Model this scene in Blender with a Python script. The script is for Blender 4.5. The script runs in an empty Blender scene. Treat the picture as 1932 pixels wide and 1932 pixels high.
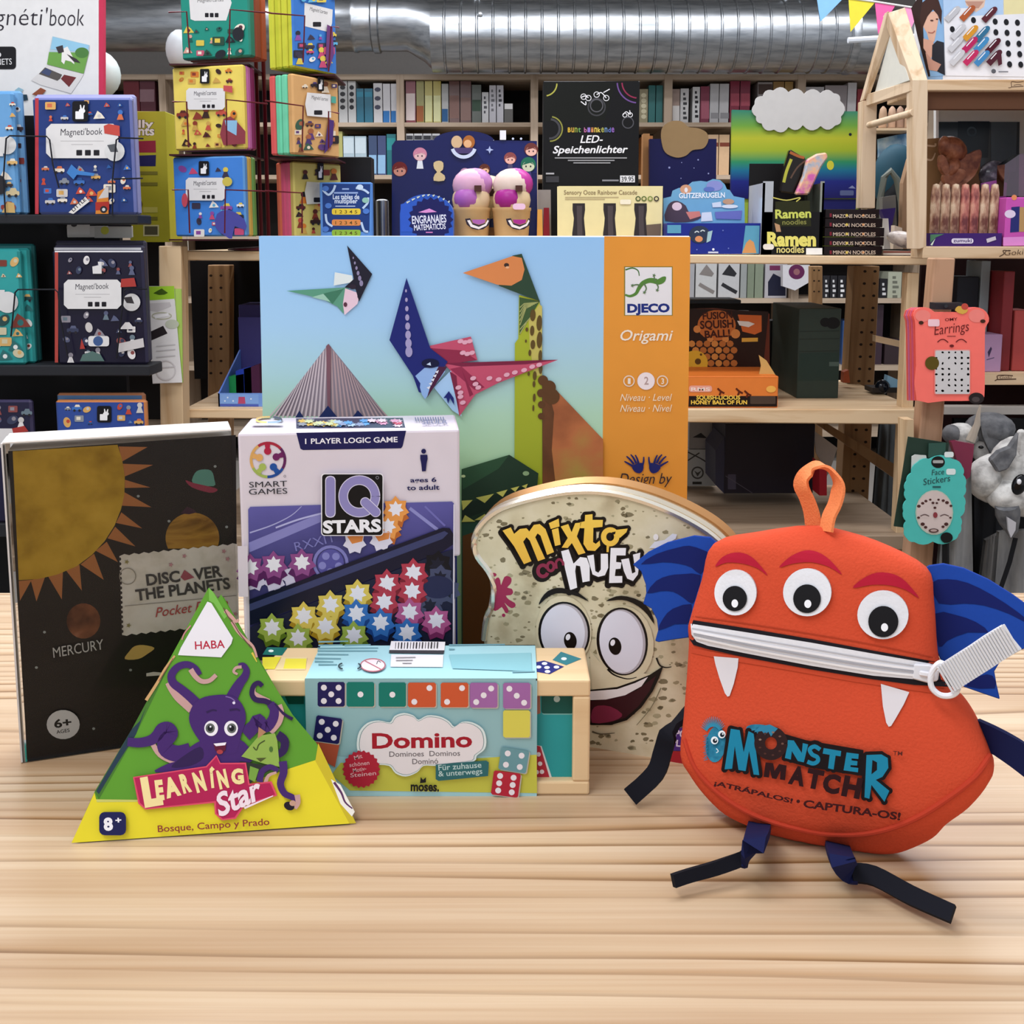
import bpy, bmesh, math, random
from mathutils import Vector as V, Matrix, geometry
from mathutils.bvhtree import BVHTree
R = random.Random(11)
F = 1932.0; CX = 966.0; PY = 700.0            # focal length and optical centre, in photo pixels
TH = math.radians(7.23); ct, st = math.cos(TH), math.sin(TH)
TZ = .90                                       # table top height
EYE = V((0, 0, TZ + .24))
SC = bpy.context.scene
COL = SC.collection

def ray(x, y):
    u = (x - CX) / F; v = (y - PY) / F
    return V((u, ct - v * st, -(st + v * ct)))
def P(x, y, Y):
    r = ray(x, y); return EYE + r * (Y / r.y)
def G(x, y, z):
    r = ray(x, y); return EYE + r * ((z - EYE.z) / r.z)
def pts(s):
    if not isinstance(s, str): return list(s)
    return [tuple(float(q) for q in t.split(',')) for t in s.split()]
def spl(p, n=5, closed=True):
    p = [V(q) for q in p]; out = []; L = len(p)
    if closed: idx = range(L)
    else: idx = range(L - 1)
    for i in idx:
        if closed: a, b, c, d = p[i-1], p[i], p[(i+1) % L], p[(i+2) % L]
        else: a, b, c, d = p[max(i-1, 0)], p[i], p[i+1], p[min(i+2, L-1)]
        for k in range(n):
            t = k / n
            out.append(b + .5 * t * ((c - a) + t * (2*a - 5*b + 4*c - d + t * (3*(b - c) + d - a))))
    if not closed: out.append(p[-1])
    return [tuple(q) for q in out]

# ---------------------------------------------------------------- materials
def lin(h):
    h = h.lstrip('#'); o = []
    for i in (0, 2, 4):
        c = int(h[i:i+2], 16) / 255
        o.append(c / 12.92 if c <= .04045 else ((c + .055) / 1.055) ** 2.4)
    return (*o, 1)
GAIN = 1.0
_M = {}
def C(h, r=.5, m=0.0, n=.05, sc=60, bump=0, coat=0, spec=.5):
    """plain printed / painted / plastic surface: a colour with a faint mottled variation"""
    k = ('C', h, r, m, n, sc, bump, coat, spec)
    if k in _M: return _M[k]
    mt = bpy.data.materials.new('surface_' + h.lstrip('#')); mt.use_nodes = True
    nt = mt.node_tree; b = nt.nodes['Principled BSDF']
    c = lin(h); c = tuple(min(1, q * GAIN) for q in c[:3])
    b.inputs['Roughness'].default_value = r; b.inputs['Metallic'].default_value = m
    b.inputs['Specular IOR Level'].default_value = spec * .45
    b.inputs['Coat Weight'].default_value = coat * .35; b.inputs['Coat Roughness'].default_value = .12
    tc = nt.nodes.new('ShaderNodeTexCoord'); no = nt.nodes.new('ShaderNodeTexNoise')
    no.inputs['Scale'].default_value = sc; no.inputs['Detail'].default_value = 1
    nt.links.new(tc.outputs['Object'], no.inputs['Vector'])
    mx = nt.nodes.new('ShaderNodeMix'); mx.data_type = 'RGBA'
    mx.inputs[6].default_value = (*[q * (1 - n) for q in c], 1); mx.inputs[7].default_value = (*[min(1, q * (1 + n)) for q in c], 1)
    nt.links.new(no.outputs['Fac'], mx.inputs[0]); nt.links.new(mx.outputs[2], b.inputs['Base Color'])
    if bump:
        bp = nt.nodes.new('ShaderNodeBump'); bp.inputs['Strength'].default_value = bump; bp.inputs['Distance'].default_value = .001
        nt.links.new(no.outputs['Fac'], bp.inputs['Height']); nt.links.new(bp.outputs['Normal'], b.inputs['Normal'])
    _M[k] = mt; return mt
def base_mat(name):
    mt = bpy.data.materials.new(name); mt.use_nodes = True
    nt = mt.node_tree
    return mt, nt, nt.nodes['Principled BSDF'], nt.nodes.new('ShaderNodeTexCoord')
def ramp(nt, src, stops):
    cr = nt.nodes.new('ShaderNodeValToRGB'); e = cr.color_ramp.elements
    while len(e) < len(stops): e.new(.5)
    for q, (p, h) in zip(e, stops): q.position = p; q.color = lin(h)
    nt.links.new(src, cr.inputs['Fac']); return cr
def grad(key, stops, axis=2, r=.5, noise=0, sc=20, coat=0):
    """printed colour gradient along one axis of the printed piece"""
    if key in _M: return _M[key]
    mt, nt, b, tc = base_mat(key)
    sp = nt.nodes.new('ShaderNodeSeparateXYZ'); nt.links.new(tc.outputs['Generated'], sp.inputs[0]); src = sp.outputs[axis]
    if noise:
        no = nt.nodes.new('ShaderNodeTexNoise'); no.inputs['Scale'].default_value = sc; no.inputs['Detail'].default_value = 4
        nt.links.new(tc.outputs['Object'], no.inputs['Vector'])
        ma = nt.nodes.new('ShaderNodeMath'); ma.operation = 'MULTIPLY_ADD'; ma.inputs[1].default_value = noise
        nt.links.new(no.outputs['Fac'], ma.inputs[0])
        ad = nt.nodes.new('ShaderNodeMath'); ad.operation = 'SUBTRACT'; ad.inputs[1].default_value = noise / 2
        nt.links.new(src, ad.inputs[0]); nt.links.new(ad.outputs[0], ma.inputs[2]); src = ma.outputs[0]
    cr = ramp(nt, src, stops); nt.links.new(cr.outputs[0], b.inputs['Base Color']); b.inputs['Roughness'].default_value = r
    b.inputs['Coat Weight'].default_value = coat * .35; b.inputs['Specular IOR Level'].default_value = .22
    _M[key] = mt; return mt
def mottle(key, stops, sc=40, r=.5, det=4, dist=0, scl=(1, 1, 1), coat=0, bump=0):
    """noise mottled print / stone / fur: colours from a noise through a ramp"""
    if key in _M: return _M[key]
    mt, nt, b, tc = base_mat(key)
    mp = nt.nodes.new('ShaderNodeMapping'); mp.inputs['Scale'].default_value = scl
    nt.links.new(tc.outputs['Object'], mp.inputs[0])
    no = nt.nodes.new('ShaderNodeTexNoise'); no.inputs['Scale'].default_value = sc; no.inputs['Detail'].default_value = det
    no.inputs['Distortion'].default_value = dist
    nt.links.new(mp.outputs[0], no.inputs['Vector'])
    cr = ramp(nt, no.outputs['Fac'], stops); nt.links.new(cr.outputs[0], b.inputs['Base Color'])
    b.inputs['Roughness'].default_value = r; b.inputs['Coat Weight'].default_value = coat * .35; b.inputs['Specular IOR Level'].default_value = .25
    if bump:
        bp = nt.nodes.new('ShaderNodeBump'); bp.inputs['Strength'].default_value = bump; bp.inputs['Distance'].default_value = .004
        nt.links.new(no.outputs['Fac'], bp.inputs['Height']); nt.links.new(bp.outputs['Normal'], b.inputs['Normal'])
    _M[key] = mt; return mt
def wood(key, light, dark, axis='x', fine=1.0, r=.5):
    if key in _M: return _M[key]
    lo = {'x': (2.2, 30, 30), 'y': (30, 2.2, 30), 'z': (30, 30, 2.2)}[axis]
    return mottle(key, [(.3, dark), (.5, light), (.72, light), (.9, dark)], sc=fine, r=r, det=5, dist=.4, scl=lo)
def clear(key, tint='ffffff', r=.05, amount=.12):
    """thin clear plastic: see-through with a gloss"""
    if key in _M: return _M[key]
    mt, nt, b, tc = base_mat(key)
    tr = nt.nodes.new('ShaderNodeBsdfTransparent'); tr.inputs[0].default_value = lin(tint)
    gl = nt.nodes.new('ShaderNodeBsdfGlossy'); gl.inputs['Roughness'].default_value = r
    fr = nt.nodes.new('ShaderNodeFresnel'); fr.inputs[0].default_value = 1.16
    ad = nt.nodes.new('ShaderNodeMath'); ad.operation = 'ADD'; ad.inputs[1].default_value = amount
    mx = nt.nodes.new('ShaderNodeMixShader'); nt.links.new(fr.outputs[0], ad.inputs[0]); nt.links.new(ad.outputs[0], mx.inputs[0])
    nt.links.new(tr.outputs[0], mx.inputs[1]); nt.links.new(gl.outputs[0], mx.inputs[2])
    nt.links.new(mx.outputs[0], nt.nodes['Material Output'].inputs[0])
    _M[key] = mt; return mt
def glow(key, h, s):
    if key in _M: return _M[key]
    mt, nt, b, tc = base_mat(key); b.inputs['Emission Color'].default_value = lin(h); b.inputs['Emission Strength'].default_value = s
    _M[key] = mt; return mt

# ---------------------------------------------------------------- meshes
class MB:
    def __init__(s): s.v = []; s.f = []; s.mi = []; s.ms = []; s.sm = []
    def m(s, mat):
        if isinstance(mat, str): mat = C(mat)
        if mat not in s.ms: s.ms.append(mat)
        return s.ms.index(mat)
    def add(s, vs, fs, mat, smooth=False):
        b = len(s.v); s.v += [V(q) for q in vs]; i = s.m(mat)
        for f in fs: s.f.append([b + k for k in f]); s.mi.append(i); s.sm.append(smooth)
        return s
    def face(s, vs, mat): return s.add(vs, [range(len(vs))], mat)
    def slab(s, ol, vec, mat, side=None, back=None):
        n = len(ol); ol = [V(q) for q in ol]; vec = V(vec)
        b = len(s.v); s.v += ol + [q + vec for q in ol]
        s.f.append([b + k for k in range(n)]); s.mi.append(s.m(mat)); s.sm.append(False)
        s.f.append([b + n + k for k in reversed(range(n))]); s.mi.append(s.m(back or side or mat)); s.sm.append(False)
        for k in range(n):
            j = (k + 1) % n
            s.f.append([b + k, b + n + k, b + n + j, b + j]); s.mi.append(s.m(side or mat)); s.sm.append(False)
        return s
    def box(s, lo, hi, mat):
        x0, y0, z0 = lo; x1, y1, z1 = hi
        return s.slab([(x0, y0, z0), (x1, y0, z0), (x1, y0, z1), (x0, y0, z1)], (0, y1 - y0, 0), mat)
    def bar(s, a, b, w, t, mat, up=(0, 0, 1)):
        """rectangular bar from a to b, w across, t deep"""
        a, b = V(a), V(b); d = (b - a).normalized(); x = d.cross(V(up)).normalized(); y = x.cross(d)
        x *= w / 2; y *= t / 2
        return s.slab([a - x - y, a + x - y, a + x + y, a - x + y], b - a, mat)
    def tube(s, p, r, mat, n=8, closed=False):
        p = [V(q) for q in p]; L = len(p); vs = []; rs = r if isinstance(r, (list, tuple)) else [r] * L
        up = V((.13, .21, .97))
        for i in range(L):
            d = (p[(i+1) % L] - p[i-1]) if closed else (p[min(i+1, L-1)] - p[max(i-1, 0)])
            d.normalize(); x = d.cross(up).normalized(); y = x.cross(d)
            vs += [p[i] + (x * math.cos(2*math.pi*k/n) + y * math.sin(2*math.pi*k/n)) * rs[i] for k in range(n)]
        fs = []
        for i in range(L if closed else L - 1):
            j = (i + 1) % L
            fs += [[i*n + k, i*n + (k+1) % n, j*n + (k+1) % n, j*n + k] for k in range(n)]
        if not closed: fs += [list(reversed(range(n))), [(L-1)*n + k for k in range(n)]]
        return s.add(vs, fs, mat, True)
    def ball(s, c, rx, ry, rz, mat, n=16, m=10, z0=-1, rot=None):
        c = V(c); vs = []; fs = []
        for i in range(m + 1):
            a = math.asin(max(-1, z0)) + (math.pi/2 - math.asin(max(-1, z0))) * i / m
            for k in range(n):
                q = V((rx*math.cos(a)*math.cos(2*math.pi*k/n), ry*math.cos(a)*math.sin(2*math.pi*k/n), rz*math.sin(a)))
                if rot: q = rot @ q
                vs.append(c + q)
        for i in range(m): fs += [[i*n+k, i*n+(k+1) % n, (i+1)*n+(k+1) % n, (i+1)*n+k] for k in range(n)]
        fs += [list(reversed(range(n)))]
        return s.add(vs, fs, mat, True)
    def lathe(s, c, prof, mat, n=24, axis=2):
        """prof: (radius, height) pairs turned about an upright axis"""
        vs = []; fs = []; c = V(c)
        for r, h in prof:
            for k in range(n):
                q = [r*math.cos(2*math.pi*k/n), r*math.sin(2*math.pi*k/n), h]
                if axis == 1: q = [q[0], q[2], q[1]]
                if axis == 0: q = [q[2], q[0], q[1]]
                vs.append(c + V(q))
        for i in range(len(prof) - 1): fs += [[i*n+k, i*n+(k+1) % n, (i+1)*n+(k+1) % n, (i+1)*n+k] for k in range(n)]
        fs += [list(reversed(range(n))), [(len(prof)-1)*n + k for k in range(n)]]
        return s.add(vs, fs, mat, True)
    def ribbon(s, cl, wd, w, t, mat):
        """flat strap along the centre line cl; wd: its width direction(s)"""
        cl = [V(q) for q in cl]; L = len(cl); vs = []
        for i in range(L):
            d = (cl[min(i+1, L-1)] - cl[max(i-1, 0)]).normalized()
            x = V(wd[i] if isinstance(wd[0], (tuple, list, V)) else wd); x = (x - d * x.dot(d)).normalized(); y = d.cross(x)
            ww = w[i] if isinstance(w, (list, tuple)) else w
            vs += [cl[i] - x*ww/2 - y*t/2, cl[i] + x*ww/2 - y*t/2, cl[i] + x*ww/2 + y*t/2, cl[i] - x*ww/2 + y*t/2]
        fs = [[3, 2, 1, 0], [4*L-4, 4*L-3, 4*L-2, 4*L-1]]
        for i in range(L-1): fs += [[4*i+k, 4*i+(k+1) % 4, 4*i+4+(k+1) % 4, 4*i+4+k] for k in range(4)]
        return s.add(vs, fs, mat, True)
    def mesh(s, name, loc):
        me = bpy.data.meshes.new(name); loc = V(loc)
        me.from_pydata([tuple(q - loc) for q in s.v], [], s.f)
        for m in s.ms: me.materials.append(m)
        me.polygons.foreach_set('material_index', s.mi); me.polygons.foreach_set('use_smooth', s.sm)
        if any(s.sm): me.set_sharp_from_angle(angle=.75)
        me.update(); return me
def tag(o, label=None, cat=None, group=None, kind=None):
    for k, q in (('label', label), ('category', cat), ('group', group), ('kind', kind)):
        if q: o[k] = q
    return o
_empt = {}
def thing(name, label, cat, loc, group=None):
    o = bpy.data.objects.new(name, None); COL.objects.link(o); o.location = loc; o.empty_display_size = .02
    _empt[o.name] = V(loc); return tag(o, label, cat, group)
def part(name, mb, parent, label=None, bevel=0, seg=1):
    loc = _empt[parent.name]
    o = bpy.data.objects.new(name, mb.mesh(name, loc)); COL.objects.link(o); o.parent = parent
    _empt[o.name] = loc
    if parent.type == 'MESH': o.matrix_parent_inverse = Matrix.Identity(4)
    if label: o['label'] = label
    bev(o, bevel, seg); return o
def bev(o, w, seg):
    if w:
        b = o.modifiers.new('edge', 'BEVEL'); b.width = w; b.segments = seg; b.limit_method = 'ANGLE'; b.angle_limit = .7; b.use_clamp_overlap = True
def solo(name, mb, label, cat, group=None, loc=None, kind=None, bevel=0, seg=1):
    if loc is None:
        xs = [q.x for q in mb.v]; ys = [q.y for q in mb.v]; zs = [q.z for q in mb.v]
        loc = ((min(xs)+max(xs))/2, (min(ys)+max(ys))/2, min(zs))
    o = bpy.data.objects.new(name, mb.mesh(name, loc)); COL.objects.link(o); o.location = loc
    _empt[o.name] = V(loc); bev(o, bevel, seg)
    return tag(o, label, cat, group, kind)

# ---------------------------------------------------------------- printed artwork on a surface
class Plane:
    def __init__(s, o, n): s.o = V(o); s.n = V(n).normalized(); s.flat = True
    def at(s, x, y, off=0):
        r = ray(x, y); t = (s.o - EYE).dot(s.n) / r.dot(s.n)
        return EYE + r * t + s.n * off
class Surf:
    """a curved front that artwork is laid onto"""
    def __init__(s, mb, plane): s.b = BVHTree.FromPolygons(mb.v, mb.f); s.pl = plane; s.flat = False; s.n = plane.n
    def at(s, x, y, off=0):
        r = ray(x, y).normalized(); h = s.b.ray_cast(EYE, r)
        p = h[0] if h[0] is not None else s.pl.at(x, y)
        return p - r * off
_TX = {}
def glyphs(t, bold, shear):
    k = (t, bold, shear)
    if k not in _TX:
        c = bpy.data.curves.new('t', 'FONT'); c.body = t; c.offset = bold; c.shear = shear; c.resolution_u = 3
        o = bpy.data.objects.new('t', c); COL.objects.link(o)
        me = bpy.data.meshes.new_from_object(o.evaluated_get(bpy.context.evaluated_depsgraph_get()))
        vs = [(v.co.x, v.co.y) for v in me.vertices]; fs = [list(p.vertices) for p in me.polygons]
        bpy.data.objects.remove(o); bpy.data.curves.remove(c); bpy.data.meshes.remove(me)
        _TX[k] = (vs, fs)
    return _TX[k]
class Art:
    def __init__(s, mb, surf, step=2e-5, base=6e-5, tf=(0, 0, 1), res=14):
        s.mb, s.sf, s.step, s.off, s.res = mb, surf, step, base, res; s.tf = tf
    def q(s, p): return (s.tf[0] + p[0] * s.tf[2], s.tf[1] + p[1] * s.tf[2])
    def f(s, c, p, sm=0, up=True):
        p = pts(p)
        if sm: p = spl(p, sm)
        if up: s.off += s.step
        p = [s.q(k) for k in p]
        if s.sf.flat: s.mb.face([s.sf.at(x, y, s.off) for x, y in p], c)
        else:
            tr = geometry.tessellate_polygon([[V((x, y, 0)) for x, y in p]])
            vs = list(p); tr = [tuple(t) for t in tr]
            for _ in range(4):
                if max(math.dist(vs[a], vs[b]) for t in tr for a, b in ((t[0], t[1]), (t[1], t[2]), (t[2], t[0]))) < s.res: break
                mid = {}; nt = []
                def md(a, b):
                    k = (min(a, b), max(a, b))
                    if k not in mid: mid[k] = len(vs); vs.append(((vs[a][0]+vs[b][0])/2, (vs[a][1]+vs[b][1])/2))
                    return mid[k]
                for a, b, c2 in tr:
                    x, y, z = md(a, b), md(b, c2), md(c2, a); nt += [(a, x, z), (x, b, y), (z, y, c2), (x, y, z)]
                tr = nt
            s.mb.add([s.sf.at(x, y, s.off) for x, y in vs], tr, c, True)
        return s
    def el(s, c, x, y, rx, ry=None, rot=0, n=22, up=True):
        ry = rx if ry is None else ry; ca, sa = math.cos(rot), math.sin(rot)
        return s.f(c, [(x + rx*math.cos(t)*ca - ry*math.sin(t)*sa, y + rx*math.cos(t)*sa + ry*math.sin(t)*ca) for t in [2*math.pi*k/n for k in range(n)]], up=up)
    def rc(s, c, x0, y0, x1, y1, r=0, up=True):
        if not r: return s.f(c, [(x0, y0), (x1, y0), (x1, y1), (x0, y1)], up=up)
        p = []
        for cx, cy, a in ((x1-r, y0+r, -90), (x1-r, y1-r, 0), (x0+r, y1-r, 90), (x0+r, y0+r, 180)):
            p += [(cx + r*math.cos(math.radians(a + d)), cy + r*math.sin(math.radians(a + d))) for d in (0, 30, 60, 90)]
        return s.f(c, p, up=up)
    def ln(s, c, p, w, w1=None, sm=4):
        """a stroke of width w (tapering to w1) along p"""
        p = pts(p)
        if sm and len(p) > 2: p = spl(p, sm, False)
        n = len(p); w1 = w if w1 is None else w1; a = []; b = []
        for i in range(n):
            dx = p[min(i+1, n-1)][0] - p[max(i-1, 0)][0]; dy = p[min(i+1, n-1)][1] - p[max(i-1, 0)][1]
            L = math.hypot(dx, dy) or 1; h = (w + (w1 - w) * i / max(1, n-1)) / 2
            a.append((p[i][0] - dy/L*h, p[i][1] + dx/L*h)); b.append((p[i][0] + dy/L*h, p[i][1] - dx/L*h))
        s.off += s.step
        for i in range(n-1): s.f(c, [a[i], a[i+1], b[i+1], b[i]], up=False)
        return s
    def ring(s, c, x, y, r, w, ry=None, n=24, a0=0, a1=360):
        ry = r if ry is None else ry
        k = [math.radians(a0 + (a1 - a0)*i/n) for i in range(n+1)]
        return s.ln(c, [(x + r*math.cos(t), y + ry*math.sin(t)) for t in k], w, sm=0)
    def st(s, c, x, y, ro, ri, n=7, rot=0, up=True):
        return s.f(c, [(x + (ro if k % 2 == 0 else ri)*math.cos(rot + math.pi*k/n), y + (ro if k % 2 == 0 else ri)*math.sin(rot + math.pi*k/n)) for k in range(2*n)], up=up)
    def o(s, polys, fill, out, w, dx=0, dy=0):
        """shapes with a thick outline under their fill"""
        for p in polys:
            p = pts(p); q = [(x + dx, y + dy) for x, y in p]
            s.ln(out, q + [q[0]], w, sm=0); s.off -= s.step
            for x, y in q: s.el(out, x, y, w/2, n=10, up=False)
            s.f(out, q, up=False)
            if dx or dy:
                s.ln(out, list(p) + [p[0]], w, sm=0); s.off -= s.step
                for x, y in p: s.el(out, x, y, w/2, n=10, up=False)
        s.off += s.step * 2
        for p in polys: s.f(fill, p, up=False)
        return s
    def t(s, c, body, x0, y0, x1, y1, h, bold=.012, sh=0, out=None, ow=.045):
        """lettering whose baseline runs from (x0,y0) to (x1,y1), h tall"""
        ref = glyphs(body, bold, sh)[0]
        if not ref: return s
        lo = (min(v[0] for v in ref), min(0, 0)); hi = (max(v[0] for v in ref), max(v[1] for v in ref))
        dx, dy = x1 - x0, y1 - y0; L = math.hypot(dx, dy); ux, uy = dy / L, -dx / L
        for col, bo in (((out, ow),) if out else ()) + ((c, bold),):
            vs, fs = glyphs(body, bo, sh); s.off += s.step; w = []
            for X, Y in vs:
                a = (X - lo[0]) / (hi[0] - lo[0]); b = Y / hi[1] * h
                w.append(s.sf.at(*s.q((x0 + dx*a + ux*b, y0 + dy*a + uy*b)), s.off))
            s.mb.add(w, fs, col)
        return s
class Box:
    """an upright carton: front-bottom corners a, b (xy), z0..z1, depth back"""
    def __init__(s, a, b, z0, z1, depth):
        s.a = V((a[0], a[1], 0)); s.b = V((b[0], b[1], 0)); s.z0, s.z1 = z0, z1
        s.d = (s.b - s.a).normalized(); s.n = V((s.d.y, -s.d.x, 0)); s.dep = depth
        z = V((0, 0, 1))
        s.fr = Plane(s.a + z*z0, s.n); s.tp = Plane(s.a + z*z1, z); s.rt = Plane(s.b, s.d); s.lf = Plane(s.a, -s.d)
        s.c = (s.a + s.b) / 2 - s.n * depth / 2 + z * z0
    def pt(s, u, v, w=0):
        """u across 0..1, v up 0..1, w back in metres"""
        q = s.a.lerp(s.b, u) - s.n * w; q.z = s.z0 + (s.z1 - s.z0) * v; return q
    def body(s, mb, mat, side=None): return mb.slab([s.pt(0, 0), s.pt(1, 0), s.pt(1, 1), s.pt(0, 1)], -s.n * s.dep, mat, side)
def px_x(x, y, Y): return P(x, y, Y).x
# ---------------------------------------------------------------- camera, light, room
cam = bpy.data.cameras.new('camera'); cam.sensor_width = 36; cam.sensor_height = 36; cam.sensor_fit = 'HORIZONTAL'
cam.lens = 36 * F / 1932; cam.shift_y = -(CX - PY) / 1932; cam.clip_start = .02; cam.clip_end = 50
co = bpy.data.objects.new('camera', cam); COL.objects.link(co); co.location = EYE; co.rotation_euler = (math.pi/2 - TH, 0, 0)
SC.camera = co
SC.view_settings.view_transform = 'Standard'; SC.view_settings.look = 'None'; SC.view_settings.gamma = 1; SC.view_settings.use_curve_mapping = False
SC.view_settings.exposure = 0.0
SC.cycles.max_bounces = 7; SC.cycles.transparent_max_bounces = 12; SC.cycles.use_denoising = True
SC.cycles.sample_clamp_indirect = 4
w = bpy.data.worlds.new('ambient_fill'); SC.world = w; w.use_nodes = True  # even fill light, added; enters by the open side behind the camera
w.node_tree.nodes['Background'].inputs[0].default_value = (.92, .955, 1.03, 1); w.node_tree.nodes['Background'].inputs[1].default_value = .8
def lamp(name, loc, sx, sy, power, col=(.96, .975, 1.03), tgt=None):
    l = bpy.data.lights.new(name, 'AREA'); l.shape = 'RECTANGLE'; l.size = sx; l.size_y = sy; l.energy = power; l.color = col
    o = bpy.data.objects.new(name, l); COL.objects.link(o); o.location = loc
    if tgt is not None: o.rotation_euler = (V(tgt) - V(loc)).to_track_quat('-Z', 'Y').to_euler()
    return o
lamp('ceiling_lamp', (-.75, .05, 2.45), 1.5, .35, 21, tgt=(-.05, .42, .95))
lamp('ceiling_lamp', (.2, 1.25, 2.9), 2.6, .3, 40)
lamp('ceiling_lamp', (.1, 2.6, 2.9), 3.2, .3, 60)
lamp('ceiling_lamp', (.2, 4.0, 2.9), 3.6, .25, 60)
def st_(name, mb): return solo(name, mb, kind='structure', label=None, cat=None)
b = MB(); b.box((-3.2, -2.5, -.1), (3.2, 6.1, 0), C('8f8a84', .45)); st_('floor', b)
b = MB(); b.box((-3.2, 6.0, 0), (3.2, 6.1, 3.0), C('7d7975', .8)); st_('wall_back', b)
b = MB(); b.box((-3.3, .6, 0), (-3.2, 6.1, 3.0), C('c9cacc', .8)); st_('wall_left', b)
b = MB(); b.box((3.2, .6, 0), (3.3, 6.1, 3.0), C('c9cacc', .8)); st_('wall_right', b)
b = MB(); b.box((-3.2, .6, 3.0), (3.2, 6.1, 3.1), C('cfd0d0', .8)); st_('ceiling', b)

# ---------------------------------------------------------------- the counter everything stands on
def pine():
    mt, nt, bs, tc = base_mat('pine_counter_boards')
    L = nt.links.new
    def noise(scl, sc=1, det=3, dist=0.0, loc=(0, 0, 0)):
        mp = nt.nodes.new('ShaderNodeMapping'); mp.inputs['Scale'].default_value = scl; mp.inputs['Location'].default_value = loc; L(tc.outputs['Object'], mp.inputs[0])
        no = nt.nodes.new('ShaderNodeTexNoise'); no.inputs['Scale'].default_value = sc; no.inputs['Detail'].default_value = det; no.inputs['Distortion'].default_value = dist
        L(mp.outputs[0], no.inputs['Vector']); return no.outputs['Fac']
    mp = nt.nodes.new('ShaderNodeMapping'); mp.inputs['Scale'].default_value = (.055, -1, 1); L(tc.outputs['Object'], mp.inputs[0])
    wv = nt.nodes.new('ShaderNodeTexWave'); wv.wave_type = 'BANDS'; wv.bands_direction = 'Y'; wv.wave_profile = 'SAW'
    for k, q in (('Scale', 36), ('Distortion', 40), ('Detail', 3), ('Detail Scale', .22), ('Detail Roughness', .55)): wv.inputs[k].default_value = q
    L(mp.outputs[0], wv.inputs['Vector'])
    rings = ramp(nt, wv.outputs['Fac'], [(0, 'c6b196'), (.1, 'cab69c'), (.55, 'c4ae92'), (.78, 'b2946f'), (.93, '83643f'), (1, '8f6f4c')])
    plain = ramp(nt, noise((1.0, 60, 60), 1, 3, .3, (5, 2, 0)), [(.3, 'b59a7b'), (.5, 'c5af93'), (.75, 'ccb9a0')])
    mask = ramp(nt, noise((1.6, 34, 34), 1, 2, .2, (1, 9, 0)), [(.38, '4a4a4a'), (.55, 'ffffff')])
    wide = nt.nodes.new('ShaderNodeMix'); wide.data_type = 'RGBA'; L(mask.outputs[0], wide.inputs[0]); L(plain.outputs[0], wide.inputs[6]); L(rings.outputs[0], wide.inputs[7])
    lines = ramp(nt, noise((1.2, 16, 16), 1, 2, .5, (3, 1, 0)), [(.3, 'e0cfbe'), (.5, 'fffaf2'), (.7, 'ecdccb')])
    fine = ramp(nt, noise((6, 500, 500), 1, 2), [(.3, 'eee3d6'), (.6, 'ffffff')])
    fleck = ramp(nt, noise((22, 70, 70), 1, 1, 0, (0, 7, 0)), [(.14, '8a6848'), (.17, 'ffffff')])
    out = wide.outputs[2]
    for k, fac in ((lines, .9), (fine, .6), (fleck, .45)):
        mx = nt.nodes.new('ShaderNodeMix'); mx.data_type = 'RGBA'; mx.blend_type = 'MULTIPLY'; mx.inputs[0].default_value = fac
        L(out, mx.inputs[6]); L(k.outputs[0], mx.inputs[7]); out = mx.outputs[2]
    L(out, bs.inputs['Base Color']); bs.inputs['Roughness'].default_value = .42
    bp = nt.nodes.new('ShaderNodeBump'); bp.inputs['Strength'].default_value = .08; bp.inputs['Distance'].default_value = .001
    L(fine.outputs[0], bp.inputs['Height']); L(bp.outputs[0], bs.inputs['Normal'])
    return mt
YE = (G(0, 1113, TZ).y + G(1932, 1121, TZ).y) / 2
t = thing('shop_counter', 'long pale pine counter top on which the games and the orange monster bag stand', 'counter', (0, .3, 0))
b = MB(); b.box((-1.3, -.35, TZ - .04), (1.3, YE, TZ), pine()); part('countertop', b, t, bevel=.002)
b = MB(); b.box((-1.2, -.15, .0), (1.2, YE - .06, TZ - .04), wood('counter_base_wood', 'c9a67c', 'b08a60', 'z')); part('counter_base', b, t)
# ================================================================ planets puzzle box (black, in clear plastic)
A0 = G(52, 1436, TZ); d = V((math.cos(math.radians(19)), math.sin(math.radians(19)), 0))
zt = P(23, 851, A0.y).z
bx = Box(A0, A0 + d * .0965, TZ + .0005, zt, .020)
t = thing('puzzle_box', 'black planets puzzle box with a yellow sun, wrapped in clear plastic', 'puzzle', bx.c)
b = MB(); bx.body(b, C('26211f', .35), C('e9e3d8', .5)); part('carton', b, t)
b = MB(); a = Art(b, bx.fr, tf=(0, 780, .3623))
SUN = mottle('sun_print', [(.3, '8f6d14'), (.5, 'b08c26'), (.7, 'bf9a34')], 60, .4)
a.f(C('231f1e', .3), '66,195 1228,112 1240,1632 140,1804')
def ray_tri(x0, y0, x1, y1, x2, y2): a.f(C('a5693c', .4), [(x0, y0), (x1, y1), (x2, y2)], up=False)
a.off += a.step
for q in ('618,172 768,175 636,250', '640,262 796,268 650,328', '650,345 782,385 650,388', '648,410 788,488 632,480', '632,515 740,598 604,570', '600,590 705,692 560,650', '556,668 614,774 498,715', '490,730 540,866 420,786', '414,788 426,922 340,812', '328,815 322,968 246,840', '236,848 190,978 160,868', '165,866 104,975 98,872'):
    a.f(C('a5693c', .4), q, up=False)
sun = [(66, 197), (612, 163), (636, 240), (650, 330), (648, 420), (630, 500), (596, 585), (545, 665), (480, 735), (400, 795), (300, 838), (200, 862), (98, 868)]
a.f(SUN, sun)
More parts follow.
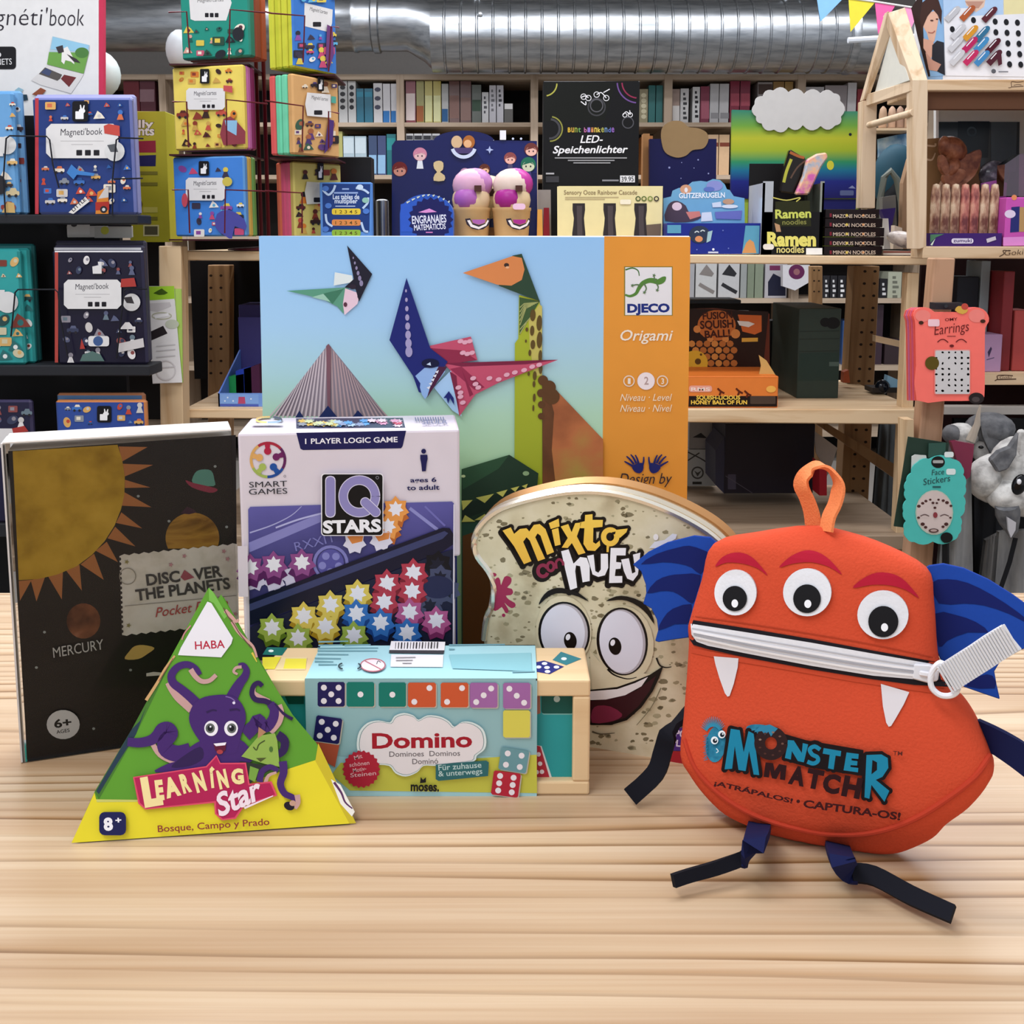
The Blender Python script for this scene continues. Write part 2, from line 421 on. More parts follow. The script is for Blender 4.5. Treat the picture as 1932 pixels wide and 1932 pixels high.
PLN = mottle('planet_print', [(.3, '6e4a16'), (.5, 'a57a30'), (.7, '8a6024')], 18, .4, dist=2, scl=(1, 1, 5))
a.f(PLN, [(1002 + 140*math.cos(t_), 648 + 132*math.sin(t_)) for t_ in [math.radians(k) for k in range(155, 386, 10)]])
a.f('3c2430', '940,520 975,485 1010,500 1025,515 985,525')
a.el(mottle('mercury_print', [(.3, '3c2014'), (.55, '7d4b30'), (.75, 'a8755a')], 70, .4), 435, 1080, 88, 92)
a.f('5c9080', '1005,365 1015,310 1050,292 1100,298 1116,345 1112,378', 3)
a.f('8c3648', '966,348 1010,362 1120,388 1128,404 1090,412 1000,385', 3)
a.f('c7a659', '650,1278 672,1240 700,1212 745,1205 804,1220 770,1250 720,1278', 3)
a.f('d8d2c6', '762,1352 800,1345 860,1350 850,1362 762,1368')
for x, y in ((232, 1138), (190, 1322), (680, 1335), (488, 1640), (720, 430), (1120, 275), (880, 560), (1180, 590)): a.el('8f9490', x, y, 8, 7, n=8)
LBL = mottle('label_paper', [(.3, 'bdb3a2'), (.5, 'd2c9bb'), (.7, 'd8d0c4')], 90, .5)
lab = [(622, 742)] + [(622 + k*25.6, 742 - k*2.55 - (9 if k % 2 else 0)) for k in range(1, 24)] + [(1236, 680), (1244, 1085)] + [(1236 - k*25, 1088 + k*2.6 + (9 if k % 2 else 0)) for k in range(1, 24)] + [(636, 1152)]
a.f(LBL, lab)
for k in range(16): a.el('3a3230', 625 + k*.8, 757 + k*25, 7, 9, n=6)
INK = C('4a4543', .5)
a.t(INK, 'DISC', 765, 893, 940, 872, 58, .03); a.t(INK, 'VER', 1010, 864, 1160, 845, 58, .03)
a.f('a0525c', '940,850 960,812 985,830 1012,852 960,868'); a.t(INK, 'THE PLANETS', 710, 972, 1200, 908, 58, .03)
a.t(C('b0504c'), 'Pocket Puzzle', 810, 1058, 1190, 1005, 48, .004, .35)
a.ln('8c8378', '650,1000 1230,945', 3); a.ring('8f8678', 665, 845, 42, 4)
for x, y in ((960, 740), (890, 785), (1165, 715), (1185, 755), (660, 770), (670, 1100), (1225, 1040)): a.st('b98588' if x > 700 else '8a8050', x, y, 14, 6, 5)
a.t(C('bdbab4'), 'MERCURY', 280, 1268, 545, 1222, 52, .0, .1)
a.el('cfccca', 330, 1615, 86, 76); a.t(C('26211f'), '6+', 285, 1632, 375, 1622, 44, .03); a.t(C('26211f'), 'AGES', 296, 1663, 365, 1652, 18, .01)
part('front_print', b, t)
g = bx; o_ = .0016
b = MB(); CL = clear('plastic_sleeve', 'f6f6f6', .03, .0)
q = [g.pt(0, 0) - g.d*.0018 + g.n*o_, g.pt(1, 0) + g.n*o_, g.pt(1, 1) + V((0, 0, .0035)) + g.n*o_, g.pt(0, 1) - g.d*.0018 + V((0, 0, .0035)) + g.n*o_]
b.slab(q, -g.n*(.020 + 2*o_), CL)
part('plastic_sleeve', b, t, 'clear shiny plastic sleeve around the box')
b = MB(); zz = V((0, 0, .0037))
b.slab([g.pt(0, 1) - g.d*.0018 + g.n*o_ + zz, g.pt(1, 1) + g.n*o_ + zz, g.pt(1, 1, .022) + zz, g.pt(0, 1, .022) - g.d*.0018 + zz], (0, 0, .0006), C('e9e2da', .25, spec=.8))
b.slab([g.pt(0, 0) - g.d*.0026 + g.n*o_, g.pt(0, 0) - g.d*.00182 + g.n*o_, g.pt(0, 1) - g.d*.00182 + g.n*o_ + zz, g.pt(0, 1) - g.d*.0026 + g.n*o_ + zz], -g.n*.02, C('d5d0cd', .25, spec=.8))
part('sleeve_seam', b, t, 'milky folded edge of the plastic sleeve')

# ================================================================ white logic game box
YI = .468; ang = math.radians(6)
A0 = P(448, 818, YI); d = V((math.cos(ang), math.sin(ang), 0)); A0 = V((A0.x, A0.y, 0))
r_ = ray(867, 808); k_ = Plane(A0, (d.y, -d.x, 0)); B0 = k_.at(867, 808)
bx = Box(A0, B0, TZ, P(448, 818, YI).z, .042)
t = thing('logic_game_box', 'white logic game box with coloured stars, standing behind the domino set', 'board game', bx.c)
WH = C('dcd2da', .35)
b = MB()
zc = bx.fr.at(867, 1050).z; vv = (zc - bx.z0) / (bx.z1 - bx.z0)
b.slab([bx.pt(0, vv), bx.pt(1, vv), bx.pt(1, 1), bx.pt(0, 1)], -bx.n*bx.dep, WH)
b.slab([bx.pt(0, 0), bx.pt(.975, 0), bx.pt(.975, vv), bx.pt(0, vv)], -bx.n*bx.dep, WH)
part('carton', b, t, bevel=.0012, seg=2)
b = MB(); b.slab([bx.pt(.9755, 0, .002), bx.pt(.985, 0, .002), bx.pt(.985, vv, .002), bx.pt(.9755, vv, .002)], -bx.n*(bx.dep - .004), C('1b2560', .4)); part('inner_tray', b, t, 'dark blue tray showing at the side below the sleeve')
b = MB(); a = Art(b, bx.fr, tf=(430, 770, .2381), base=1e-4)
NV = C('18164f', .4)
a.f(NV, '542,195 1412,178 1385,300 1372,318 595,332 575,322')
a.t(C('efecf2'), '1 PLAYER LOGIC GAME', 612, 283, 1345, 268, 42, .02)
for k, (c, a0, a1) in enumerate((('a8283c', 235, 318), ('5e1f55', 318, 390), ('1f4a94', 30, 92), ('a0b458', 92, 152), ('d9a860', 152, 235))):
    a.ring(C(c), 318, 410, 134, 22, n=8, a0=a0, a1=a1)
for c, an in (('b02040', 268), ('6d1d5a', 340), ('1c4f9c', 52), ('a6b95a', 128), ('dca762', 196)):
    x, y = 318 + 70*math.cos(math.radians(an)), 410 + 70*math.sin(math.radians(an))
    a.ln(C(c), [(x, y), (318 + 126*math.cos(math.radians(an)), 410 + 126*math.sin(math.radians(an)))], 26, 46); a.el(C(c), x, y, 29)
a.t(C('2a2a30'), 'SMART', 170, 628, 470, 618, 44, .0); a.t(C('2a2a30'), 'GAMES', 168, 684, 472, 676, 44, .0); a.ring('55555c', 452, 538, 8, 3, n=10)
a.el(NV, 1551, 340, 19); a.f(NV, '1524,368 1580,368 1582,400 1574,440 1568,498 1538,500 1532,440 1524,400')
a.t(NV, 'ages 6', 1445, 586, 1652, 582, 36, .02); a.t(NV, 'to adult', 1418, 648, 1676, 643, 38, .02)
PUR = grad('game_picture', [(0, '27264a'), (.45, '3c3a70'), (.75, '635fa8'), (1, '57529c')], r=.35, noise=.3, sc=30)
a.f(PUR, '162,800 178,780 740,764 1775,738 1790,752 1782,1990 178,1990')
a.f(C('8684c0', .3), '168,1062 735,830 735,900 172,1140')
a.ln('a9a8d6', '175,985 350,925 500,850 585,775', 12, 5); a.ln('b4b3de', '380,945 560,880 740,832', 14); a.ln('8d8cc6', '1440,790 1660,960', 26)
a.ln('6f6cb2', '1560,775 1720,930', 16)
a.ring('7f7dbb', 815, 1225, 130, 24); a.el('56529a', 815, 1225, 105, 112)
for an in range(20, 380, 72): a.el('8583c2', 815 + 68*math.cos(math.radians(an)), 1225 + 68*math.sin(math.radians(an)), 30)
a.t(C('7b79b8'), 'RXXIT', 540, 1130, 860, 1050, 70, .0)
def gear(x, y, c, cd, r=1.0, dn=40):
    a.st(C(cd, .35), x, y + dn*r, 120*r, 88*r, 7, .2); a.st(C(c, .3), x, y, 122*r, 86*r, 7, .2); a.st(C('e8e6ee', .3), x, y - 6, 72*r, 44*r, 7, .2)
for x, y in ((250, 1360), (400, 1370), (540, 1330)): a.st('c9c4dc', x - 30, y, 90, 66, 7, .3)
for x, y in ((180, 1262), (365, 1240), (588, 1222)): gear(x, y, '8c4a86', '551f58', .95, 60)
for x, y in ((1330, 800), (1270, 935)): gear(x, y, 'e79a4e', 'b9652a', .9, 50)
for x, y in ((1005, 1060), (1215, 1040)): a.st('dcd7e6', x, y, 95, 70, 7, .2); a.f('d98542', [(x-60, y-50), (x+70, y-60), (x+60, y-10), (x-20, y+10)])
BAR = grad('game_rail', [(0, '0c0f24'), (.45, '191d3a'), (.62, '5b6292'), (.8, '12152e')], r=.25)
a.f(C('12142c', .25), '172,1510 1700,942 1755,945 1785,990 1782,1075 1700,1130 180,1712')
a.f(C('3a4068', .2), '175,1545 1715,968 1745,985 1700,1030 178,1600')
a.f(C('1b1e36'), '178,1730 1500,1210 1782,1110 1782,1990 178,1990')
for x, y, r in ((1660, 1240, 1), (1680, 1340, .9), (1650, 1440, 1), (1740, 1440, .9), (1600, 1560, .9)): a.st(C('0c0d18' if y < 1300 else '454a66', .3), x, y, 120*r, 90*r, 7, .3); a.st(C('181a2c', .3), x, y, 70*r, 40*r, 7, .3)
a.el('26294a', 1660, 1410, 130, 90)
for x, y in ((1470, 1300), (1262, 1385), (1460, 1445), (1240, 1530)): gear(x, y, 'b23a4c', '7c1c2c')
for x, y in ((1440, 1610), (1650, 1675)): gear(x, y, 'b35a8c', '7d2c5e')
for x, y in ((1030, 1465), (815, 1550), (605, 1640), (775, 1720)): gear(x, y, 'dcc45a', 'a8861e')
for x, y in ((1020, 1620), (1210, 1690), (1420, 1770)): gear(x, y, '3570b8', '173f80')
for x, y in ((355, 1730), (560, 1810), (1000, 1790)): gear(x, y, '9bb04c', '5a7420')
a.ln(C('d9d4de'), '1790,752 1784,1990', 10); a.f(WH, '84,1080 162,1080 168,1480 92,1480')

a.rc(C('efecf0'), 742, 508, 1232, 1000, 26); a.rc(C('08080c', .3), 750, 515, 1226, 994, 22)
LV = C('8f88bd', .35); LO = C('dcd6ea')
for c, ex in ((LO, 6), (LV, 0)):
    a.rc(c, 780 - ex, 533 - ex, 850 + ex, 850 + ex, 34)
for c, w in ((LO, 76), (LV, 64)): a.ring(c, 1043, 688, 127, w, ry=128, n=40)
for c, w in ((LO, 80), (LV, 68)): a.ln(c, '1090,735 1172,812', w); a.el(c, 1090, 735, w/2); a.el(c, 1172, 812, w/2)
a.t(C('f2f0f4'), 'STARS', 758, 975, 1216, 962, 98, .045); a.ring('8a8a92', 1185, 540, 11, 4, n=10)
part('front_print', b, t)
b = MB(); a = Art(b, bx.tp, tf=(430, 770, .2381))
a.f(C('3a3d58', .3), '540,82 1385,78 1405,155 542,162')
for k in range(40):
    x, y, o_ = 590 + R.random()*760, 102 + R.random()*38, R.random(); cs_ = ['c9d0a0', 'dcb85a', '8a9098'] if x < 850 else ['5f9fd8', 'a9c4e0', '8a9ab8'] if x < 1130 else ['c8506c', 'd99ab8', 'e6d0dc']
    a.f(C(R.choice(cs_), .3), [(x + (46 if j % 2 else 28)*math.cos(o_ + j*math.pi/7), y + (17 if j % 2 else 10)*math.sin(o_ + j*math.pi/7)) for j in range(14)])
for c, a0 in (('d9c46a', 100), ('8fa8c0', 10), ('4a4c60', -70), ('c9a860', 190)): a.ring(C(c), 325, 106, 100, 14, ry=22, n=10, a0=a0, a1=a0 + 85)
for k in range(12): a.ln('6a6e8c', [(1485 + k*20, 88), (1490 + k*20, 118)], 8)
a.t(C('6a6e8c'), 'SEULR', 1540, 146, 1740, 142, 30, .0)
a.rc('c4c2d2', 190, 138, 430, 154)
part('top_print', b, t)

# ================================================================ big origami box
YO = .537
A0 = P(488, 445, YO); B0 = P(1303, 447, YO)
bx = Box((A0.x, YO), (B0.x, YO), TZ, A0.z, .045)
t = thing('origami_box', 'large blue and orange origami kit box with paper dinosaurs, behind the other games', 'craft kit', bx.c)
b = MB(); bx.body(b, C('a9cdf0', .45), C('dfeaf4', .5)); part('carton', b, t, bevel=.0008)
b = MB(); a = Art(b, bx.fr, tf=(480, 430, .43478), step=2e-5)
SKY = grad('origami_sky', [(0, 'b4d99c'), (.5, 'b6dcae'), (.61, 'b3dbbf'), (.7, 'acd4da'), (.81, 'a4ceef'), (1, '98c8f6')])
a.f(SKY, [(19.5, 35), (1518, 40), (1510, 1962), (60, 1962)])
part('front_picture', b, t)
b = MB(); a = Art(b, bx.fr, tf=(480, 430, .43478), base=8e-5)
# stegosaurus plate
a.f(C('8d7f8a'), '322,503 580,822 82,815')
for k in range(13):
    u = k / 12
    for sx in (-1, 1):
        xt = 322 + sx*(6 + u*150); yt = 508 + u*190; xb = 322 + sx*(18 + u*236)
        a.f(C('cdbdc2' if sx < 0 else 'b59a9c'), [(xt, yt + 6), (xt + sx*7, yt + 14), (xb + sx*9, 822), (xb, 822)])
a.f('7d5560', '312,512 322,503 332,515 330,800 318,800'); a.f('1c2a5c', '280,822 320,770 362,822'); a.f('1c2a5c', '178,822 196,792 216,822'); a.f('1c2a5c', '425,822 450,790 478,822')
# small pterosaur
a.f(C('5b9a80'), '140,273 390,258 410,262 395,330 388,372 360,340 300,310 220,290'); a.f(C('9cc9b4'), '250,300 385,262 330,320'); a.f(C('3f7a60'), '300,285 390,262 340,330')
a.f(C('dfeaea'), '350,192 425,206 430,235 345,250'); a.f(C('e6c9d8'), '395,262 460,285 448,330 392,378 385,330'); a.f(C('1d1c2c'), '403,76 512,200 455,320 440,265 392,258 432,222')
for k in range(6): a.el('8d86a8', 430 + k*7, 130 + k*22, 3 + k, 5 + k*1.6)
a.el('2a2030', 428, 255, 16, 11); a.f('1d1c2c', '447,298 462,285 455,310'); a.el('5a3040', 396, 332, 8, 10)
# long neck
NECK = grad('dino_neck', [(0, 'a9b32e'), (.5, '9aaa2c'), (1, '7f9630')])
a.f(C('a4b02f'), '1148,290 1238,315 1248,620 1250,1160 1128,1160 1130,500 1145,480')
a.f(C('c3b962'), '1190,400 1236,330 1248,340 1248,640 1215,640 1195,520')
a.f(C('3f5a34'), '1150,300 1238,318 1150,465')
for k in range(7): a.ln(C('a3a96a'), [(1152, 345 + k*19), (1170 + k*2, 322 + k*6 + (6-k)*1), (1232 - k*8, 322 + k*4)], 4, sm=0) if k < 5 else a.ln(C('a3a96a'), [(1152, 345 + k*19), (1200 - (k-5)*20, 385 + (k-5)*26)], 4)
for x, y, rx, ry in ((1208, 378, 12, 26), (1236, 412, 12, 34), (1205, 445, 9, 22), (1237, 485, 12, 36), (1208, 505, 10, 20), (1240, 555, 8, 26), (1195, 541, 6, 14), (1182, 440, 6, 9), (1178, 490, 4, 7), (1216, 640, 8, 20), (1213, 676, 6, 14), (1214, 735, 6, 18), (1190, 632, 5, 9), (1210, 780, 4, 14), (1242, 610, 8, 22)): a.el('5d4a22', x, y, rx, ry, .05)
a.f(grad('dino_back', [(0, '8a9a30'), (.3, '9aa03c'), (.42, 'b08a48'), (.55, 'b86f44'), (.68, '9a5a38'), (.85, 'a8603c'), (1, '6a4a28')], noise=.55, sc=45), '1250,640 1512,915 1512,1180 1250,1180')
a.f(mottle('dino_shade', [(.35, '5a3a22'), (.6, '7d4a2c')], 30), '1250,640 1262,655 1300,800 1290,960 1312,1160 1250,1180')
for x, y, rx in ((1252, 660, 22), (1244, 715, 18), (1246, 765, 16), (1244, 815, 14), (1290, 730, 34), (1278, 690, 30)): a.el('5d3d22', x, y, rx)
a.f(C('2c4634'), '1120,120 1160,112 1238,318 1150,285 1060,250'); a.f(C('d98850'), '905,195 1120,122 1160,130 1172,180 1160,225 1115,250 1055,246', 0); a.el('3a2a24', 1094, 161, 11, 9); a.el('e8b48a', 1098, 171, 8, 5)
# main pterosaur
a.f(C('a9cdf0'), '780,690 860,610 900,815 860,790')
a.f(C('c2506c'), '762,510 940,470 968,572 850,580 770,540'); a.f(C('8f2a48'), '765,520 900,530 968,572 840,590')
a.f(C('c2506c'), '820,585 1318,570 1060,670 960,720 890,815 855,620'); a.f(C('7a2140'), '815,585 1318,570 1180,590 900,600'); a.f(C('952c4c'), '850,610 900,600 1000,690 955,700'); a.f(C('7a2140'), '848,620 878,640 890,800'); a.f(C('8a2846'), '900,610 950,720 935,730')
for x, y in ((895, 490), (915, 495), (935, 490), (905, 540), (925, 545), (945, 540), (1235, 592), (1205, 600), (1170, 615), (1130, 625), (1095, 635), (1060, 655), (1020, 650), (972, 690), (960, 675), (886, 690), (895, 730), (905, 755), (895, 712), (950, 650)): a.el('e2a9bc', x, y, 13, 9, -.3)
a.f(C('1b2470'), '662,216 765,520 840,578 800,640 750,720 715,710 690,640 588,485')
a.f(C('94b6e6'), '700,640 740,605 800,600 830,620 742,740 728,720 720,690')
a.f(C('1b2470'), '700,640 722,672 718,705'); a.f('4a1c3c', '800,600 838,600 750,735 775,650')
for k in range(5): a.f('e8e8f0', [(802 - k*9, 615 + k*17), (785 - k*9, 622 + k*17), (796 - k*9, 630 + k*17)])
for k in range(8): a.el('a49cc4', 660 + k*1.8, 272 + k*39 + k*k*-.2, 4 + k*1.6, 7 + k*2.3)
a.el('0e1238', 765, 585, 38, 20); a.f('c9daf0', '748,590 765,580 768,595'); a.f('1b2470', '822,735 845,705 866,735 868,765 850,735 842,760 835,735')
# crocodile-jawed dinosaur
a.f(C('243c2c'), '900,1042 1106,980 1232,1060 1222,1165 1190,1172 1030,1230 1000,1290 900,1290'); a.f(C('2f5238'), '900,1042 1106,980 1060,1040 905,1130'); a.f(C('1b2e24'), '900,1195 1190,1108 1200,1150 900,1262')
for q in ('900,1178 948,1175 905,1220', '962,1165 1040,1148 1000,1188', '1050,1143 1098,1130 1078,1162', '1112,1125 1150,1115 1132,1140', '1160,1115 1186,1105 1178,1125', '900,1270 915,1240 960,1268', '955,1262 1000,1235 1020,1260'): a.f('c9c864', q)
a.el('8fae80', 1178, 1060, 14, 10); a.el('c9d8a0', 908, 1072, 9, 6); a.f(C('2c5040'), '900,1275 1010,1270 960,1330 960,1960 900,1960'); a.f(C('6a4320'), '905,1330 990,1300 1060,1330 1060,1960 905,1960')
part('front_print', b, t)
b = MB(); a = Art(b, bx.fr, tf=(480, 430, .43478), base=8e-5)
a.f(C('e4983a', .5), [(1518, 36), (1892, 39), (1867, 1962), (1504, 1962)])
a.rc(C('8a7a34'), 1604, 167, 1815, 381); a.rc(C('e6e6ea'), 1609, 171, 1811, 378)
a.t(C('1c2f7c'), 'DJECO', 1618, 366, 1802, 364, 37, .05)
GRN = C('55853a')
a.ln('46723a', '1610,182 1640,174 1664,185 1670,208', 7, 4); a.ln(GRN, '1609,290 1630,296 1655,285 1668,262 1685,240 1715,228 1745,232', 8, 24); a.f(GRN, '1738,228 1752,222 1770,212 1786,212 1782,232 1765,244 1745,245', 2)
for q in ('1740,232 1735,216 1734,206', '1744,240 1752,256 1748,270', '1690,240 1700,262 1692,280', '1676,250 1658,246 1640,250'): a.ln('5d7a52', q, 7, 4); p_ = pts(q)[-1]; a.st('5d7a52', p_[0], p_[1], 9, 4, 5)
a.t(C('f0e6d4'), 'Origami', 1588, 488, 1816, 488, 46, .01, .25)
for x, r, c in ((1625, 25, 0), (1699, 38, 1), (1770, 25, 0)):
    a.el('e9d7c6' if not c else 'efe4e6', x, 664, r); 
    if not c: a.el(C('d98e34'), x, 664, r - 5)
    a.t(C('efe4d4' if not c else 'b49a98'), {1625: '1', 1699: '2', 1770: '3'}[x], x - (8 if c else 5), 676 + 3*c, x + (11 if c else 7), 676 + 3*c, 24 + 10*c, .02)
a.t(C('eedcbc'), 'Niveau · Level', 1586, 750, 1812, 749, 30, .005, .3); a.t(C('eedcbc'), 'Niveau · Nivel', 1586, 797, 1812, 796, 30, .005, .3)
HND = C('1c2468')
for sx, cx in ((1, 1660), (-1, 1740)):
    X = lambda k: cx + sx*k
    a.f(HND, [(X(q), y) for q, y in ((-22, 1030), (18, 1018), (28, 1030), (25, 1052), (10, 1064), (-12, 1055))], 2)
    for q in (((-20, 1032), (-40, 1020), (-55, 1012)), ((-14, 1024), (-32, 1002), (-46, 990)), ((-4, 1020), (-16, 996), (-28, 982)), ((6, 1020), (0, 1000), (-8, 984)), ((22, 1034), (28, 1012), (29, 992))): a.ln(HND, [(X(u), y) for u, y in q], 10, 5)
a.t(C('2c2430'), 'Design by', 1582, 1110, 1812, 1108, 46, -.002, .3)
part('orange_panel', b, t, 'orange side panel with the maker emblem and level marks')

# ================================================================ domino set: sleeve round a wooden box
YD = G(835, 1500, TZ).y
zt = P(800, 1280, YD).z
X0, X1 = px_x(490, 1282, YD), px_x(1113, 1400, YD)
dep = .036
wx = Box((X0, YD), (X1, YD), TZ, zt - .0008, dep)
t = thing('domino_set', 'wooden domino box in a pale blue printed card sleeve', 'board game', wx.c)
BW = wood('box_beech', 'e6c79a', 'd8b384', 'x', 2)
b = MB(); z0, z1 = TZ, zt - .0008; fr = .0062
b.box((X0, YD, z0), (X1, YD + dep, z0 + fr), BW); b.box((X0, YD, z1 - .0075), (X1, YD + dep, z1), BW)
b.box((X0, YD, z0 + fr), (X0 + fr, YD + dep, z1 - .0075), BW); b.box((X1 - .0075, YD, z0 + fr), (X1, YD + dep, z1 - .0075), BW)
b.box((X0 + fr, YD + dep - .004, z0 + fr), (X1 - fr, YD + dep, z1 - .0075), BW)
part('wooden_box', b, t, bevel=.0009, seg=2)
b = MB(); yl = YD + .004
b.box((X0 + fr, yl, z0 + fr), (X1 - .0075, yl + .003, z1 - .0075), C('2b9a9c', .45))
pl = Plane((0, yl, 0), (0, -1, 0)); a = Art(b, pl, tf=(460, 1180, .35197))
a.rc(C('7db8b4'), 1600, 358, 1772, 478, 8); a.rc(C('0d5048', .4), 1595, 352, 1768, 472, 14); a.el('a9b8b0', 1678, 394, 17); a.f(C('a86a58'), '1560,358 1588,358 1590,470 1560,480')
a.f(C('d6d8d8'), '1560,640 1596,645 1652,815 1640,825 1560,828'); a.f(C('b32c3c'), '1560,640 1590,648 1640,818 1560,826')
for x, y in ((1580, 690), (1588, 740), (1598, 783), (1570, 785)): a.el('ead9dc', x, y, 12)
a.f(C('0d5048', .4), '200,330 322,330 322,420 240,420')
part('sliding_lid', b, t, 'teal printed sliding lid seen at the end')
b = MB(); a = Art(b, wx.tp, tf=(460, 1180, .35197), base=1e-4)
a.f(C('2c7c84', .4), '1655,186 1700,142 1810,180 1728,214 '.strip()); a.el('e6eef0', 1716, 180, 15, 8); a.f(C('1c2474', .4), '1560,200 1610,190 1716,222 1640,262 1560,248')
for x, y in ((1612, 206), (1580, 225), (1625, 228), (1676, 226), (1628, 250)): a.el('e8eaf4', x, y, 15, 8)
part('top_print', b, t, 'two printed dominoes on the bare wooden end')
b = MB(); a = Art(b, wx.tp, tf=(460, 1180, .35197), base=1e-4)
a.f(C('0f6a62'), '100,158 125,118 235,120 205,162'); a.el('e6eee8', 146, 138, 14, 7); a.f(C('e3d63c'), '100,172 200,170 165,236 100,236'); a.f(C('e6cf9a'), '205,172 340,172 330,240 170,240'); a.f(C('e8da48'), '225,180 336,180 332,234 212,234')
part('top_print', b, t)
S0, S1 = px_x(575, 1278, YD - .0008), px_x(1013, 1400, YD - .0008)
sx_ = Box((S0, YD - .0009), (S1, YD - .0009), TZ, zt, dep + .0018)
b = MB(); BL = C('a6d3da', .4); nb = Plane((0, YD - .0009, 0), (0, -1, 0))
for lo, hi in (((S0, YD - .0009, TZ), (S1, YD - .0001, zt)), ((S0, YD + dep + .0001, TZ), (S1, YD + dep + .0009, zt)), ((S0, YD - .0009, zt - .0006), (S1, YD + dep + .0009, zt))): b.box(lo, hi, BL)
sl = part('card_sleeve', b, t, 'pale blue card sleeve printed with dominoes')
b = MB(); a = Art(b, sx_.fr, tf=(460, 1180, .35197), base=1e-4)
a.f(C('93bcc0', .4), '328,285 1566,285 1570,700 340,700'); a.f(C('c9c84e', .4), '520,735 760,748 1100,720 1570,692 1572,898 570,884 470,800')
PC = {'n': '1f1c58', 't': '0f7a6c', 'o': 'cf5a34', 'p': 'a46aa8', 'y': 'ddd45a', 'g': '6d9ca4', 'r': 'b8283c'}
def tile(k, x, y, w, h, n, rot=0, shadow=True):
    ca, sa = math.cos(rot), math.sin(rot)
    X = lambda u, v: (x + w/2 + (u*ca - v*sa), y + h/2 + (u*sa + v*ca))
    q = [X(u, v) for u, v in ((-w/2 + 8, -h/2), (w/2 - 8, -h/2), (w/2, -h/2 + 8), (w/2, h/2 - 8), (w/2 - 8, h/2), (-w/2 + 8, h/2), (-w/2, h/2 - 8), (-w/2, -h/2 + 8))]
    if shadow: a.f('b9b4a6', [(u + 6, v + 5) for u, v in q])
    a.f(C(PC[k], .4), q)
    for u, v in {0: (), 1: ((0, 0),), 2: ((.27, -.28), (-.27, .28)), 3: ((.27, -.27), (0, 0), (-.27, .27)), 33: ((-.27, -.27), (0, 0), (.27, .27)), 4: ((-.25, -.25), (.25, -.25), (-.25, .25), (.25, .25)), 5: ((-.27, -.27), (.27, -.27), (0, 0), (-.27, .27), (.27, .27)), 6: ((-.25, -.3), (.25, -.3), (-.25, 0), (.25, 0), (-.25, .3), (.25, .3))}[n]:
        a.el('efeaf0', *X(u*w, v*h), 16, n=12)
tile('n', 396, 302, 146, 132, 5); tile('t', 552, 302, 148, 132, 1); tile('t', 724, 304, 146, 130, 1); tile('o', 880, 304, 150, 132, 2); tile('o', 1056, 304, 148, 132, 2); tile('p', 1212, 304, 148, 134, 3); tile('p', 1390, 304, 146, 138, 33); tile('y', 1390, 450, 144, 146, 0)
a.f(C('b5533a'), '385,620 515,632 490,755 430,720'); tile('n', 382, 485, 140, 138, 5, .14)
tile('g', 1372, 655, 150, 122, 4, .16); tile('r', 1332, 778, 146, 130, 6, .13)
cl = [(608, 620), (622, 560), (665, 515), (725, 502), (785, 512), (810, 478), (860, 462), (910, 475), (938, 498), (985, 475), (1050, 480), (1100, 505), (1130, 535), (1170, 510), (1225, 512), (1280, 545), (1300, 600), (1292, 655), (1250, 690), (1235, 720), (1130, 735), (1030, 745), (965, 745), (930, 780), (870, 802), (815, 785), (780, 745), (700, 735), (650, 700), (615, 670)]
a.f(C('dfeceb'), cl, 3); a.f(C('6f8f92'), [(954 + (x-954)*.965, 632 + (y-632)*.95) for x, y in cl], 3); a.f(C('e9e4e6'), [(954 + (x-954)*.955, 632 + (y-632)*.935) for x, y in cl], 3)
a.t(C('a5182c', .4), 'Domino', 690, 650, 1225, 642, 80, .03)
a.t(C('6a6468'), 'Dominoes  Dominos', 782, 696, 1160, 690, 28, .005); a.t(C('6a6468'), 'Dominó', 905, 735, 1043, 732, 28, .005)
a.st(C('b2243a', .4), 632, 762, 102, 92, 22); 
for y, s_, x0, x1 in ((708, 'Mit', 598, 640), (745, 'schönen', 570, 676), (775, 'Motiv-', 590, 660), (800, 'Steinen', 575, 712)): a.t(C('e6b9bc'), s_, x0, y + 5, x1, y - 8, 22, .005)
a.f(C('2f6a6e'), '1030,736 1300,715 1314,725 1310,798 1045,824 1030,815'); a.t(C('bcd6d4'), 'Für zuhause', 1045, 768, 1275, 752, 30, .01); a.t(C('bcd6d4'), '& unterwegs', 1045, 800, 1280, 785, 28, .01)
a.f('1c1c1c', '946,836 950,802 962,818 978,804 978,832'); a.t(C('1c1c1c'), 'moses.', 896, 876, 1048, 878, 34, .035)
b2 = part('sleeve_print', b, sl)
b = MB(); a = Art(b, sx_.tp, tf=(460, 1180, .35197))
for q in ('400,108 530,105', '540,108 680,104', '395,124 720,122', '395,138 715,138', '395,156 560,158', '380,178 520,180', '380,195 480,197', '400,212 500,212', '1100,108 1400,104', '1100,130 1130,130', '1280,180 1420,178', '1290,200 1400,198', '1440,252 1560,250', '400,92 560,88'): a.ln(C('6f9ca6'), q, 9, 6)
a.f(C('87bcc4'), '1100,160 1540,150 1545,250 1120,235')
a.f('e6e2e4', '790,88 1080,92 1075,140 780,138'); a.f('3c3c40', '780,136 1075,138 1072,156 778,152'); a.f('e3e0e2', '790,160 1070,162 1066,228 786,226')
for k in range(15): a.ln('2a2a2c', [(815 + k*16, 96), (812 + k*16, 130)], 3 + (k*7 % 5))
for q in ('815,180 920,178', '815,195 905,194', '850,210 900,210'): a.ln('a9a6a8', q, 5)
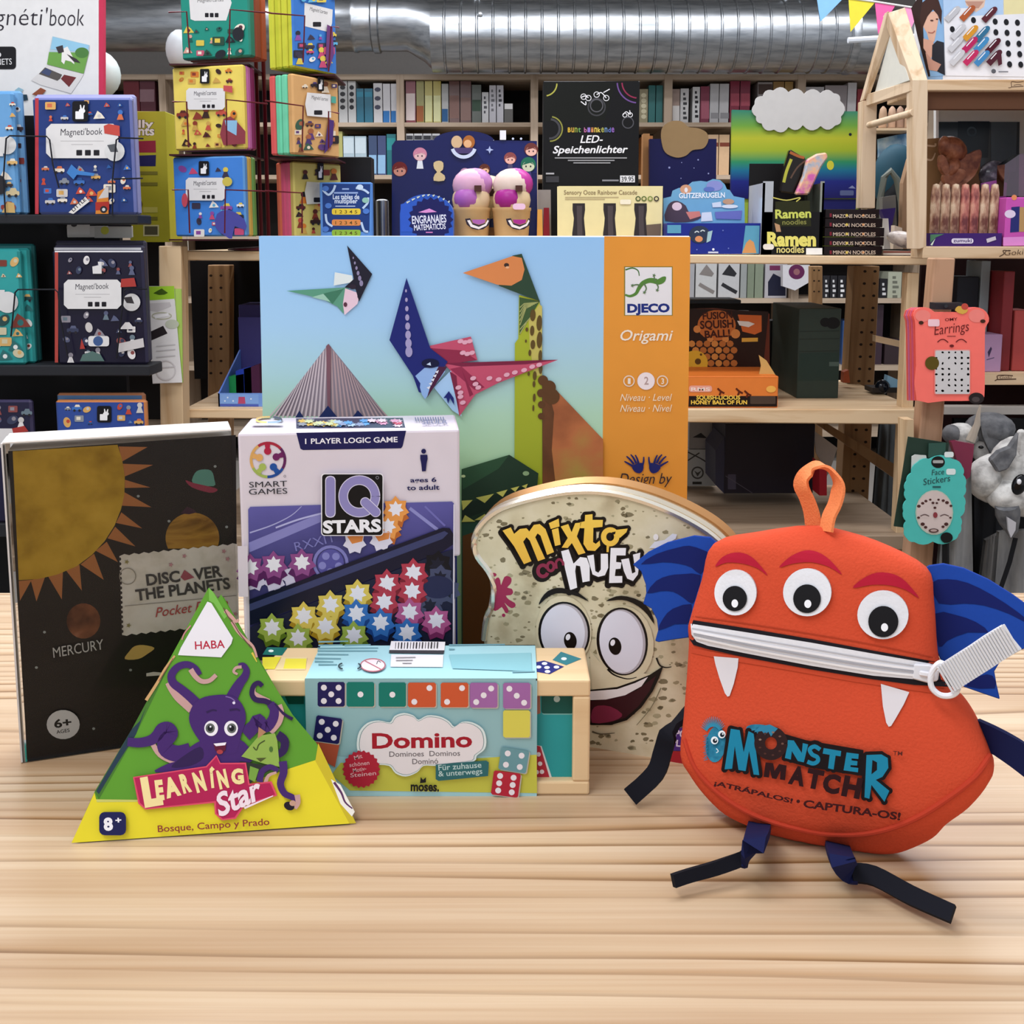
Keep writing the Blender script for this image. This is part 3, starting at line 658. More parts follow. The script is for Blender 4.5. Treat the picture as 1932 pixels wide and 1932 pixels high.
a.ring('b06a74', 692, 222, 66, 6, ry=34); a.el('e6d6da', 692, 222, 62, 31); a.ring('b06a74', 692, 222, 66, 6, ry=34); a.ln('b06a74', '650,200 735,245', 6); a.ln('606468', '735,208 720,200 712,218', 4)
for x in (535, 600): a.ring('2c3c44', x, 228, 26, 8, ry=15, a0=-60 if x > 590 else 120 - 20, a1=70 if x > 590 else 255)
part('sleeve_top_print', b, sl)

# ================================================================ pyramid game box
Lp, Rp = G(135, 1592, TZ), G(673, 1556, TZ); e = (Rp - Lp); n_ = V((-e.y, e.x, 0)).normalized(); el_ = e.length
Ap = (Lp + Rp)/2 + n_*(el_/(2*math.sqrt(3))); Bp = (Lp + Rp)/2 + n_*.0362; top = Ap + V((0, 0, el_*math.sqrt(2/3) * 1.0))
fn = (Rp - Lp).cross(top - Lp).normalized()
if fn.y > 0: fn = -fn
t = thing('pyramid_game_box', 'green and yellow pyramid card game box with a purple octopus', 'card game', Ap)
bm_ = bmesh.new(); vs = [bm_.verts.new(q) for q in (Lp, Rp, Bp, top)]
for f in ((0, 2, 1), (0, 1, 3), (1, 2, 3), (2, 0, 3)): bm_.faces.new([vs[k] for k in f])
bmesh.ops.bevel(bm_, geom=[q for q in bm_.edges], offset=.0012, segments=2, affect='EDGES')
bm_.verts.index_update(); b = MB(); vl = [v.co.copy() for v in bm_.verts]
for f in bm_.faces:
    zc = sum(v.co.z for v in f.verts)/len(f.verts)
    b.add([v.co.copy() for v in f.verts], [range(len(f.verts))], C('5c9a2c', .35))
bm_.free()
part('carton', b, t)
b = MB(); pf = Plane(Lp, fn); a = Art(b, pf, tf=(120, 1090, .3002), step=2.5e-5, base=5e-5)
a.f(C('5d9a2c', .35), '912,62 948,98 1225,520 1440,862 1590,1040 1832,1540 52,1664 195,1345 430,960 640,560')
a.f(C('46762a', .35), '640,560 660,560 455,985 222,1395 195,1345 430,950'); a.f(C('263a4a', .35), '430,950 480,900 520,810 455,985 330,1180 222,1360 205,1340')
a.f(C('78b84c', .35), '912,62 940,90 1030,240 1010,260 945,160 915,145')
a.f(C('e6d62c', .35), '50,1666 195,1350 205,1392 460,1395 900,1350 1200,1275 1400,1205 1585,1145 1600,1040 1838,1542 '.strip()); a.f(C('cdb92a', .35), '1600,1045 1838,1542 1796,1544 1582,1150')
a.f(C('c9c96a'), '205,1392 460,1395 500,1398 460,1408 210,1410'); a.f(C('efece2'), '1680,1265 1740,1300 1830,1470 1812,1500 1740,1420'); a.ln('5a2f5c', '1700,1285 1745,1350 1770,1410 1815,1450', 16, 8)
for q, w in (('1015,205 1060,250 1085,275 1100,262', 26), ('1060,275 1090,330 1130,375 1190,430 1215,500', 22)): a.ln('c99a90', q, w, w*.6)
a.ln('6a4440', '1005,190 1035,245 1070,290 1110,355 1180,440', 6); a.ln('d8c24a', '1185,470 1215,528', 14, 6); a.ln('c9808c', '800,300 760,350 745,390', 8); a.ln('c9a06a', '700,490 640,570 590,660 520,770', 12, 20); a.ln('8c5a4a', '690,505 640,585 600,650', 5)
a.f(C('e9e6ea', .35), '905,150 930,160 1065,380 1055,415 992,500 720,486 738,440'); a.t(C('b5203c'), 'HABA', 828, 450, 1015, 440, 50, .012)
PU = C('432468', .4); PD = C('2f1a4c', .4); PK = C('c49a94', .4)
a.ln(PK, '810,820 770,790 720,750 680,700 655,660', 70, 30); a.ln(PU, '860,810 800,750 740,700 690,660 680,610 720,560 780,545 830,570 855,610', 62, 36); a.ln(PK, '800,575 830,620 870,650 920,645 960,610', 34, 26)
a.ln(PU, '1050,770 1080,710 1110,660 1140,620 1150,580 1130,548 1100,550', 78, 22); a.ln(PK, '1120,560 1085,565 1070,590 1095,606', 20, 14)
a.ln(PK, '1195,690 1200,730 1290,780', 26, 40); a.ln(PD, '1250,680 1225,660 1195,680 1185,730 1210,765 1270,775 1315,800', 28, 36); a.ln(PK, '1350,800 1365,850 1350,910 1300,970', 46, 40); a.ln(PU, '1300,790 1325,830 1315,890 1270,940 1225,890 1200,930 1140,985', 50, 90); a.ln(PD, '1330,790 1380,850 1440,888', 12, 22)
a.ln(PK, '560,1040 610,1110 700,1150 760,1150', 30, 50); a.ln(PU, '405,1030 480,1035 550,1020 590,990 620,950 660,945 678,980 640,1030 650,1080 720,1105 800,1090', 54, 110)
a.f(PU, '580,1222 650,1170 740,1140 800,1060 930,1000 1100,1010 1180,1090 1160,1170 900,1200', 3); a.f(PD, '740,1130 860,1060 880,1130 800,1180 680,1190', 3)
a.f(PU, '815,800 870,755 940,738 1030,735 1100,765 1140,830 1145,900 1120,980 1100,1060 1080,1100 960,1110 880,1050 815,960 790,880', 3)
a.el('e6def0', 1072, 785, 9); a.ln('7d62a0', '1020,745 1055,755 1080,775', 7); a.ln(PD, '900,845 940,830 965,835', 14, 8); a.ln(PD, '1045,830 1090,825 1110,835', 14, 8)
for x in (930, 1055): a.el('efeaf0', x, 945, 43, 48); a.el('5f6460', x + (4 if x > 1000 else -6), 944, 29, 31); a.el('14141a', x + (4 if x > 1000 else -6), 944, 17, 19); a.el('e6e6ee', x - 4, 934, 6)
a.f(C('5c1430'), '945,1040 1025,1035 1020,1080 985,1108 955,1080'); a.f('efeaf0', '945,1040 1026,1032 1018,1050 960,1056'); a.el('a83c40', 985, 1092, 20, 14)
a.ln(PD, '1345,985 1390,1020 1385,1080 1350,1110', 60, 44); a.f(C('8fae4e'), '1120,1120 1230,990 1330,975 1345,1020 1360,1185 1270,1168'); a.f(C('b08060'), '1228,935 1275,968 1222,1010'); a.f(C('4c5424'), '1212,1130 1278,1128 1240,1155'); a.ln('3c4a20', '1195,1060 1215,1080 1230,1045 1268,1020', 7); a.el('4c7030', 1306, 1075, 12, 18)
a.f(C('2a2f28'), '1110,1150 1350,1185 1240,1240 1160,1300'); a.f(C('76a040'), '1175,1180 1230,1200 1205,1280 1165,1260'); a.ln(PU, '1235,1280 1250,1215 1300,1185 1350,1210', 40, 30); a.ln(PK, '1270,1290 1290,1240 1340,1220', 26, 14)
a.ln(PU, '1380,1150 1385,1220 1365,1290 1390,1350 1440,1375 1470,1400', 52, 34); a.ln(PK, '1470,1360 1475,1410 1455,1445', 36, 24); a.el('1c1220', 1420, 1430, 34, 26, .4); a.el('c49a84', 1442, 1412, 20, 18)
RD = C('b01d50', .4)
a.f(C('d94a64'), '442,1248 900,1180 965,1110 990,1160 1150,1158 1172,1290 1310,1275 1345,1365 1140,1430 1085,1510 1000,1520 955,1480 950,1410 520,1452 475,1415'); a.f(RD, '452,1254 905,1188 965,1122 985,1168 1142,1168 1164,1300 1300,1286 1332,1358 1130,1422 1078,1500 1004,1510 965,1474 962,1398 525,1444 485,1408')
CRM = C('f0dc9c', .4)
for ch, x0, y0, x1, y1, h in (('L', 515, 1428, 632, 1408, 178), ('E', 590, 1388, 640, 1382, 120), ('A', 652, 1375, 745, 1352, 118), ('R', 758, 1345, 812, 1330, 115), ('N', 842, 1340, 906, 1322, 122), ('i', 932, 1308, 952, 1306, 118), ('N', 985, 1318, 1045, 1305, 112), ('G', 1062, 1290, 1140, 1282, 92)): a.t(CRM, ch, x0, y0, x1, y1, h, .06)
a.f(CRM, '920,1205 936,1180 955,1200 940,1212')
a.t(C('f0dce4'), 'Star', 985, 1495, 1270, 1368, 140, .03, .3); a.ln('f0dce4', '1140,1442 1320,1365', 14, 6)
a.rc(C('1a1c50'), 232, 1466, 400, 1612, 34); a.t(C('f0eef4'), '8', 262, 1580, 320, 1576, 78, .05); a.t(C('f0eef4'), '+', 335, 1538, 372, 1535, 34, .03)
a.t(C('8a3430'), 'Bosque, Campo y Prado', 600, 1592, 1298, 1546, 42, .012)
part('front_print', b, t)
# ================================================================ bread-slice tin
TF = (860, 890, .3054)
tq = lambda p: (TF[0] + p[0]*TF[2], TF[1] + p[1]*TF[2])
g0, g1 = G(1118, 1423, TZ), G(1234, 1443, TZ); d = (g1 - g0).normalized(); n_ = V((d.y, -d.x, 0)); sh = -n_*.0065
pl = Plane(g0 + sh, n_)
ol = [(175, 1040), (192, 900), (222, 830), (235, 700), (200, 610), (135, 525), (113, 440), (140, 350), (225, 262), (340, 205), (560, 148), (750, 122), (950, 130), (1150, 178), (1330, 248), (1480, 325), (1590, 400), (1665, 480), (1690, 560), (1670, 660), (1610, 740), (1570, 830), (1560, 980), (1545, 1250), (1520, 1560), (1480, 1800)]
q3 = [pl.at(*tq(p)) for p in spl(ol, 3, False)]
def down(p): return V((p.x, p.y, TZ + .0005))
q3 += [down(q3[-1]), down(pl.at(*tq((190, 1400))))]
t = thing('bread_tin', 'bread-slice shaped card game tin with a smiling face, behind the domino set', 'tin', g0 + sh)
b = MB(); b.slab(q3, -n_*.021, C('cfc8ac', .35), C('c9b48e', .25, .6)); part('tin_body', b, t)
cc = sum(q3, V())/len(q3)
def grow(q, k, up=.0): return [cc + (p - cc)*k for p in q]
b = MB()
rim = [p for p in q3]
for off, w, col in ((.0, .0016, C('e9e2d2', .2, .8)), (-.006, .0022, C('d8cdb8', .2, .7)), (-.0175, .0035, C('b98a5a', .3, .4))):
    ring = [q + n_*off for q in rim[:-2]]
    b.tube(ring, w, col, 6)
part('rolled_rim', b, t, 'shiny rolled metal rim of the lid')
b = MB(); a = Art(b, pl, tf=TF, step=2e-5, base=1e-4)
BR = mottle('bread_print', [(.28, 'b3a686'), (.45, 'cdc3a2'), (.62, 'd8cfb2'), (.8, 'cbc09c')], 55, .32, coat=.3)
inner = [( 830 + (x-830)*.975, 950 + (y-950)*.978) for x, y in spl(ol, 3, False)] + [(1470, 1822), (840, 1710), (190, 1612)]
a.f(BR, inner)
def inside(x, y):
    c = False; j = len(inner) - 1
    for i in range(len(inner)):
        if (inner[i][1] > y) != (inner[j][1] > y) and x < (inner[j][0]-inner[i][0])*(y-inner[i][1])/(inner[j][1]-inner[i][1]) + inner[i][0]: c = not c
        j = i
    return c
a.off += a.step
for k in range(620):
    x, y = R.uniform(130, 1560), R.uniform(150, 1780); r = R.uniform(5, 17) if k % 5 else R.uniform(14, 24)
    if inside(x - r*1.6, y) and inside(x + r*1.6, y) and inside(x, y - r*1.6) and inside(x, y + r*1.6):
        a.f(C(R.choice(['7d7358', '8f8566', '9a9070', '776c50', 'a8a080'])), [(x + r*R.uniform(.8, 1.5)*math.cos(2*math.pi*i/9), y + r*R.uniform(.5, .9)*math.sin(2*math.pi*i/9)) for i in range(9)], up=False)
RP = C('9c2c50', .35)
a.f(RP, '228,850 235,720 240,670 262,652 275,670 280,700 300,650 325,645 345,660 340,690 318,715 345,722 355,745 340,762 310,765 330,790 365,810 368,832 345,842 318,825 300,808 325,850 320,872 305,868 285,835 262,852'.strip(), 2); a.el(RP, 236, 636, 16, 12); a.el(RP, 296, 886, 11); a.f(RP, '175,585 200,582 206,610 198,622')
BK = C('120c0c', .3); OR = grad('tin_title', [(0, 'c9691e'), (.45, 'e0962e'), (1, 'f0cf58')], noise=.2, sc=120, r=.3)
# title: letters with a thick black outline
a.tf = (930, 940, .31136)
OL = ['60,195 110,175 130,215 165,185 205,180 222,200 250,160 285,155 320,185 372,325 330,342 290,225 272,212 258,235 318,365 275,380 225,255 205,235 185,262 235,380 190,398 130,290', '340,150 400,122 405,170 352,185', '358,190 398,178 412,280 378,288', '412,170 458,155 478,205 500,150 540,145 510,230 562,330 520,342 480,270 455,300 418,298 455,240', '560,100 605,95 605,130 668,130 665,172 610,178 608,265 625,275 648,255 652,285 620,318 575,315 550,275 556,180 530,180 528,145 558,138', '735,192 818,182 810,205 772,238 735,240', '690,270 708,265 702,330 690,325']
WL = ['415,320 460,308 490,395 530,355 570,360 588,410 588,500 545,508 530,410 505,405 500,440 512,540 470,555 440,430', '572,348 612,340 622,440 640,450 655,430 655,335 698,335 700,420 680,465 640,475 605,460 588,400', '715,300 808,300 805,345 750,345 748,385 780,388 775,425 745,428 740,470 785,470 785,510 705,512', '778,370 825,362 845,455 865,445 850,340 895,328 880,460 850,500 815,485 795,440']
a.el(BK, 300, 440, 62, 68, .3); a.el(BK, 350, 418, 60, 55); a.f(BK, '330,370 440,330 450,420 360,470'); a.el(BK, 715, 230, 74, 74); a.f(BK, '420,300 700,310 690,460 450,400')
a.o(WL, C('ecebf0', .3), BK, 44, -6, 12); a.o(OL, OR, BK, 40, -8, 12); a.o(WL, C('ecebf0', .3), BK, 22)
a.ring(OR, 712, 232, 40, 32, ry=42); a.f(BK, '722,205 745,200 742,215 724,222')
a.ring(C('8a2c48'), 305, 438, 30, 22, ry=34, a0=20, a1=330); a.ring(C('8a2c48'), 352, 412, 20, 18, ry=26); a.ln('8a2c48', '388,425 385,385 405,368 425,385 428,405', 15)
a.tf = TF
a.el('eeeae6', 1237, 402, 16, 20); a.f('dfe1ea', '1195,470 1230,430 1290,420 1340,380 1368,385 1360,412 1310,440 1250,470')
# face
a.f(BK, '515,822 530,780 570,735 630,715 690,722 760,745 825,800 760,770 690,752 620,750 560,780', 2); a.f(BK, '928,798 990,768 1060,768 1150,800 1205,860 1228,940 1185,880 1130,830 1060,795 1000,790', 2)
LT = mottle('bread_light', [(.3, 'cabf9c'), (.6, 'd9d0b2')], 60, .32)
a.el(LT, 668, 985, 172, 222, -.06); a.el(LT, 1045, 1060, 180, 235, -.1)
for cx, cy, rx, ry, ro in ((672, 990, 160, 190, -.05), (1030, 1045, 158, 210, -.1)):
    a.el(BK, cx, cy, rx, ry, ro, 40); a.el('b3adb4', cx + 2, cy + 2, rx - 16, ry - 10, ro, 40); a.el(C('dcdce8', .3), cx - 8 if cx < 900 else cx - 6, cy + 2, rx - 24, ry - 18, ro, 40)
for cx, cy in ((710, 1040), (986, 1074)): a.el(BK, cx, cy, 39, 54, -.15, 30); a.el('eeeef4', cx - 14, cy - 22, 14, 20, .3)
a.f(LT, '830,1100 900,1180 960,1240 1080,1270 1150,1240 1230,1250 1150,1300 1000,1330 845,1340'); 
a.ln(BK, '940,1215 980,1250 1060,1275 1120,1265', 12, 4); a.ln(BK, '1242,1145 1262,1190 1300,1205 1335,1200', 12, 5)
a.f(BK, '700,1350 845,1342 1000,1325 1100,1290 1200,1250 1285,1195 1262,1260 1220,1350 1150,1450 1060,1530 960,1560 845,1560 700,1540'); a.f(C('35101a', .3), '700,1405 850,1410 1000,1390 1120,1345 1240,1255 1200,1350 1130,1445 1050,1515 950,1545 845,1545 700,1530')
a.f('e4dfe0', '700,1358 850,1350 1000,1338 1110,1300 1190,1262 1150,1320 1050,1375 930,1402 845,1405 700,1400'); a.f('7a2440', '845,1470 880,1440 960,1445 1030,1490 1010,1520 940,1542 845,1545', 2)
a.ln('7a7258', '1270,1330 1210,1450 1120,1560', 7, 4); a.ln('5a5240', '845,1600 900,1615 985,1608', 12, 4)
a.ln(C('2c1c1c'), '840,1722 1225,1783 1330,1815', 14, 14, 0)
a.f(C('a3222c'), '1310,1720 1470,1720 1475,1832 1330,1824'); a.f(C('4a2a7c'), '1310,1580 1470,1570 1470,1720 1310,1715'); a.t('d9d0e6', 'POP', 1355, 1630, 1460, 1640, 45, .03); a.t('d9d0e6', 'PLAY', 1335, 1685, 1460, 1700, 40, .03)
part('face_print', b, t, 'printed smiling face with a yellow and white title')

# ================================================================ monster bag
th = math.radians(24); d = V((math.cos(th), -math.sin(th), 0)); nh = V((d.y, -d.x, 0))
g = G(1655, 1606, TZ + .003); lean = math.radians(7)
n_ = (nh*math.cos(lean) + V((0, 0, math.sin(lean)))).normalized(); BP = Plane(g + nh*-.006, n_)
BL_ = [(1500, 993), (1430, 1004), (1349, 1024), (1328, 1090), (1306, 1165), (1303, 1182), (1304, 1207), (1300, 1275), (1295, 1344), (1289, 1414), (1305, 1447), (1332, 1484), (1367, 1519), (1413, 1546), (1472, 1573), (1530, 1591), (1600, 1602)]
BR_ = [(1560, 993), (1655, 1022), (1748, 1072), (1762, 1130), (1768, 1215), (1774, 1250), (1792, 1297), (1818, 1318), (1845, 1360), (1875, 1433), (1865, 1468), (1834, 1507), (1791, 1540), (1764, 1570), (1717, 1596), (1685, 1606), (1640, 1606)]
DP = [.003, .008, .0125, .0148, .0162, .0162, .0148, .0155, .0170, .0180, .0182, .0178, .0160, .0118, .0075, .0042, .002]
ll, rr = spl(BL_, 4, False), spl(BR_, 4, False); dd = [q[0] for q in spl([(k, 0) for k in DP], 4, False)]
FAB = C('cb4c30', .85, 0, .06, 900, .25, spec=.25)
NS = 44; vs = []; fs = []
for i, (l, r, dp) in enumerate(zip(ll, rr, dd)):
    A, B = BP.at(*l), BP.at(*r); c = (A + B)/2; h = (B - A)/2
    for k in range(NS):
        a_ = 2*math.pi*k/NS; u, v_ = math.cos(a_), math.sin(a_)
        su = math.copysign(abs(u)**.55, u); sv = math.copysign(abs(v_)**.55, v_)
        q = c + h*su + n_*(dp*sv*(1 if sv > 0 else .85))
        if q.z < TZ + .0006: q.z = TZ + .0006
        vs.append(q)
for i in range(len(ll)-1): fs += [[i*NS+k, i*NS+(k+1) % NS, (i+1)*NS+(k+1) % NS, (i+1)*NS+k] for k in range(NS)]
fs += [list(range(NS)), list(reversed(range((len(ll)-1)*NS, len(ll)*NS)))]
b = MB(); b.add(vs, fs, FAB, True)
t = thing('monster_bag', 'orange fabric monster pouch with three eyes, blue wings and a zip mouth', 'toy bag', g)
part('bag_body', b, t, 'stuffed orange fabric body'); SF = Surf(b, BP)
T3, T4 = (1180, 870, .38923), (1180, 1270, .38923)
DK = C('ad1530', .85)
b = MB(); a = Art(b, SF, tf=T3, base=3e-4, res=12)
a.ln(C('a83a20', .9), '325,752 600,790 900,838 1200,890 1505,955', 5, 5); a.f(C('c3472b', .85, 0, .06, 900), '320,905 480,935 800,985 1100,1035 1400,1078 1565,1105 1560,1135 1400,1112 1100,1068 800,1015 480,962 318,930'); a.f(C('b23e22', .85), '470,375 640,330 760,335 650,375 560,440 500,445 430,520 415,470')if 0 else None
part('seam_fold', b, t)
b = MB(); cv = spl([(1292, 1395), (1312, 1450), (1360, 1500), (1420, 1537), (1490, 1560), (1570, 1574), (1650, 1570), (1725, 1545), (1790, 1505), (1840, 1465), (1866, 1425)], 4, False)
b.tube([SF.at(x, y, .0002) for x, y in cv], .0011, C('b53a24', .9), 8); part('piping', b, t, 'raised piping along the lower seam')
for i, (q, ex, ey, rx, ry, pxx, py, pr, hx, hy) in enumerate((('435,512 470,465 530,443 590,452 640,490 690,555 640,520 570,497 490,492', 533, 638, 102, 110, 530, 666, 59, 530, 690), ('745,515 800,462 870,433 930,440 990,478 1050,550 985,512 900,490 810,497', 881, 637, 117, 115, 880, 667, 67, 884, 692), ('1102,615 1150,570 1220,540 1300,548 1360,585 1425,665 1360,625 1280,602 1190,600', 1248, 746, 124, 117, 1250, 778, 73, 1256, 806))):
    b = MB(); a = Art(b, SF, tf=T3, base=4e-4, res=12); a.f(DK, q, 3); part('eyebrow', b, t, 'dark red eyebrow')
    b = MB(); w_ = [SF.at(*a.q((ex + rx*math.cos(k), ey + ry*math.sin(k))), .0016) for k in [2*math.pi*j/36 for j in range(36)]]
    b.slab(w_, -n_*.0015, C('dfe0e4', .8, 0, .03, 900, .1), C('c9c6c8', .9))
    e_ = part('eye', b, t, 'round white felt eye')
    b = MB(); a = Art(b, SF, tf=T3, base=1.9e-3, res=8, step=1e-4); a.el(C('0b0b10', .6), pxx, py, pr, pr*1.04, 0, 30); a.el(C('eef0f4', .6), hx, hy, 17 if i else 16, 20)
    part('pupil', b, e_)
# zip mouth
b = MB(); a = Art(b, SF, tf=T3, base=5e-4, res=10, step=1.2e-4)
a.f(C('141018', .7), '312,768 600,812 900,862 1200,918 1500,972 1592,1000 1600,1060 1590,1095 1400,1085 1200,1058 900,1010 600,955 400,912 330,892 305,855 304,790')
part('zip_tape', b, t, 'black zip tape round the mouth')
b = MB(); a = Art(b, SF, tf=T3, base=7e-4, res=10, step=1.2e-4)
ZW = C('dedee2', .6, 0, .05, 700)
up_ = [(316, 788), (600, 832), (900, 880), (1200, 933), (1500, 985)]; lo_ = [(1495, 1065), (1200, 1040), (900, 992), (600, 935), (400, 895), (345, 875), (320, 840)]
a.f(ZW, up_ + lo_)
for v_, c, w in ((.27, 'b8b8be', 7), (.45, 'f0f0f4', 12), (.6, 'a9a9b0', 8), (.78, 'f0f0f2', 10)):
    a.ln(C(c, .6), [(x0*(1-v_) + x1*v_, y0*(1-v_) + y1*v_) for (x0, y0), (x1, y1) in zip(up_, [(340, 872), (600, 935), (900, 992), (1200, 1040), (1495, 1065)])], w, w, 6)
part('zip_teeth', b, t, 'white zip teeth')
sp = SF.at(*a.q((1455, 1030)), .003)
b = MB(); X_ = (BP.at(*a.q((1520, 1040))) - BP.at(*a.q((1400, 1020)))); Y_ = BP.at(*a.q((1450, 990))) - BP.at(*a.q((1440, 1075)))
b.slab([sp - X_*.5 - Y_*.42, sp + X_*.1 - Y_*.5, sp + X_*.5 - Y_*.3, sp + X_*.52 + Y_*.3, sp + X_*.1 + Y_*.5, sp - X_*.5 + Y_*.4], -n_*.003, C('dcdce0', .35)); b.slab([sp - X_*.25 - Y_*.15, sp + X_*.3 - Y_*.15, sp + X_*.3 + Y_*.15, sp - X_*.25 + Y_*.15], n_*.0012, C('e6e6ea', .3))
z_ = part('zip_slider', b, t, 'white zip slider', bevel=.0005)
pp = Plane(sp + n_*.004, n_)
b = MB(); lo = [pp.at(*a.q(k)) for k in spl([(1515, 985), (1490, 1015), (1478, 1060), (1490, 1105), (1530, 1135), (1580, 1135), (1612, 1105), (1590, 1060), (1555, 1010), (1535, 980)], 4)]
b.tube(lo, .0011, C('e2e2e6', .5), 8, True); part('pull_loop', b, z_)
b = MB(); cl = [pp.at(*a.q(k), .001 + .004*(j/6)) for j, k in enumerate([(1560, 1045), (1600, 1018), (1660, 978), (1720, 938), (1780, 895), (1830, 862), (1868, 838)])]
b.ribbon(cl, pp.at(*a.q((1910, 900))) - pp.at(*a.q((1835, 775))), (pp.at(*a.q((1910, 900))) - pp.at(*a.q((1835, 775)))).length, .0016, C('c9c9cb', .9))
for k in range(26):
    u = k/25; x, y = 1550 + 315*u, 1052 - 217*u
    p0, p1 = pp.at(*a.q((x - 35, y - 60)), .002 + .004*u), pp.at(*a.q((x + 38, y + 62)), .002 + .004*u); b.tube([p0, p1], .00045, C('d9d9db', .9), 5)
part('pull_strap', b, z_, 'white woven ribbed pull strap')
# fangs
for T_, q in ((T3, '428,946 548,956 544,1000 525,1080 505,1138 495,1142 482,1125 455,1050 436,985'), (T4, '1238,52 1376,92 1350,150 1310,220 1288,256 1276,260 1264,240 1248,160')):
    b = MB(); a = Art(b, SF, tf=T_, base=6e-4, res=12); a.f(C('d8d3d6', .8), q); part('fang', b, t, 'white felt fang')
# wings
NB = C('0b1a5e', .8); WB = C('1744a0', .8, 0, .05, 600)
for out, arcs, zoff in (
    ([(470, 395), (435, 392), (410, 370), (330, 362), (200, 395), (110, 440), (35, 502), (75, 535), (98, 600), (100, 640), (85, 692), (125, 715), (152, 770), (158, 820), (143, 872), (160, 878), (230, 866), (305, 856), (345, 760)],
     ('75,500 150,450 250,420 310,410 375,430 405,450 392,500 365,548 320,515 260,497 180,490', '105,640 150,580 210,555 270,548 365,552 345,640 325,690 280,660 230,632 170,630', '160,820 185,760 230,715 320,692 310,760 298,788 240,790'), -.004),
    ([(1440, 530), (1470, 508), (1540, 498), (1640, 520), (1760, 575), (1880, 650), (1990, 730), (2060, 800), (2000, 850), (1960, 905), (1870, 925), (1815, 975), (1788, 1020), (1800, 1090), (1815, 1155), (1740, 1130), (1640, 1095), (1560, 1040), (1500, 900)],
     ('1485,590 1560,572 1660,590 1780,650 1900,730 1980,800 1860,740 1740,700 1640,690 1520,690', '1500,740 1600,745 1700,780 1760,830 1660,830 1560,870 1520,900', '1650,1090 1720,1040 1780,1040 1790,1100'), -.004)):
    wp = Plane(BP.o + n_*zoff, n_); o3 = [wp.at(T3[0] + x*T3[2], T3[1] + y*T3[2]) for x, y in out]
    b = MB(); b.slab(o3, -n_*.0022, WB, C('12388c', .9)); w_ = part('wing', b, t, 'blue felt bat wing', bevel=.0003)
    b = MB(); a = Art(b, wp, tf=T3, base=1.5e-4)
    for q in arcs: a.f(NB, q, 2)
    part('wing_stripe', b, w_, 'dark navy stripes')
# hanging loop
lp = Plane(BP.at(1530, 1000) - n_*.002, n_)
b = MB(); L1 = [(900, 330), (893, 260), (872, 190), (848, 130), (862, 75), (905, 38), (940, 28), (985, 38), (1022, 80), (1036, 130), (1022, 200), (995, 260), (983, 330)]
cl = [lp.at(T3[0] + x*T3[2], T3[1] + y*T3[2], -.007 + .014*j/12) for j, (x, y) in enumerate(L1)]
wd = [(d*(1 - abs(j - 6)/6*.0) * (.55 if j < 6 else .35) + n_*(.75 if 3 < j < 9 else .5)) if j <= 12 else n_ for j in range(13)]
cs = [V(q) for q in spl([tuple(c) for c in cl], 4, False)]; ws = [V(q) for q in spl([tuple(V(k).normalized()) for k in wd], 4, False)]
b.ribbon(cs, ws, .0092, .0011, C('e8834e', .8, 0, .08, 1200, .3)); part('hanging_loop', b, t, 'pale orange ribbon loop')
# limbs
LM = C('0d1440', .85); LB = C('0b0c16', .85)
def limb(name, P3, wd, w, mats):
    b = MB(); cs = [V(q) for q in spl([tuple(p) for p in P3], 4, False)]; ws = [V(q) for q in spl([tuple(V(k).normalized()) for k in wd], 4, False)]
    b.ribbon(cs, ws, w, .0022, mats); part(name, b, t)
gx = lambda x, y, z=.002: G(x, y, TZ + z + .003)
def limb2(P3, wd, w, foot, fwd, fw):
    b = MB(); cs = [V(q) for q in spl([tuple(p) for p in P3], 4, False)]; ws = [V(q) for q in spl([tuple(V(k).normalized()) for k in wd], 4, False)]; wl = [q[0] for q in spl([(k, 0) for k in w], 4, False)]
    b.ribbon(cs, ws, wl, .0022, LM); lg = part('leg', b, t, 'navy felt strap leg')
    b = MB(); cs = [V(q) for q in spl([tuple(p) for p in foot], 4, False)]; ws = [V(q) for q in spl([tuple(V(k).normalized()) for k in fwd], 4, False)]; wl = [q[0] for q in spl([(k, 0) for k in fw], 4, False)]
    b.ribbon(cs, ws, wl, .0024, LB); part('foot', b, lg, 'black underside of the bent strap')
limb2([BP.at(1436, 1545), gx(1425, 1588, .014), gx(1408, 1618, .006), gx(1396, 1622, .005)], [d, d*.9 + V((0, .1, .3)), V((.5, .8, .5)), V((.3, .8, .8))], [.0088, .0088, .007, .005], [gx(1402, 1620, .0052), gx(1350, 1638, .004), gx(1300, 1652, .0034), gx(1270, 1662, .003)], [V((.3, .8, .8)), V((.2, .5, 1)), V((.2, .5, 1)), V((.2, .5, 1))], [.0052, .0048, .0046, .0046])
limb2([BP.at(1578, 1590), gx(1588, 1620, .012), gx(1602, 1645, .004), gx(1620, 1652, .003)], [d, d, V((.7, .7, .3)), V((.5, .8, .6))], [.0092, .0092, .008, .006], [gx(1606, 1647, .0036), gx(1650, 1653, .0034), gx(1720, 1690, .003), gx(1798, 1725, .003)], [V((.6, .7, .5)), V((.4, .7, .8)), V((.4, .7, .7)), V((.4, .7, .7))], [.0066, .0068, .0066, .0062])
limb('arm', [BP.at(1302, 1345, -.003), BP.at(1270, 1372, .004), BP.at(1256, 1410, .004), BP.at(1243, 1450, .006), BP.at(1202, 1487, .010)], [d + V((0, 0, .3)), d*.8 + V((0, 0, .8)), d, d, d*.8 - V((0, 0, .6))], .0078, LB)
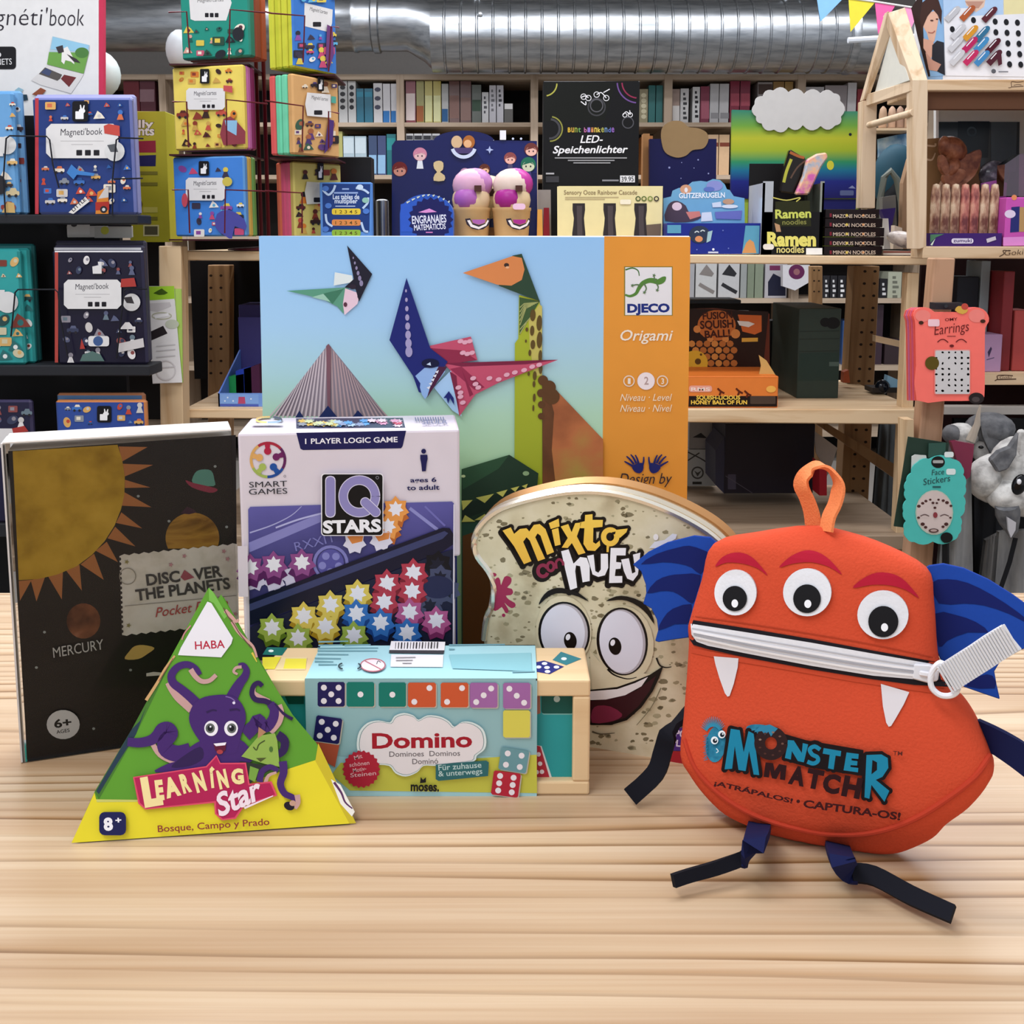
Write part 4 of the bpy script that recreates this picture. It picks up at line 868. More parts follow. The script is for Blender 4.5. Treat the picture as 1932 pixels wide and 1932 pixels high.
limb('arm', [BP.at(1845, 1385, -.002), BP.at(1885, 1395, .004), BP.at(1935, 1425, .006), BP.at(1985, 1470, .006), BP.at(2010, 1530, .006)], [V((0, 0, 1)), V((0, 0, 1)), V((.3, 0, 1)), V((.6, 0, .8)), V((1, 0, .3))], .0105, LM)
# lettering
b = MB(); a = Art(b, SF, tf=T4, base=4e-4, res=12, step=3e-5)
FUR = mottle('blue_fur_print', [(.3, '135e80'), (.6, '2c86a4')], 300, .8); TL = C('1780a0', .8); BK = C('14090c', .8)
a.el(FUR, 438, 345, 48, 88, .1); 
for k in range(16): an = math.radians(200 + k*9); a.ln(C('2a86a6'), [(425 + 30*math.cos(an), 290 + 30*math.sin(an)), (425 + 62*math.cos(an), 285 + 75*math.sin(an))], 7, 2)
for k in range(14): a.ln(C('20789a'), [(395 + (k % 2)*4, 300 + k*9), (376 + (k % 3)*4, 306 + k*9)], 6, 2)
for x, y in ((432, 326), (467, 297)): a.el('e6eef2', x, y, 18, 19); a.el('14202c', x + 2, y + 2, 11); a.el('e6eef2', x + 5, y - 2, 4)
a.ln('dfe8ec', '440,365 450,378 440,386', 4)
a.tf = (1310, 1340, .37546)
a.el(FUR, 335, 98, 75, 26, .12)
LT_ = ['183,93 228,100 248,212 272,105 298,118 326,326 298,323 275,205 258,306 222,300 203,180 190,294 152,297', '470,150 500,152 540,215 545,165 572,172 550,262 520,255 490,205 485,248 455,240 465,190', '650,190 738,205 735,232 710,228 700,298 672,292 680,224 645,218', '765,212 826,220 824,245 790,242 790,252 820,256 818,278 785,276 784,285 824,290 822,312 750,302', '865,225 940,222 972,240 975,290 945,335 912,350 980,405 955,460 890,375 880,445 855,438']
a.f(BK, '450,118 560,150 850,200 850,330 740,315 560,282 440,250'); a.ln(BK, '640,190 605,172 570,195 585,228 620,240 615,270 560,262', 44)
a.o(LT_, TL, BK, 34); a.f(BK, '895,250 918,262 918,300 890,322'); a.ln(TL, '632,198 605,182 580,196 592,222 618,236 620,256 597,268 568,258', 21)
a.ring(C('281214'), 385, 166, 57, 54, ry=58, n=30); a.f(C('2a7fa0'), '300,110 330,80 380,72 420,92 400,112 385,132 372,108 355,125 340,105', 1)
for k in range(9): a.el(R.choice([C('6a4a40'), C('4a2a24'), C('8a7060')]), 385 + 58*math.cos(k*.7), 168 + 58*math.sin(k*.7), 7, 5)
MC = C('2a0c10', .8); a.f(MC, '358,262 396,266 403,305 426,270 464,278 456,352 430,348 433,305 412,346 390,342 380,300 375,338 348,335')
for ch, x0, y0, x1, y1, h in (('A', 470, 362, 550, 378, 90), ('T', 556, 380, 638, 396, 92), ('C', 640, 404, 726, 418, 92), ('H', 738, 422, 830, 440, 98)): a.t(MC, ch, x0, y0, x1, y1, h, .06)
a.t(C('3f1214', .8), '¡ATRÁPALOS!', 98, 376, 492, 468, 30, .035); a.el('3f1214', 522, 458, 9); a.t(C('3f1214', .8), 'CAPTURA-OS!', 546, 486, 1034, 552, 38, .035); a.t(C('5a2018'), 'TM', 998, 226, 1045, 229, 22, .01)
part('title_lettering', b, t, 'blue and dark printed title with a furry creature')
# ================================================================ helpers for the shop behind
A_ = (0, 0, .2588); B_ = (480, 0, .2588); C_ = (960, 0, .2588); D_ = (1432, 0, .2588); E_ = (0, 420, .2588); F_ = (1250, 440, .2897); G_ = (1532, 420, .20704); H_ = (1532, 760, .20704); K_ = (600, 140, .2174); N_ = (1640, 130, .15114)
def carton(name, label, cat, x0, y0, x1, y1, Y, dep, col, art=None, group=None, side=None, z0=None, Y2=None, tf=(0, 0, 1), step=6e-5, bevel=.0012, pname='front_print', bname='carton', plabel=None):
    """an upright box whose front spans the given photo rectangle at distance Y (right edge at Y2)"""
    Y2 = Y if Y2 is None else Y2; ym = (y0 + y1)/2
    a, b_ = P(x0, ym, Y), P(x1, ym, Y2)
    bx = Box((a.x, Y), (b_.x, Y2), P(x0, y1, Y).z if z0 is None else z0, P(x0, y0, Y).z, dep)
    mb = MB(); bx.body(mb, col if not isinstance(col, str) else C(col, .45), (C(side, .5) if isinstance(side, str) else side))
    if art is None: 
        o = solo(name, mb, label, cat, group, bx.c, bevel=bevel); return o, bx
    t = thing(name, label, cat, bx.c, group); part(bname, mb, t, bevel=bevel)
    mb = MB(); W_ = (bx.b - bx.a).length; iu, iv = (bevel + .001)/W_, (bevel + .001)/(bx.z1 - bx.z0)
    mb.face([bx.pt(u, v, -1e-4) for u, v in ((iu, iv), (1 - iu, iv), (1 - iu, 1 - iv), (iu, 1 - iv))], col if not isinstance(col, str) else C(col, .45))
    ar = Art(mb, bx.fr, tf=tf, step=step, base=2e-4); art(ar); part(pname, mb, t, plabel)
    return t, bx
def prism(mb, q, Y, dep, mat, side=None, pl=None):
    pl = pl or Plane((0, Y, 0), (0, -1, 0))
    return mb.slab([pl.at(x, y) for x, y in pts(q)], -pl.n*dep, mat if not isinstance(mat, str) else C(mat), side)
def scallop(p, k=.28, n=5):
    """closed outline whose sides bulge outwards between the given points"""
    p = pts(p); out = []; cx = sum(q[0] for q in p)/len(p); cy = sum(q[1] for q in p)/len(p)
    for (x0, y0), (x1, y1) in zip(p, p[1:] + p[:1]):
        mx, my, nx, ny = (x0+x1)/2, (y0+y1)/2, y1 - y0, x0 - x1
        if nx*(mx - cx) + ny*(my - cy) < 0: nx, ny = -nx, -ny
        for i in range(n): u = i/n; h = 4*u*(1 - u)*k; out.append((x0 + (x1-x0)*u + nx*h, y0 + (y1-y0)*u + ny*h))
    return out
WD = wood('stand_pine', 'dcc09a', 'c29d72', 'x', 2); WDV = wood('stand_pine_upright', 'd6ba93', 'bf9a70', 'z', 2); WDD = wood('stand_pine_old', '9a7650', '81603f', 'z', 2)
BLK = C('141316', .5)

# ================================================================ pine display stand
YS = 2.0; DS = .43
t = thing('display_stand', 'slim pine display stand with two long shelves of toys behind the counter', 'shelf', (0.1, YS + .2, 0))
b = MB(); prism(b, '338,491 1757,500 1757,484 338,473', YS, DS, WD); part('top_shelf', b, t, bevel=.002)
b = MB(); prism(b, '345,789 1738,801 1738,772 345,772', YS, DS, WD); part('middle_shelf', b, t, bevel=.002)
zl = .553
b = MB(); b.box((P(345, 900, YS).x, YS, zl - .03), (P(1738, 900, YS).x, YS + DS, zl), wood('shelf_grey_wood', 'a08b74', '8a755f', 'x', 2)); part('bottom_shelf', b, t, bevel=.002)
b = MB(); b.box((P(362, 600, YS + DS).x, YS + DS + .002, P(0, 770, YS).z), (P(760, 600, YS + DS).x, YS + DS + .012, P(0, 500, YS).z), C('0d0b0c', .8)); part('back_panel', b, t, 'dark back panel behind the empty end of the shelf')  # added sheet that keeps the gap between the shelves dark
def post(q, Y, dep, mat, holes=None, zfoot=True, name='post'):
    b = MB(); prism(b, q, Y, dep, mat)
    if holes:
        a = Art(b, Plane((0, Y, 0), (0, -1, 0)), step=1e-4, base=3e-4)
        for x, y, r in holes: a.el(C('2a1c12'), x, y, r, r*.8, n=8, up=False)
    return part(name, b, t)
def to_floor(x0, x1, xt0, xt1, yt, Y):
    """photo outline of an upright from yt at the top down to the floor"""
    p0, p1 = P(x0, 1000, Y), P(x1, 1000, Y)
    return p0
zf = lambda x, Y: None
def upright(xa, xb, ya, xc, xd, yc, Y, dep, mat, holes=None):
    """post drawn between a top edge and a lower edge, continued to the floor"""
    pl = Plane((0, Y, 0), (0, -1, 0)); A, B2, Cc, D2 = pl.at(xa, ya), pl.at(xb, ya), pl.at(xd, yc), pl.at(xc, yc)
    k = A.z / (A.z - D2.z); A2 = A.lerp(D2, k); B3 = B2.lerp(Cc, k)
    b = MB(); b.slab([A2, B3, B2, A], (0, dep, 0), mat)
    if holes:
        a = Art(b, pl, step=1e-4, base=3e-4)
        for x, y, r in holes: a.el(C('2a1c12'), x, y, r, r*.8, n=8, up=False)
    part('post', b, t, bevel=.0015)
upright(299, 341, 464, 302, 345, 790, YS - .045, .044, WDV)
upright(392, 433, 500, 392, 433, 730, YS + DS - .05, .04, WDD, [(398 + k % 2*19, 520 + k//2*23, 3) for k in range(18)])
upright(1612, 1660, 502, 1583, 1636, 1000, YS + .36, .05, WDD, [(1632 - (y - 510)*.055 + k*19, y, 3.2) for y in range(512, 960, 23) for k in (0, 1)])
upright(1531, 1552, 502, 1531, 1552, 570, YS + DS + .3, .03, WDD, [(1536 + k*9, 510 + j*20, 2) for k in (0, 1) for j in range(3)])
upright(1713, 1735, 515, 1700, 1722, 800, YS + .02, .03, WDV)
b = MB(); prism(b, '1540,800 1562,800 1720,895 1705,915', YS + .33, .03, WDD); part('diagonal_brace', b, t)
b = MB(); prism(b, '1652,633 1702,644 1702,656 1652,645', YS + .2, .02, WD); part('rail', b, t)

ZT = lambda x, Y=YS: P(x, 473 + (x - 338)/1419*11, YS).z + .0013
zm = P(1300, 772, YS).z + .0003
# green and white tag cards hanging on the front post
t2 = thing('hanging_card', 'lime green topped white blister card hanging on the pine post, front one of two', 'card', P(310, 720, YS - .06))
pl = Plane((P(310, 620, YS - .055).x, YS - .055, 0), (.06, -1, 0))
b = MB(); prism(b, '277,540 328,540 330,570 342,722 288,724 276,570', 0, .003, C('d9d6d4', .35), None, pl); part('card_back', b, t2)
b = MB(); a = Art(b, pl, tf=E_, base=3e-4, step=8e-5); a.f(C('9cc832'), '1075,466 1270,462 1275,565 1078,565'); a.f('3f5a12', '1118,515 1160,490 1180,480 1225,512 1200,525 1160,528'); a.f(C('e2dfdd', .3), '1066,570 1272,555 1330,1165 1115,1170'); a.f(C('2b2427'), '1085,800 1190,752 1222,808 1098,862'); a.f('c9c4c4', '1080,590 1240,580 1250,610 1150,650 1085,640'); a.ring('b9b8a0', 1180, 680, 70, 8, ry=24); a.ln('efeeee', '1130,690 1230,668', 22); a.el('bfc4b0', 1255, 740, 50, 34)
for y in (900, 935, 980, 1060): a.ln('c9c5c6', [(1140, y), (1280, y - 12)], 8)
a.ring('cfcaca', 1210, 1075, 70, 8); a.f('55504e', '1118,1015 1165,1008 1130,1022'); part('front_print', b, t2)
b = MB(); prism(b, '318,545 342,545 343,575 345,722 334,722', 0, .003, C('a9c860', .35), None, Plane((P(330, 620, YS - .05).x, YS - .0495, 0), (.06, -1, 0)))
solo('hanging_card', b, 'second lime green blister card, peeking out behind the white one on the post', 'card')
# open blue display tray on the middle shelf
t2 = thing('display_tray', 'open light blue card tray with toys on the stand shelf beside the pine post', 'display box', P(450, 770, YS + .03))
pl = Plane((0, YS + .03, 0), (0, -1, 0)); z0 = zm; xa, xb = P(412, 760, YS + .03).x, P(520, 760, YS + .03).x; zt2 = P(412, 742, YS + .03).z
b = MB(); b.box((xa, YS + .03, z0), (xb, YS + .033, zt2), C('6f95d8')); b.slab([(xa, YS + .03, z0), (xa, YS + .03, zt2), (xa, YS + .2, zt2 + .07), (xa, YS + .2, z0)], (.003, 0, 0), C('4a6fc0')); b.box((xa, YS + .2, z0), (xb, YS + .203, zt2 + .14), C('3c3a78'))
part('tray', b, t2)
b = MB(); a = Art(b, pl, tf=E_, base=3e-4); a.f(C('7ba2dc'), '1605,1250 1885,1252 1885,1320 1605,1320'); a.f('4a5cb0', '1605,1322 1885,1325 1885,1342 1605,1338'); a.f('b0486a', '1740,1270 1785,1270 1790,1320 1735,1320')
for x, y in ((1660, 1275), (1700, 1300), (1640, 1300), (1830, 1285)): a.el('cfe0f4', x, y, 6)
part('front_print', b, t2)
b = MB()
for x, c, h in ((1705, '1d8a4a', .03), (1760, '203fae', .045), (1820, '4a2040', .05)): q = P(x*.2588, 700, YS + .1); b.slab([(q.x - .012, YS + .1, z0), (q.x + .02, YS + .1, z0), (q.x + .02, YS + .1, zt2 + h), (q.x - .012, YS + .1, zt2 + h*.8)], (0, .03, 0), C(c))
part('packet_print', b, t2)
b = MB(); q = P(470, 640, YS + .25); carton('storage_box', 'violet box with a pale sticker standing behind the blue tray', 'box', 452, 575, 500, 700, YS + .26, .1, '39346a', lambda a: a.f('a8a4c0', '1762,835 1855,830 1858,930 1762,940'), z0=z0, tf=E_)
# orange squishy ball display
def sq(a):
    a.f(C('e07c34'), '172,940 750,945 748,1060 172,1060'); a.f(C('1c0f0c'), '172,1060 748,1060 745,1130 168,1130')
t3, bxs = carton('squishy_ball_display', 'orange honeycomb squishy ball display box on the middle shelf beside the origami box', 'display box', 1262, 710, 1468, 771, YS + .015, .17, 'd9742e', sq, z0=zm, tf=F_, bname='tray')
pl = Plane((0, YS + .17, 0), (0, -1, 0)); b = MB(); prism(b, '1262,585 1350,582 1452,592 1452,720 1262,720', 0, .02, C('5a2412'), None, pl); part('header', b, t3)
b = MB(); a = Art(b, pl, tf=F_, base=4e-4)
a.f(C('241008', .35), '172,490 690,510 650,930 172,930'); a.f(C('c2602a'), '490,530 645,535 645,640 600,660 520,640'); a.el(C('b5642c'), 352, 600, 125, 100); 
for x, y, r in ((225, 625, 24), (475, 655, 30), (310, 690, 20), (410, 690, 22)): a.el(C('c98040'), x, y, r)
for k in range(34):
    x, y = 190 + (k % 9)*50 + (k//9 % 2)*25, 720 + k//9*42
    if x < 470: a.el(C('a8622a' if k % 3 else 'c07c38'), x, y, 23, 22, n=8)
a.t(C('3c1408'), 'FUSION', 262, 562, 455, 552, 46, .03); a.t(C('3c1408'), 'SQUISH', 245, 622, 462, 612, 52, .03); a.t(C('3c1408'), 'BALL!', 275, 682, 440, 672, 48, .03)
a.el(C('cf9f2a'), 210, 845, 85, 82); 
for x, y, r in ((230, 835, 20), (190, 885, 16), (160, 825, 12), (250, 790, 8)): a.el('5a3a10', x, y, r)
a.f('d8d0c8', '485,570 560,575 600,590 560,612 500,600'); a.f('cf9a3a', '515,682 620,680 620,705 515,708')
part('header_print', b, t3)
b = MB(); prism(b, '1428,725 1436,690 1432,670 1446,680 1466,712 1466,730', 0, .003, C('c9a25e'), None, Plane((0, YS + .05, 0), (0, -1, 0))); part('side_flap', b, t3)
b = MB(); a = Art(b, bxs.fr, tf=F_, base=9e-4); a.rc(C('e6a08c'), 172, 992, 322, 1034, 16); a.t(C('f0d8cc'), 'RMS', 185, 1026, 310, 1026, 22, .02)
for x, y in ((380, 1030), (500, 1030), (555, 1045)): a.ln('5a200c', [(x - 22, y - 20), (x, y), (x + 22, y + 12)], 12); a.ln('5a200c', [(x, y), (x - 10, y + 25)], 12)
a.el('f0b050', 706, 1015, 32, 22); a.t(C('f2c850'), 'SQUISH-LICIOUS', 220, 1082, 505, 1082, 26, .03); a.t(C('f2c850'), 'HONEY BALL OF FUN', 185, 1113, 550, 1113, 26, .03); a.rc('4a3a30', 570, 1060, 735, 1112, 6)
part('tray_lettering', b, t3)
# dark green game box and dark neighbours on middle shelf
def gb(a):
    a.f(C('25352f'), '890,780 1150,775 1145,960 882,962'); a.rc('4a5a54', 1085, 838, 1150, 866); a.el('0c0d0d', 1060, 580, 34, 30); a.el('0c0d0d', 1110, 585, 46, 38)
    for y in (640, 690, 770): a.ln('262e28', [(890, y), (1150, y - 4)], 5)
carton('game_box', 'large dark green game box on the middle shelf of the stand', 'game box', 1506, 582, 1585, 722, YS + .14, .22, '2f3a33', gb, z0=zm, tf=F_)
b = MB(); carton('game_box', 'black game box wedged between the orange display and the green box', 'game box', 1452, 605, 1507, 712, YS + .362, .05, '101013', lambda a: (a.rc('4a4c50', 800, 630, 860, 662), a.rc('55585c', 815, 825, 845, 850), a.el('4a4c50', 838, 925, 14)), z0=zm, tf=F_)
b = MB(); carton('flat_game_box', 'flat dark glossy box lying behind the orange honeycomb display', 'game box', 1290, 566, 1398, 588, YS + .3, .12, '2c3034', z0=zm + .19)
b = MB(); carton('shelf_box', 'grey carton supporting the flat glossy box behind the orange display', 'box', 1270, 588, 1420, 640, YS + .36, .05, '4a4540', z0=zm)
# lower shelf
zl += .0004
def db(a): a.rc('3c3848', 425, 1570, 478, 1668, 4); a.ln('4a4650', '410,1580 590,1695', 4, 4, 0); a.rc('14111f', 600, 1245, 800, 1285)
sc_, _ = carton('storage_case', 'dark violet storage case on the lowest shelf behind the loop of the monster bag', 'case', 1367, 800, 1536, 931, YS + .22, .15, '17131f', db, z0=None, tf=F_)
b = MB(); prism(b, '1350,915 1350,850 1367,825 1367,932', YS + .221, .12, C('2a2a3c')); part('case_side', b, sc_, 'slanted grey-violet side of the case')
def wb(a): a.ring('4a4a48', 228, 1560, 36, 10); a.f('4a4a48', '205,1545 228,1560 255,1545 228,1585'); a.rc('33332f', 195, 1618, 255, 1635); a.ln('3c3c3c', '165,1425 270,1480 340,1540', 8); a.ln('3c3c3c', '165,1480 240,1430', 8)
carton('white_box', 'white carton with a round heart badge on the lowest shelf', 'box', 1280, 848, 1352, 917, YS + .385, .04, 'a9aeb0', wb, tf=F_)
def wc(a): a.f('26262a', '195,1330 250,1300 290,1335'); a.f('1f1f22', '320,1330 350,1300 400,1320 400,1345 330,1350'); a.ln('77777a', '314,1240 314,1375', 5)
carton('white_box', 'pale carton with small dark pictures above the heart-badge box', 'box', 1300, 790, 1370, 847, YS + .385, .04, '8a8a8c', wc, tf=F_)
b = MB(); prism(b, '1546,872 1560,882 1560,935 1546,935', YS + .1, .05, C('8a1420')); solo('red_box', b, 'small dark red box beside the storage case', 'box')
b = MB(); prism(b, '1535,812 1580,845 1565,890 1552,912 1548,910 1555,880 1540,855', YS + .3, .004, C('cdc5bf', .6)); solo('paper_sheet', b, 'white creased paper hanging behind the orange loop', 'paper')

# ================================================================ things standing on the top shelf
def les(a):
    a.f(C('1a3a7c'), '495,1338 845,1342 838,1690 500,1690'); NVY = C('17306e')
    a.t(C('d6e2f4'), 'Les tables de', 572, 1452, 765, 1452, 36, .02); a.t(C('d6e2f4'), 'multiplier', 585, 1482, 752, 1482, 34, .02); a.rc('c9d8ee', 590, 1500, 735, 1506); a.rc('8fa8d8', 580, 1400, 755, 1412); a.rc('8fa8d8', 640, 1372, 690, 1384)
    for y, c in ((1520, 'e6c83c'), (1600, 'dc8a4a'), (1675, '8fb83c')): a.rc(C(c), 565, y, 775, y + 45, 14); a.t(C('5a4a20'), '1 2 3 4 5', 590, y + 36, 750, y + 36, 24, .01)
    for q in ('500,1385 540,1420 575,1390 590,1350', '740,1370 800,1385 835,1410', '520,1560 530,1620 570,1650', '790,1520 825,1480 830,1440', '780,1620 800,1680 830,1690'): a.ln('b9d0ee', q, 16)
    for x, y in ((520, 1375), (540, 1500), (815, 1540), (520, 1670), (770, 1365), (810, 1460)): a.el(R.choice([C('c9dcf2'), C('8fc0b0'), C('4a78c8')]), x, y, 24, 20)
carton('activity_book_box', 'small blue multiplication tables game box standing on the top shelf', 'game box', 604, 344, 701, 446, YS + .002, .025, '5a8fd6', les, z0=ZT(650), tf=B_)
carton('black_box', 'plain black box behind the blue multiplication game', 'box', 628, 296, 701, 446, YS + .12, .05, '121114', z0=ZT(650))
b = MB(); q = P(722, 448, YS + .2); b.lathe((q.x, YS + .2, ZT(720)), [(.0, 0), (.014, 0), (.014, .105), (.01, .108), (0, .108)], C('8d8f93', .25, .9)); solo('metal_tin', b, 'grey metal cylinder between the blue game and the navy display', 'tin')
# round-topped blue tin
t2 = thing('maths_tin', 'round-topped blue maths game box standing before the navy display', 'game box', P(805, 446, YS + .03))
arch = [(870, 1720), (868, 1500)] ; top_ = [(1125 - 255*math.cos(math.radians(k)) if 0 else 1255 + 195*math.cos(math.radians(k)), 1560 - 145*math.sin(math.radians(k))) for k in range(0, 181, 12)]
q_ = [(B_[0] + x*.2588, y*.2588) for x, y in [(1448, 1720)] + top_ + [(1062, 1720)]]
pl = Plane((0, YS + .03, 0), (0, -1, 0)); b = MB(); o3 = [pl.at(*k) for k in q_]; o3[0].z = o3[-1].z = ZT(805); b.slab(o3, (0, .045, 0), C('2a56b8'), C('4a72c4', .35)); part('carton', b, t2)
b = MB(); a = Art(b, pl, tf=B_, base=3e-4, step=8e-5); a.f(C('2c58c0'), '1066,1490 1130,1470 1170,1690 1066,1690'); a.st(C('161a58'), 1285, 1600, 165, 145, 20); 
a.t(C('dfe2f4'), 'ENGRANAJES', 1150, 1632, 1400, 1620, 58, .02); a.t(C('dfe2f4'), 'MATEMÁTICOS', 1165, 1680, 1395, 1668, 52, .02); a.rc('d07fc0', 1250, 1690, 1300, 1698); a.f('d98fd0', '1195,1548 1275,1520 1330,1545 1250,1552')
for k in range(9): a.ln('c9d0c4', [(1110 + k*38, 1478 - 52*math.sin(k/8*3.1)), (1135 + k*36, 1465 - 48*math.sin(k/8*3.1))], 14, 6)
part('front_print', b, t2)
# navy display with round header and chibi pictures
t2 = thing('figure_display', 'large navy display box printed with small cartoon children, standing on the top shelf', 'display box', P(878, 446, YS + .2))
pl = Plane((0, YS + .2, 0), (0, -1, 0)); NVD = C('141a52', .22, coat=.6)
b = MB(); o3 = [pl.at(600 + x*.2174, 140 + y*.2174) for x, y in [(640, 1400), (640, 620), (672, 575), (1010, 570)] + [(1265 - 265*math.cos(math.radians(k)), 585 - 95*math.sin(math.radians(k))) for k in range(10, 171, 10)] + [(1520, 575), (1690, 575), (1900, 580), (1905, 1400)]]
o3[0].z = o3[-1].z = ZT(878); b.slab(o3, (0, .02, 0), NVD, C('d6d8e0')); part('back_panel', b, t2)
b = MB(); a = Art(b, pl, tf=K_, base=4e-4, step=1e-4)
a.f(C('1d2560', .3), '1300,560 1540,590 1900,590 1900,860 1500,860')
def kid(x, y, s, hair, skin, top, body=True):
    if body: a.f(C(top), [(x - 30*s, y + 120*s), (x - 20*s, y + 50*s), (x + 20*s, y + 50*s), (x + 30*s, y + 120*s)])
    a.el(C(hair), x, y - 6*s, 60*s, 58*s); a.el(C(skin), x, y + 10*s, 48*s, 40*s); a.el('2a2030', x - 18*s, y + 10*s, 6*s, 8*s); a.el('2a2030', x + 18*s, y + 10*s, 6*s, 8*s); a.f(C(hair), [(x - 50*s, y), (x, y - 45*s), (x + 50*s, y), (x + 15*s, y - 18*s)])
kid(885, 700, 1.0, 'c9829a', 'e0b8b8', 'dfe4ea'); kid(710, 830, 1.1, '6a1f20', 'c98a78', '7a2a2a', False); kid(1668, 735, .9, '8a4a48', 'e8b4a4', '4a4668'); kid(1850, 660, 1.0, '6a3430', 'e6b8a8', '7a3a3a', False); kid(1825, 790, 1.1, '1f6a50', 'c9d0b0', '3f3a72'); kid(1445, 830, .8, '5a2c20', 'e8b890', '8a5a90'); kid(1275, 860, .7, 'b890a8', 'e0b8b0', '90709a', False)
a.f(C('cfb98a'), '1005,770 1050,752 1088,770 1085,830 1060,850 1100,880 1095,925 1005,925 1015,870 1035,850 1010,820', 2); a.el(C('d0b088'), 1205, 590, 48, 55); a.el(C('a8662c'), 1310, 590, 52, 58); a.el(C('e0b080'), 1300, 605, 34, 34)
a.f(C('4a3c6a'), '1175,640 1350,640 1340,690 1190,690'); a.ring('c9d4e8', 1265, 625, 100, 30, ry=95, a0=15, a1=165, n=14); a.st('a9b8e0', 1490, 658, 34, 13, 4)
for x, y in ((1692, 562), (1762, 562)): a.el('c9d4ea', x, y, 10)
a.rc('e6e8ee', 1578, 490, 1632, 572); part('front_print', b, t2)
for x, lab, c1, c2 in ((888, 'ice cream tub toy with a lilac scoop and grinning mouth, beside the blue maths tin', 'b47ab0', 'a55fa8'), (965, 'ice cream tub toy with a magenta scoop and grinning mouth, beside the cream box', 'b43a90', 'a02a86')):
    Yt = YS + .07; q = P(x, 440, Yt); z0 = ZT(x); t3 = thing('ice_cream_tub', lab, 'toy', (q.x, Yt + .036, z0), 'ice cream toys by the navy display'); s_ = Yt/1932
    yc = Yt + .036; zz = lambda y: P(x, y, Yt).z
    b = MB(); b.lathe((q.x, yc, z0), [(.001, 0), (.030, 0), (.033, .01), (.0385, zz(398) - z0), (.040, zz(396) - z0), (.040, zz(391) - z0), (.036, zz(391) - z0)], C('cba877', .5), 24); part('tub', b, t3)
    b = MB(); b.ball((q.x, yc, zz(376)), .039, .039, .036, C('d9c09a', .4)); b.ball((q.x, yc, zz(348)), .038, .036, .034, C('cfa0b8' if x < 900 else 'd9c4b8', .35)); b.ball((q.x + .008, yc + .004, zz(345)), .036, .034, .032, C(c1, .35)); b.ball((q.x - .004, yc - .008, zz(374)), .032, .034, .028, C(c2, .35)); b.box((q.x + .008, yc - .042, zz(361)), (q.x + .022, yc - .02, zz(350)), C('4a2a24', .4)); part('scoop', b, t3, 'glossy swirled scoops with a chocolate square')
    b = MB(); pl3 = Plane((0, yc - .0435, 0), (0, -1, 0)); a = Art(b, pl3, tf=(x - 965 + 600, 140, .2174), base=1e-4); a.f(C('2a2030'), '1630,1255 1675,1250 1690,1290 1750,1310 1810,1290 1825,1250 1850,1255 1835,1310 1790,1345 1740,1352 1690,1340 1645,1305', 1); a.f(C('e6e0e0'), '1648,1270 1672,1265 1695,1305 1750,1325 1805,1300 1828,1262 1836,1275 1815,1315 1750,1345 1680,1325'); a.f(C(c2), '1690,1262 1808,1262 1800,1290 1750,1305 1700,1290')
    if x > 900: a.rc('e6bfd8', 1690, 1122, 1800, 1175, 22)
    part('mouth_print', b, t3)
t3 = thing('ice_cream_tub', 'cream coloured ice cream toy half hidden between the lilac and magenta ones', 'toy', (P(926, 440, YS + .13).x, YS + .168, ZT(926)), 'ice cream toys by the navy display')
b = MB(); q = P(926, 440, YS + .168); b.lathe((q.x, YS + .168, ZT(926)), [(.001, 0), (.022, 0), (.026, .05), (.02, .05)], C('9a7450')); part('tub', b, t3)
b = MB(); b.ball((q.x, YS + .168, P(926, 372, YS + .168).z), .030, .026, .045, C('d9c9a0', .4)); b.box((q.x - .006, YS + .14, P(0, 370, YS + .14).z), (q.x + .008, YS + .15, P(0, 356, YS + .14).z), C('3a2018')); part('scoop', b, t3)
# small packets next to tubs
for x0, x1, yt, c, l in ((1013, 1024, 395, 'd0984a', 'orange'), (1025, 1037, 392, '7a1420', 'dark red'), (1014, 1040, 358, '8a8480', 'grey')):
    b = MB(); Yp = YS + (.1 if c != '8a8480' else .13); prism(b, [(x0, 447), (x1, 447), (x1 - 1, yt), (x0 + 1, yt)], Yp, .012, C(c, .3)); solo('packet', b, f'narrow {l} packet beside the magenta ice cream toy', 'packet')
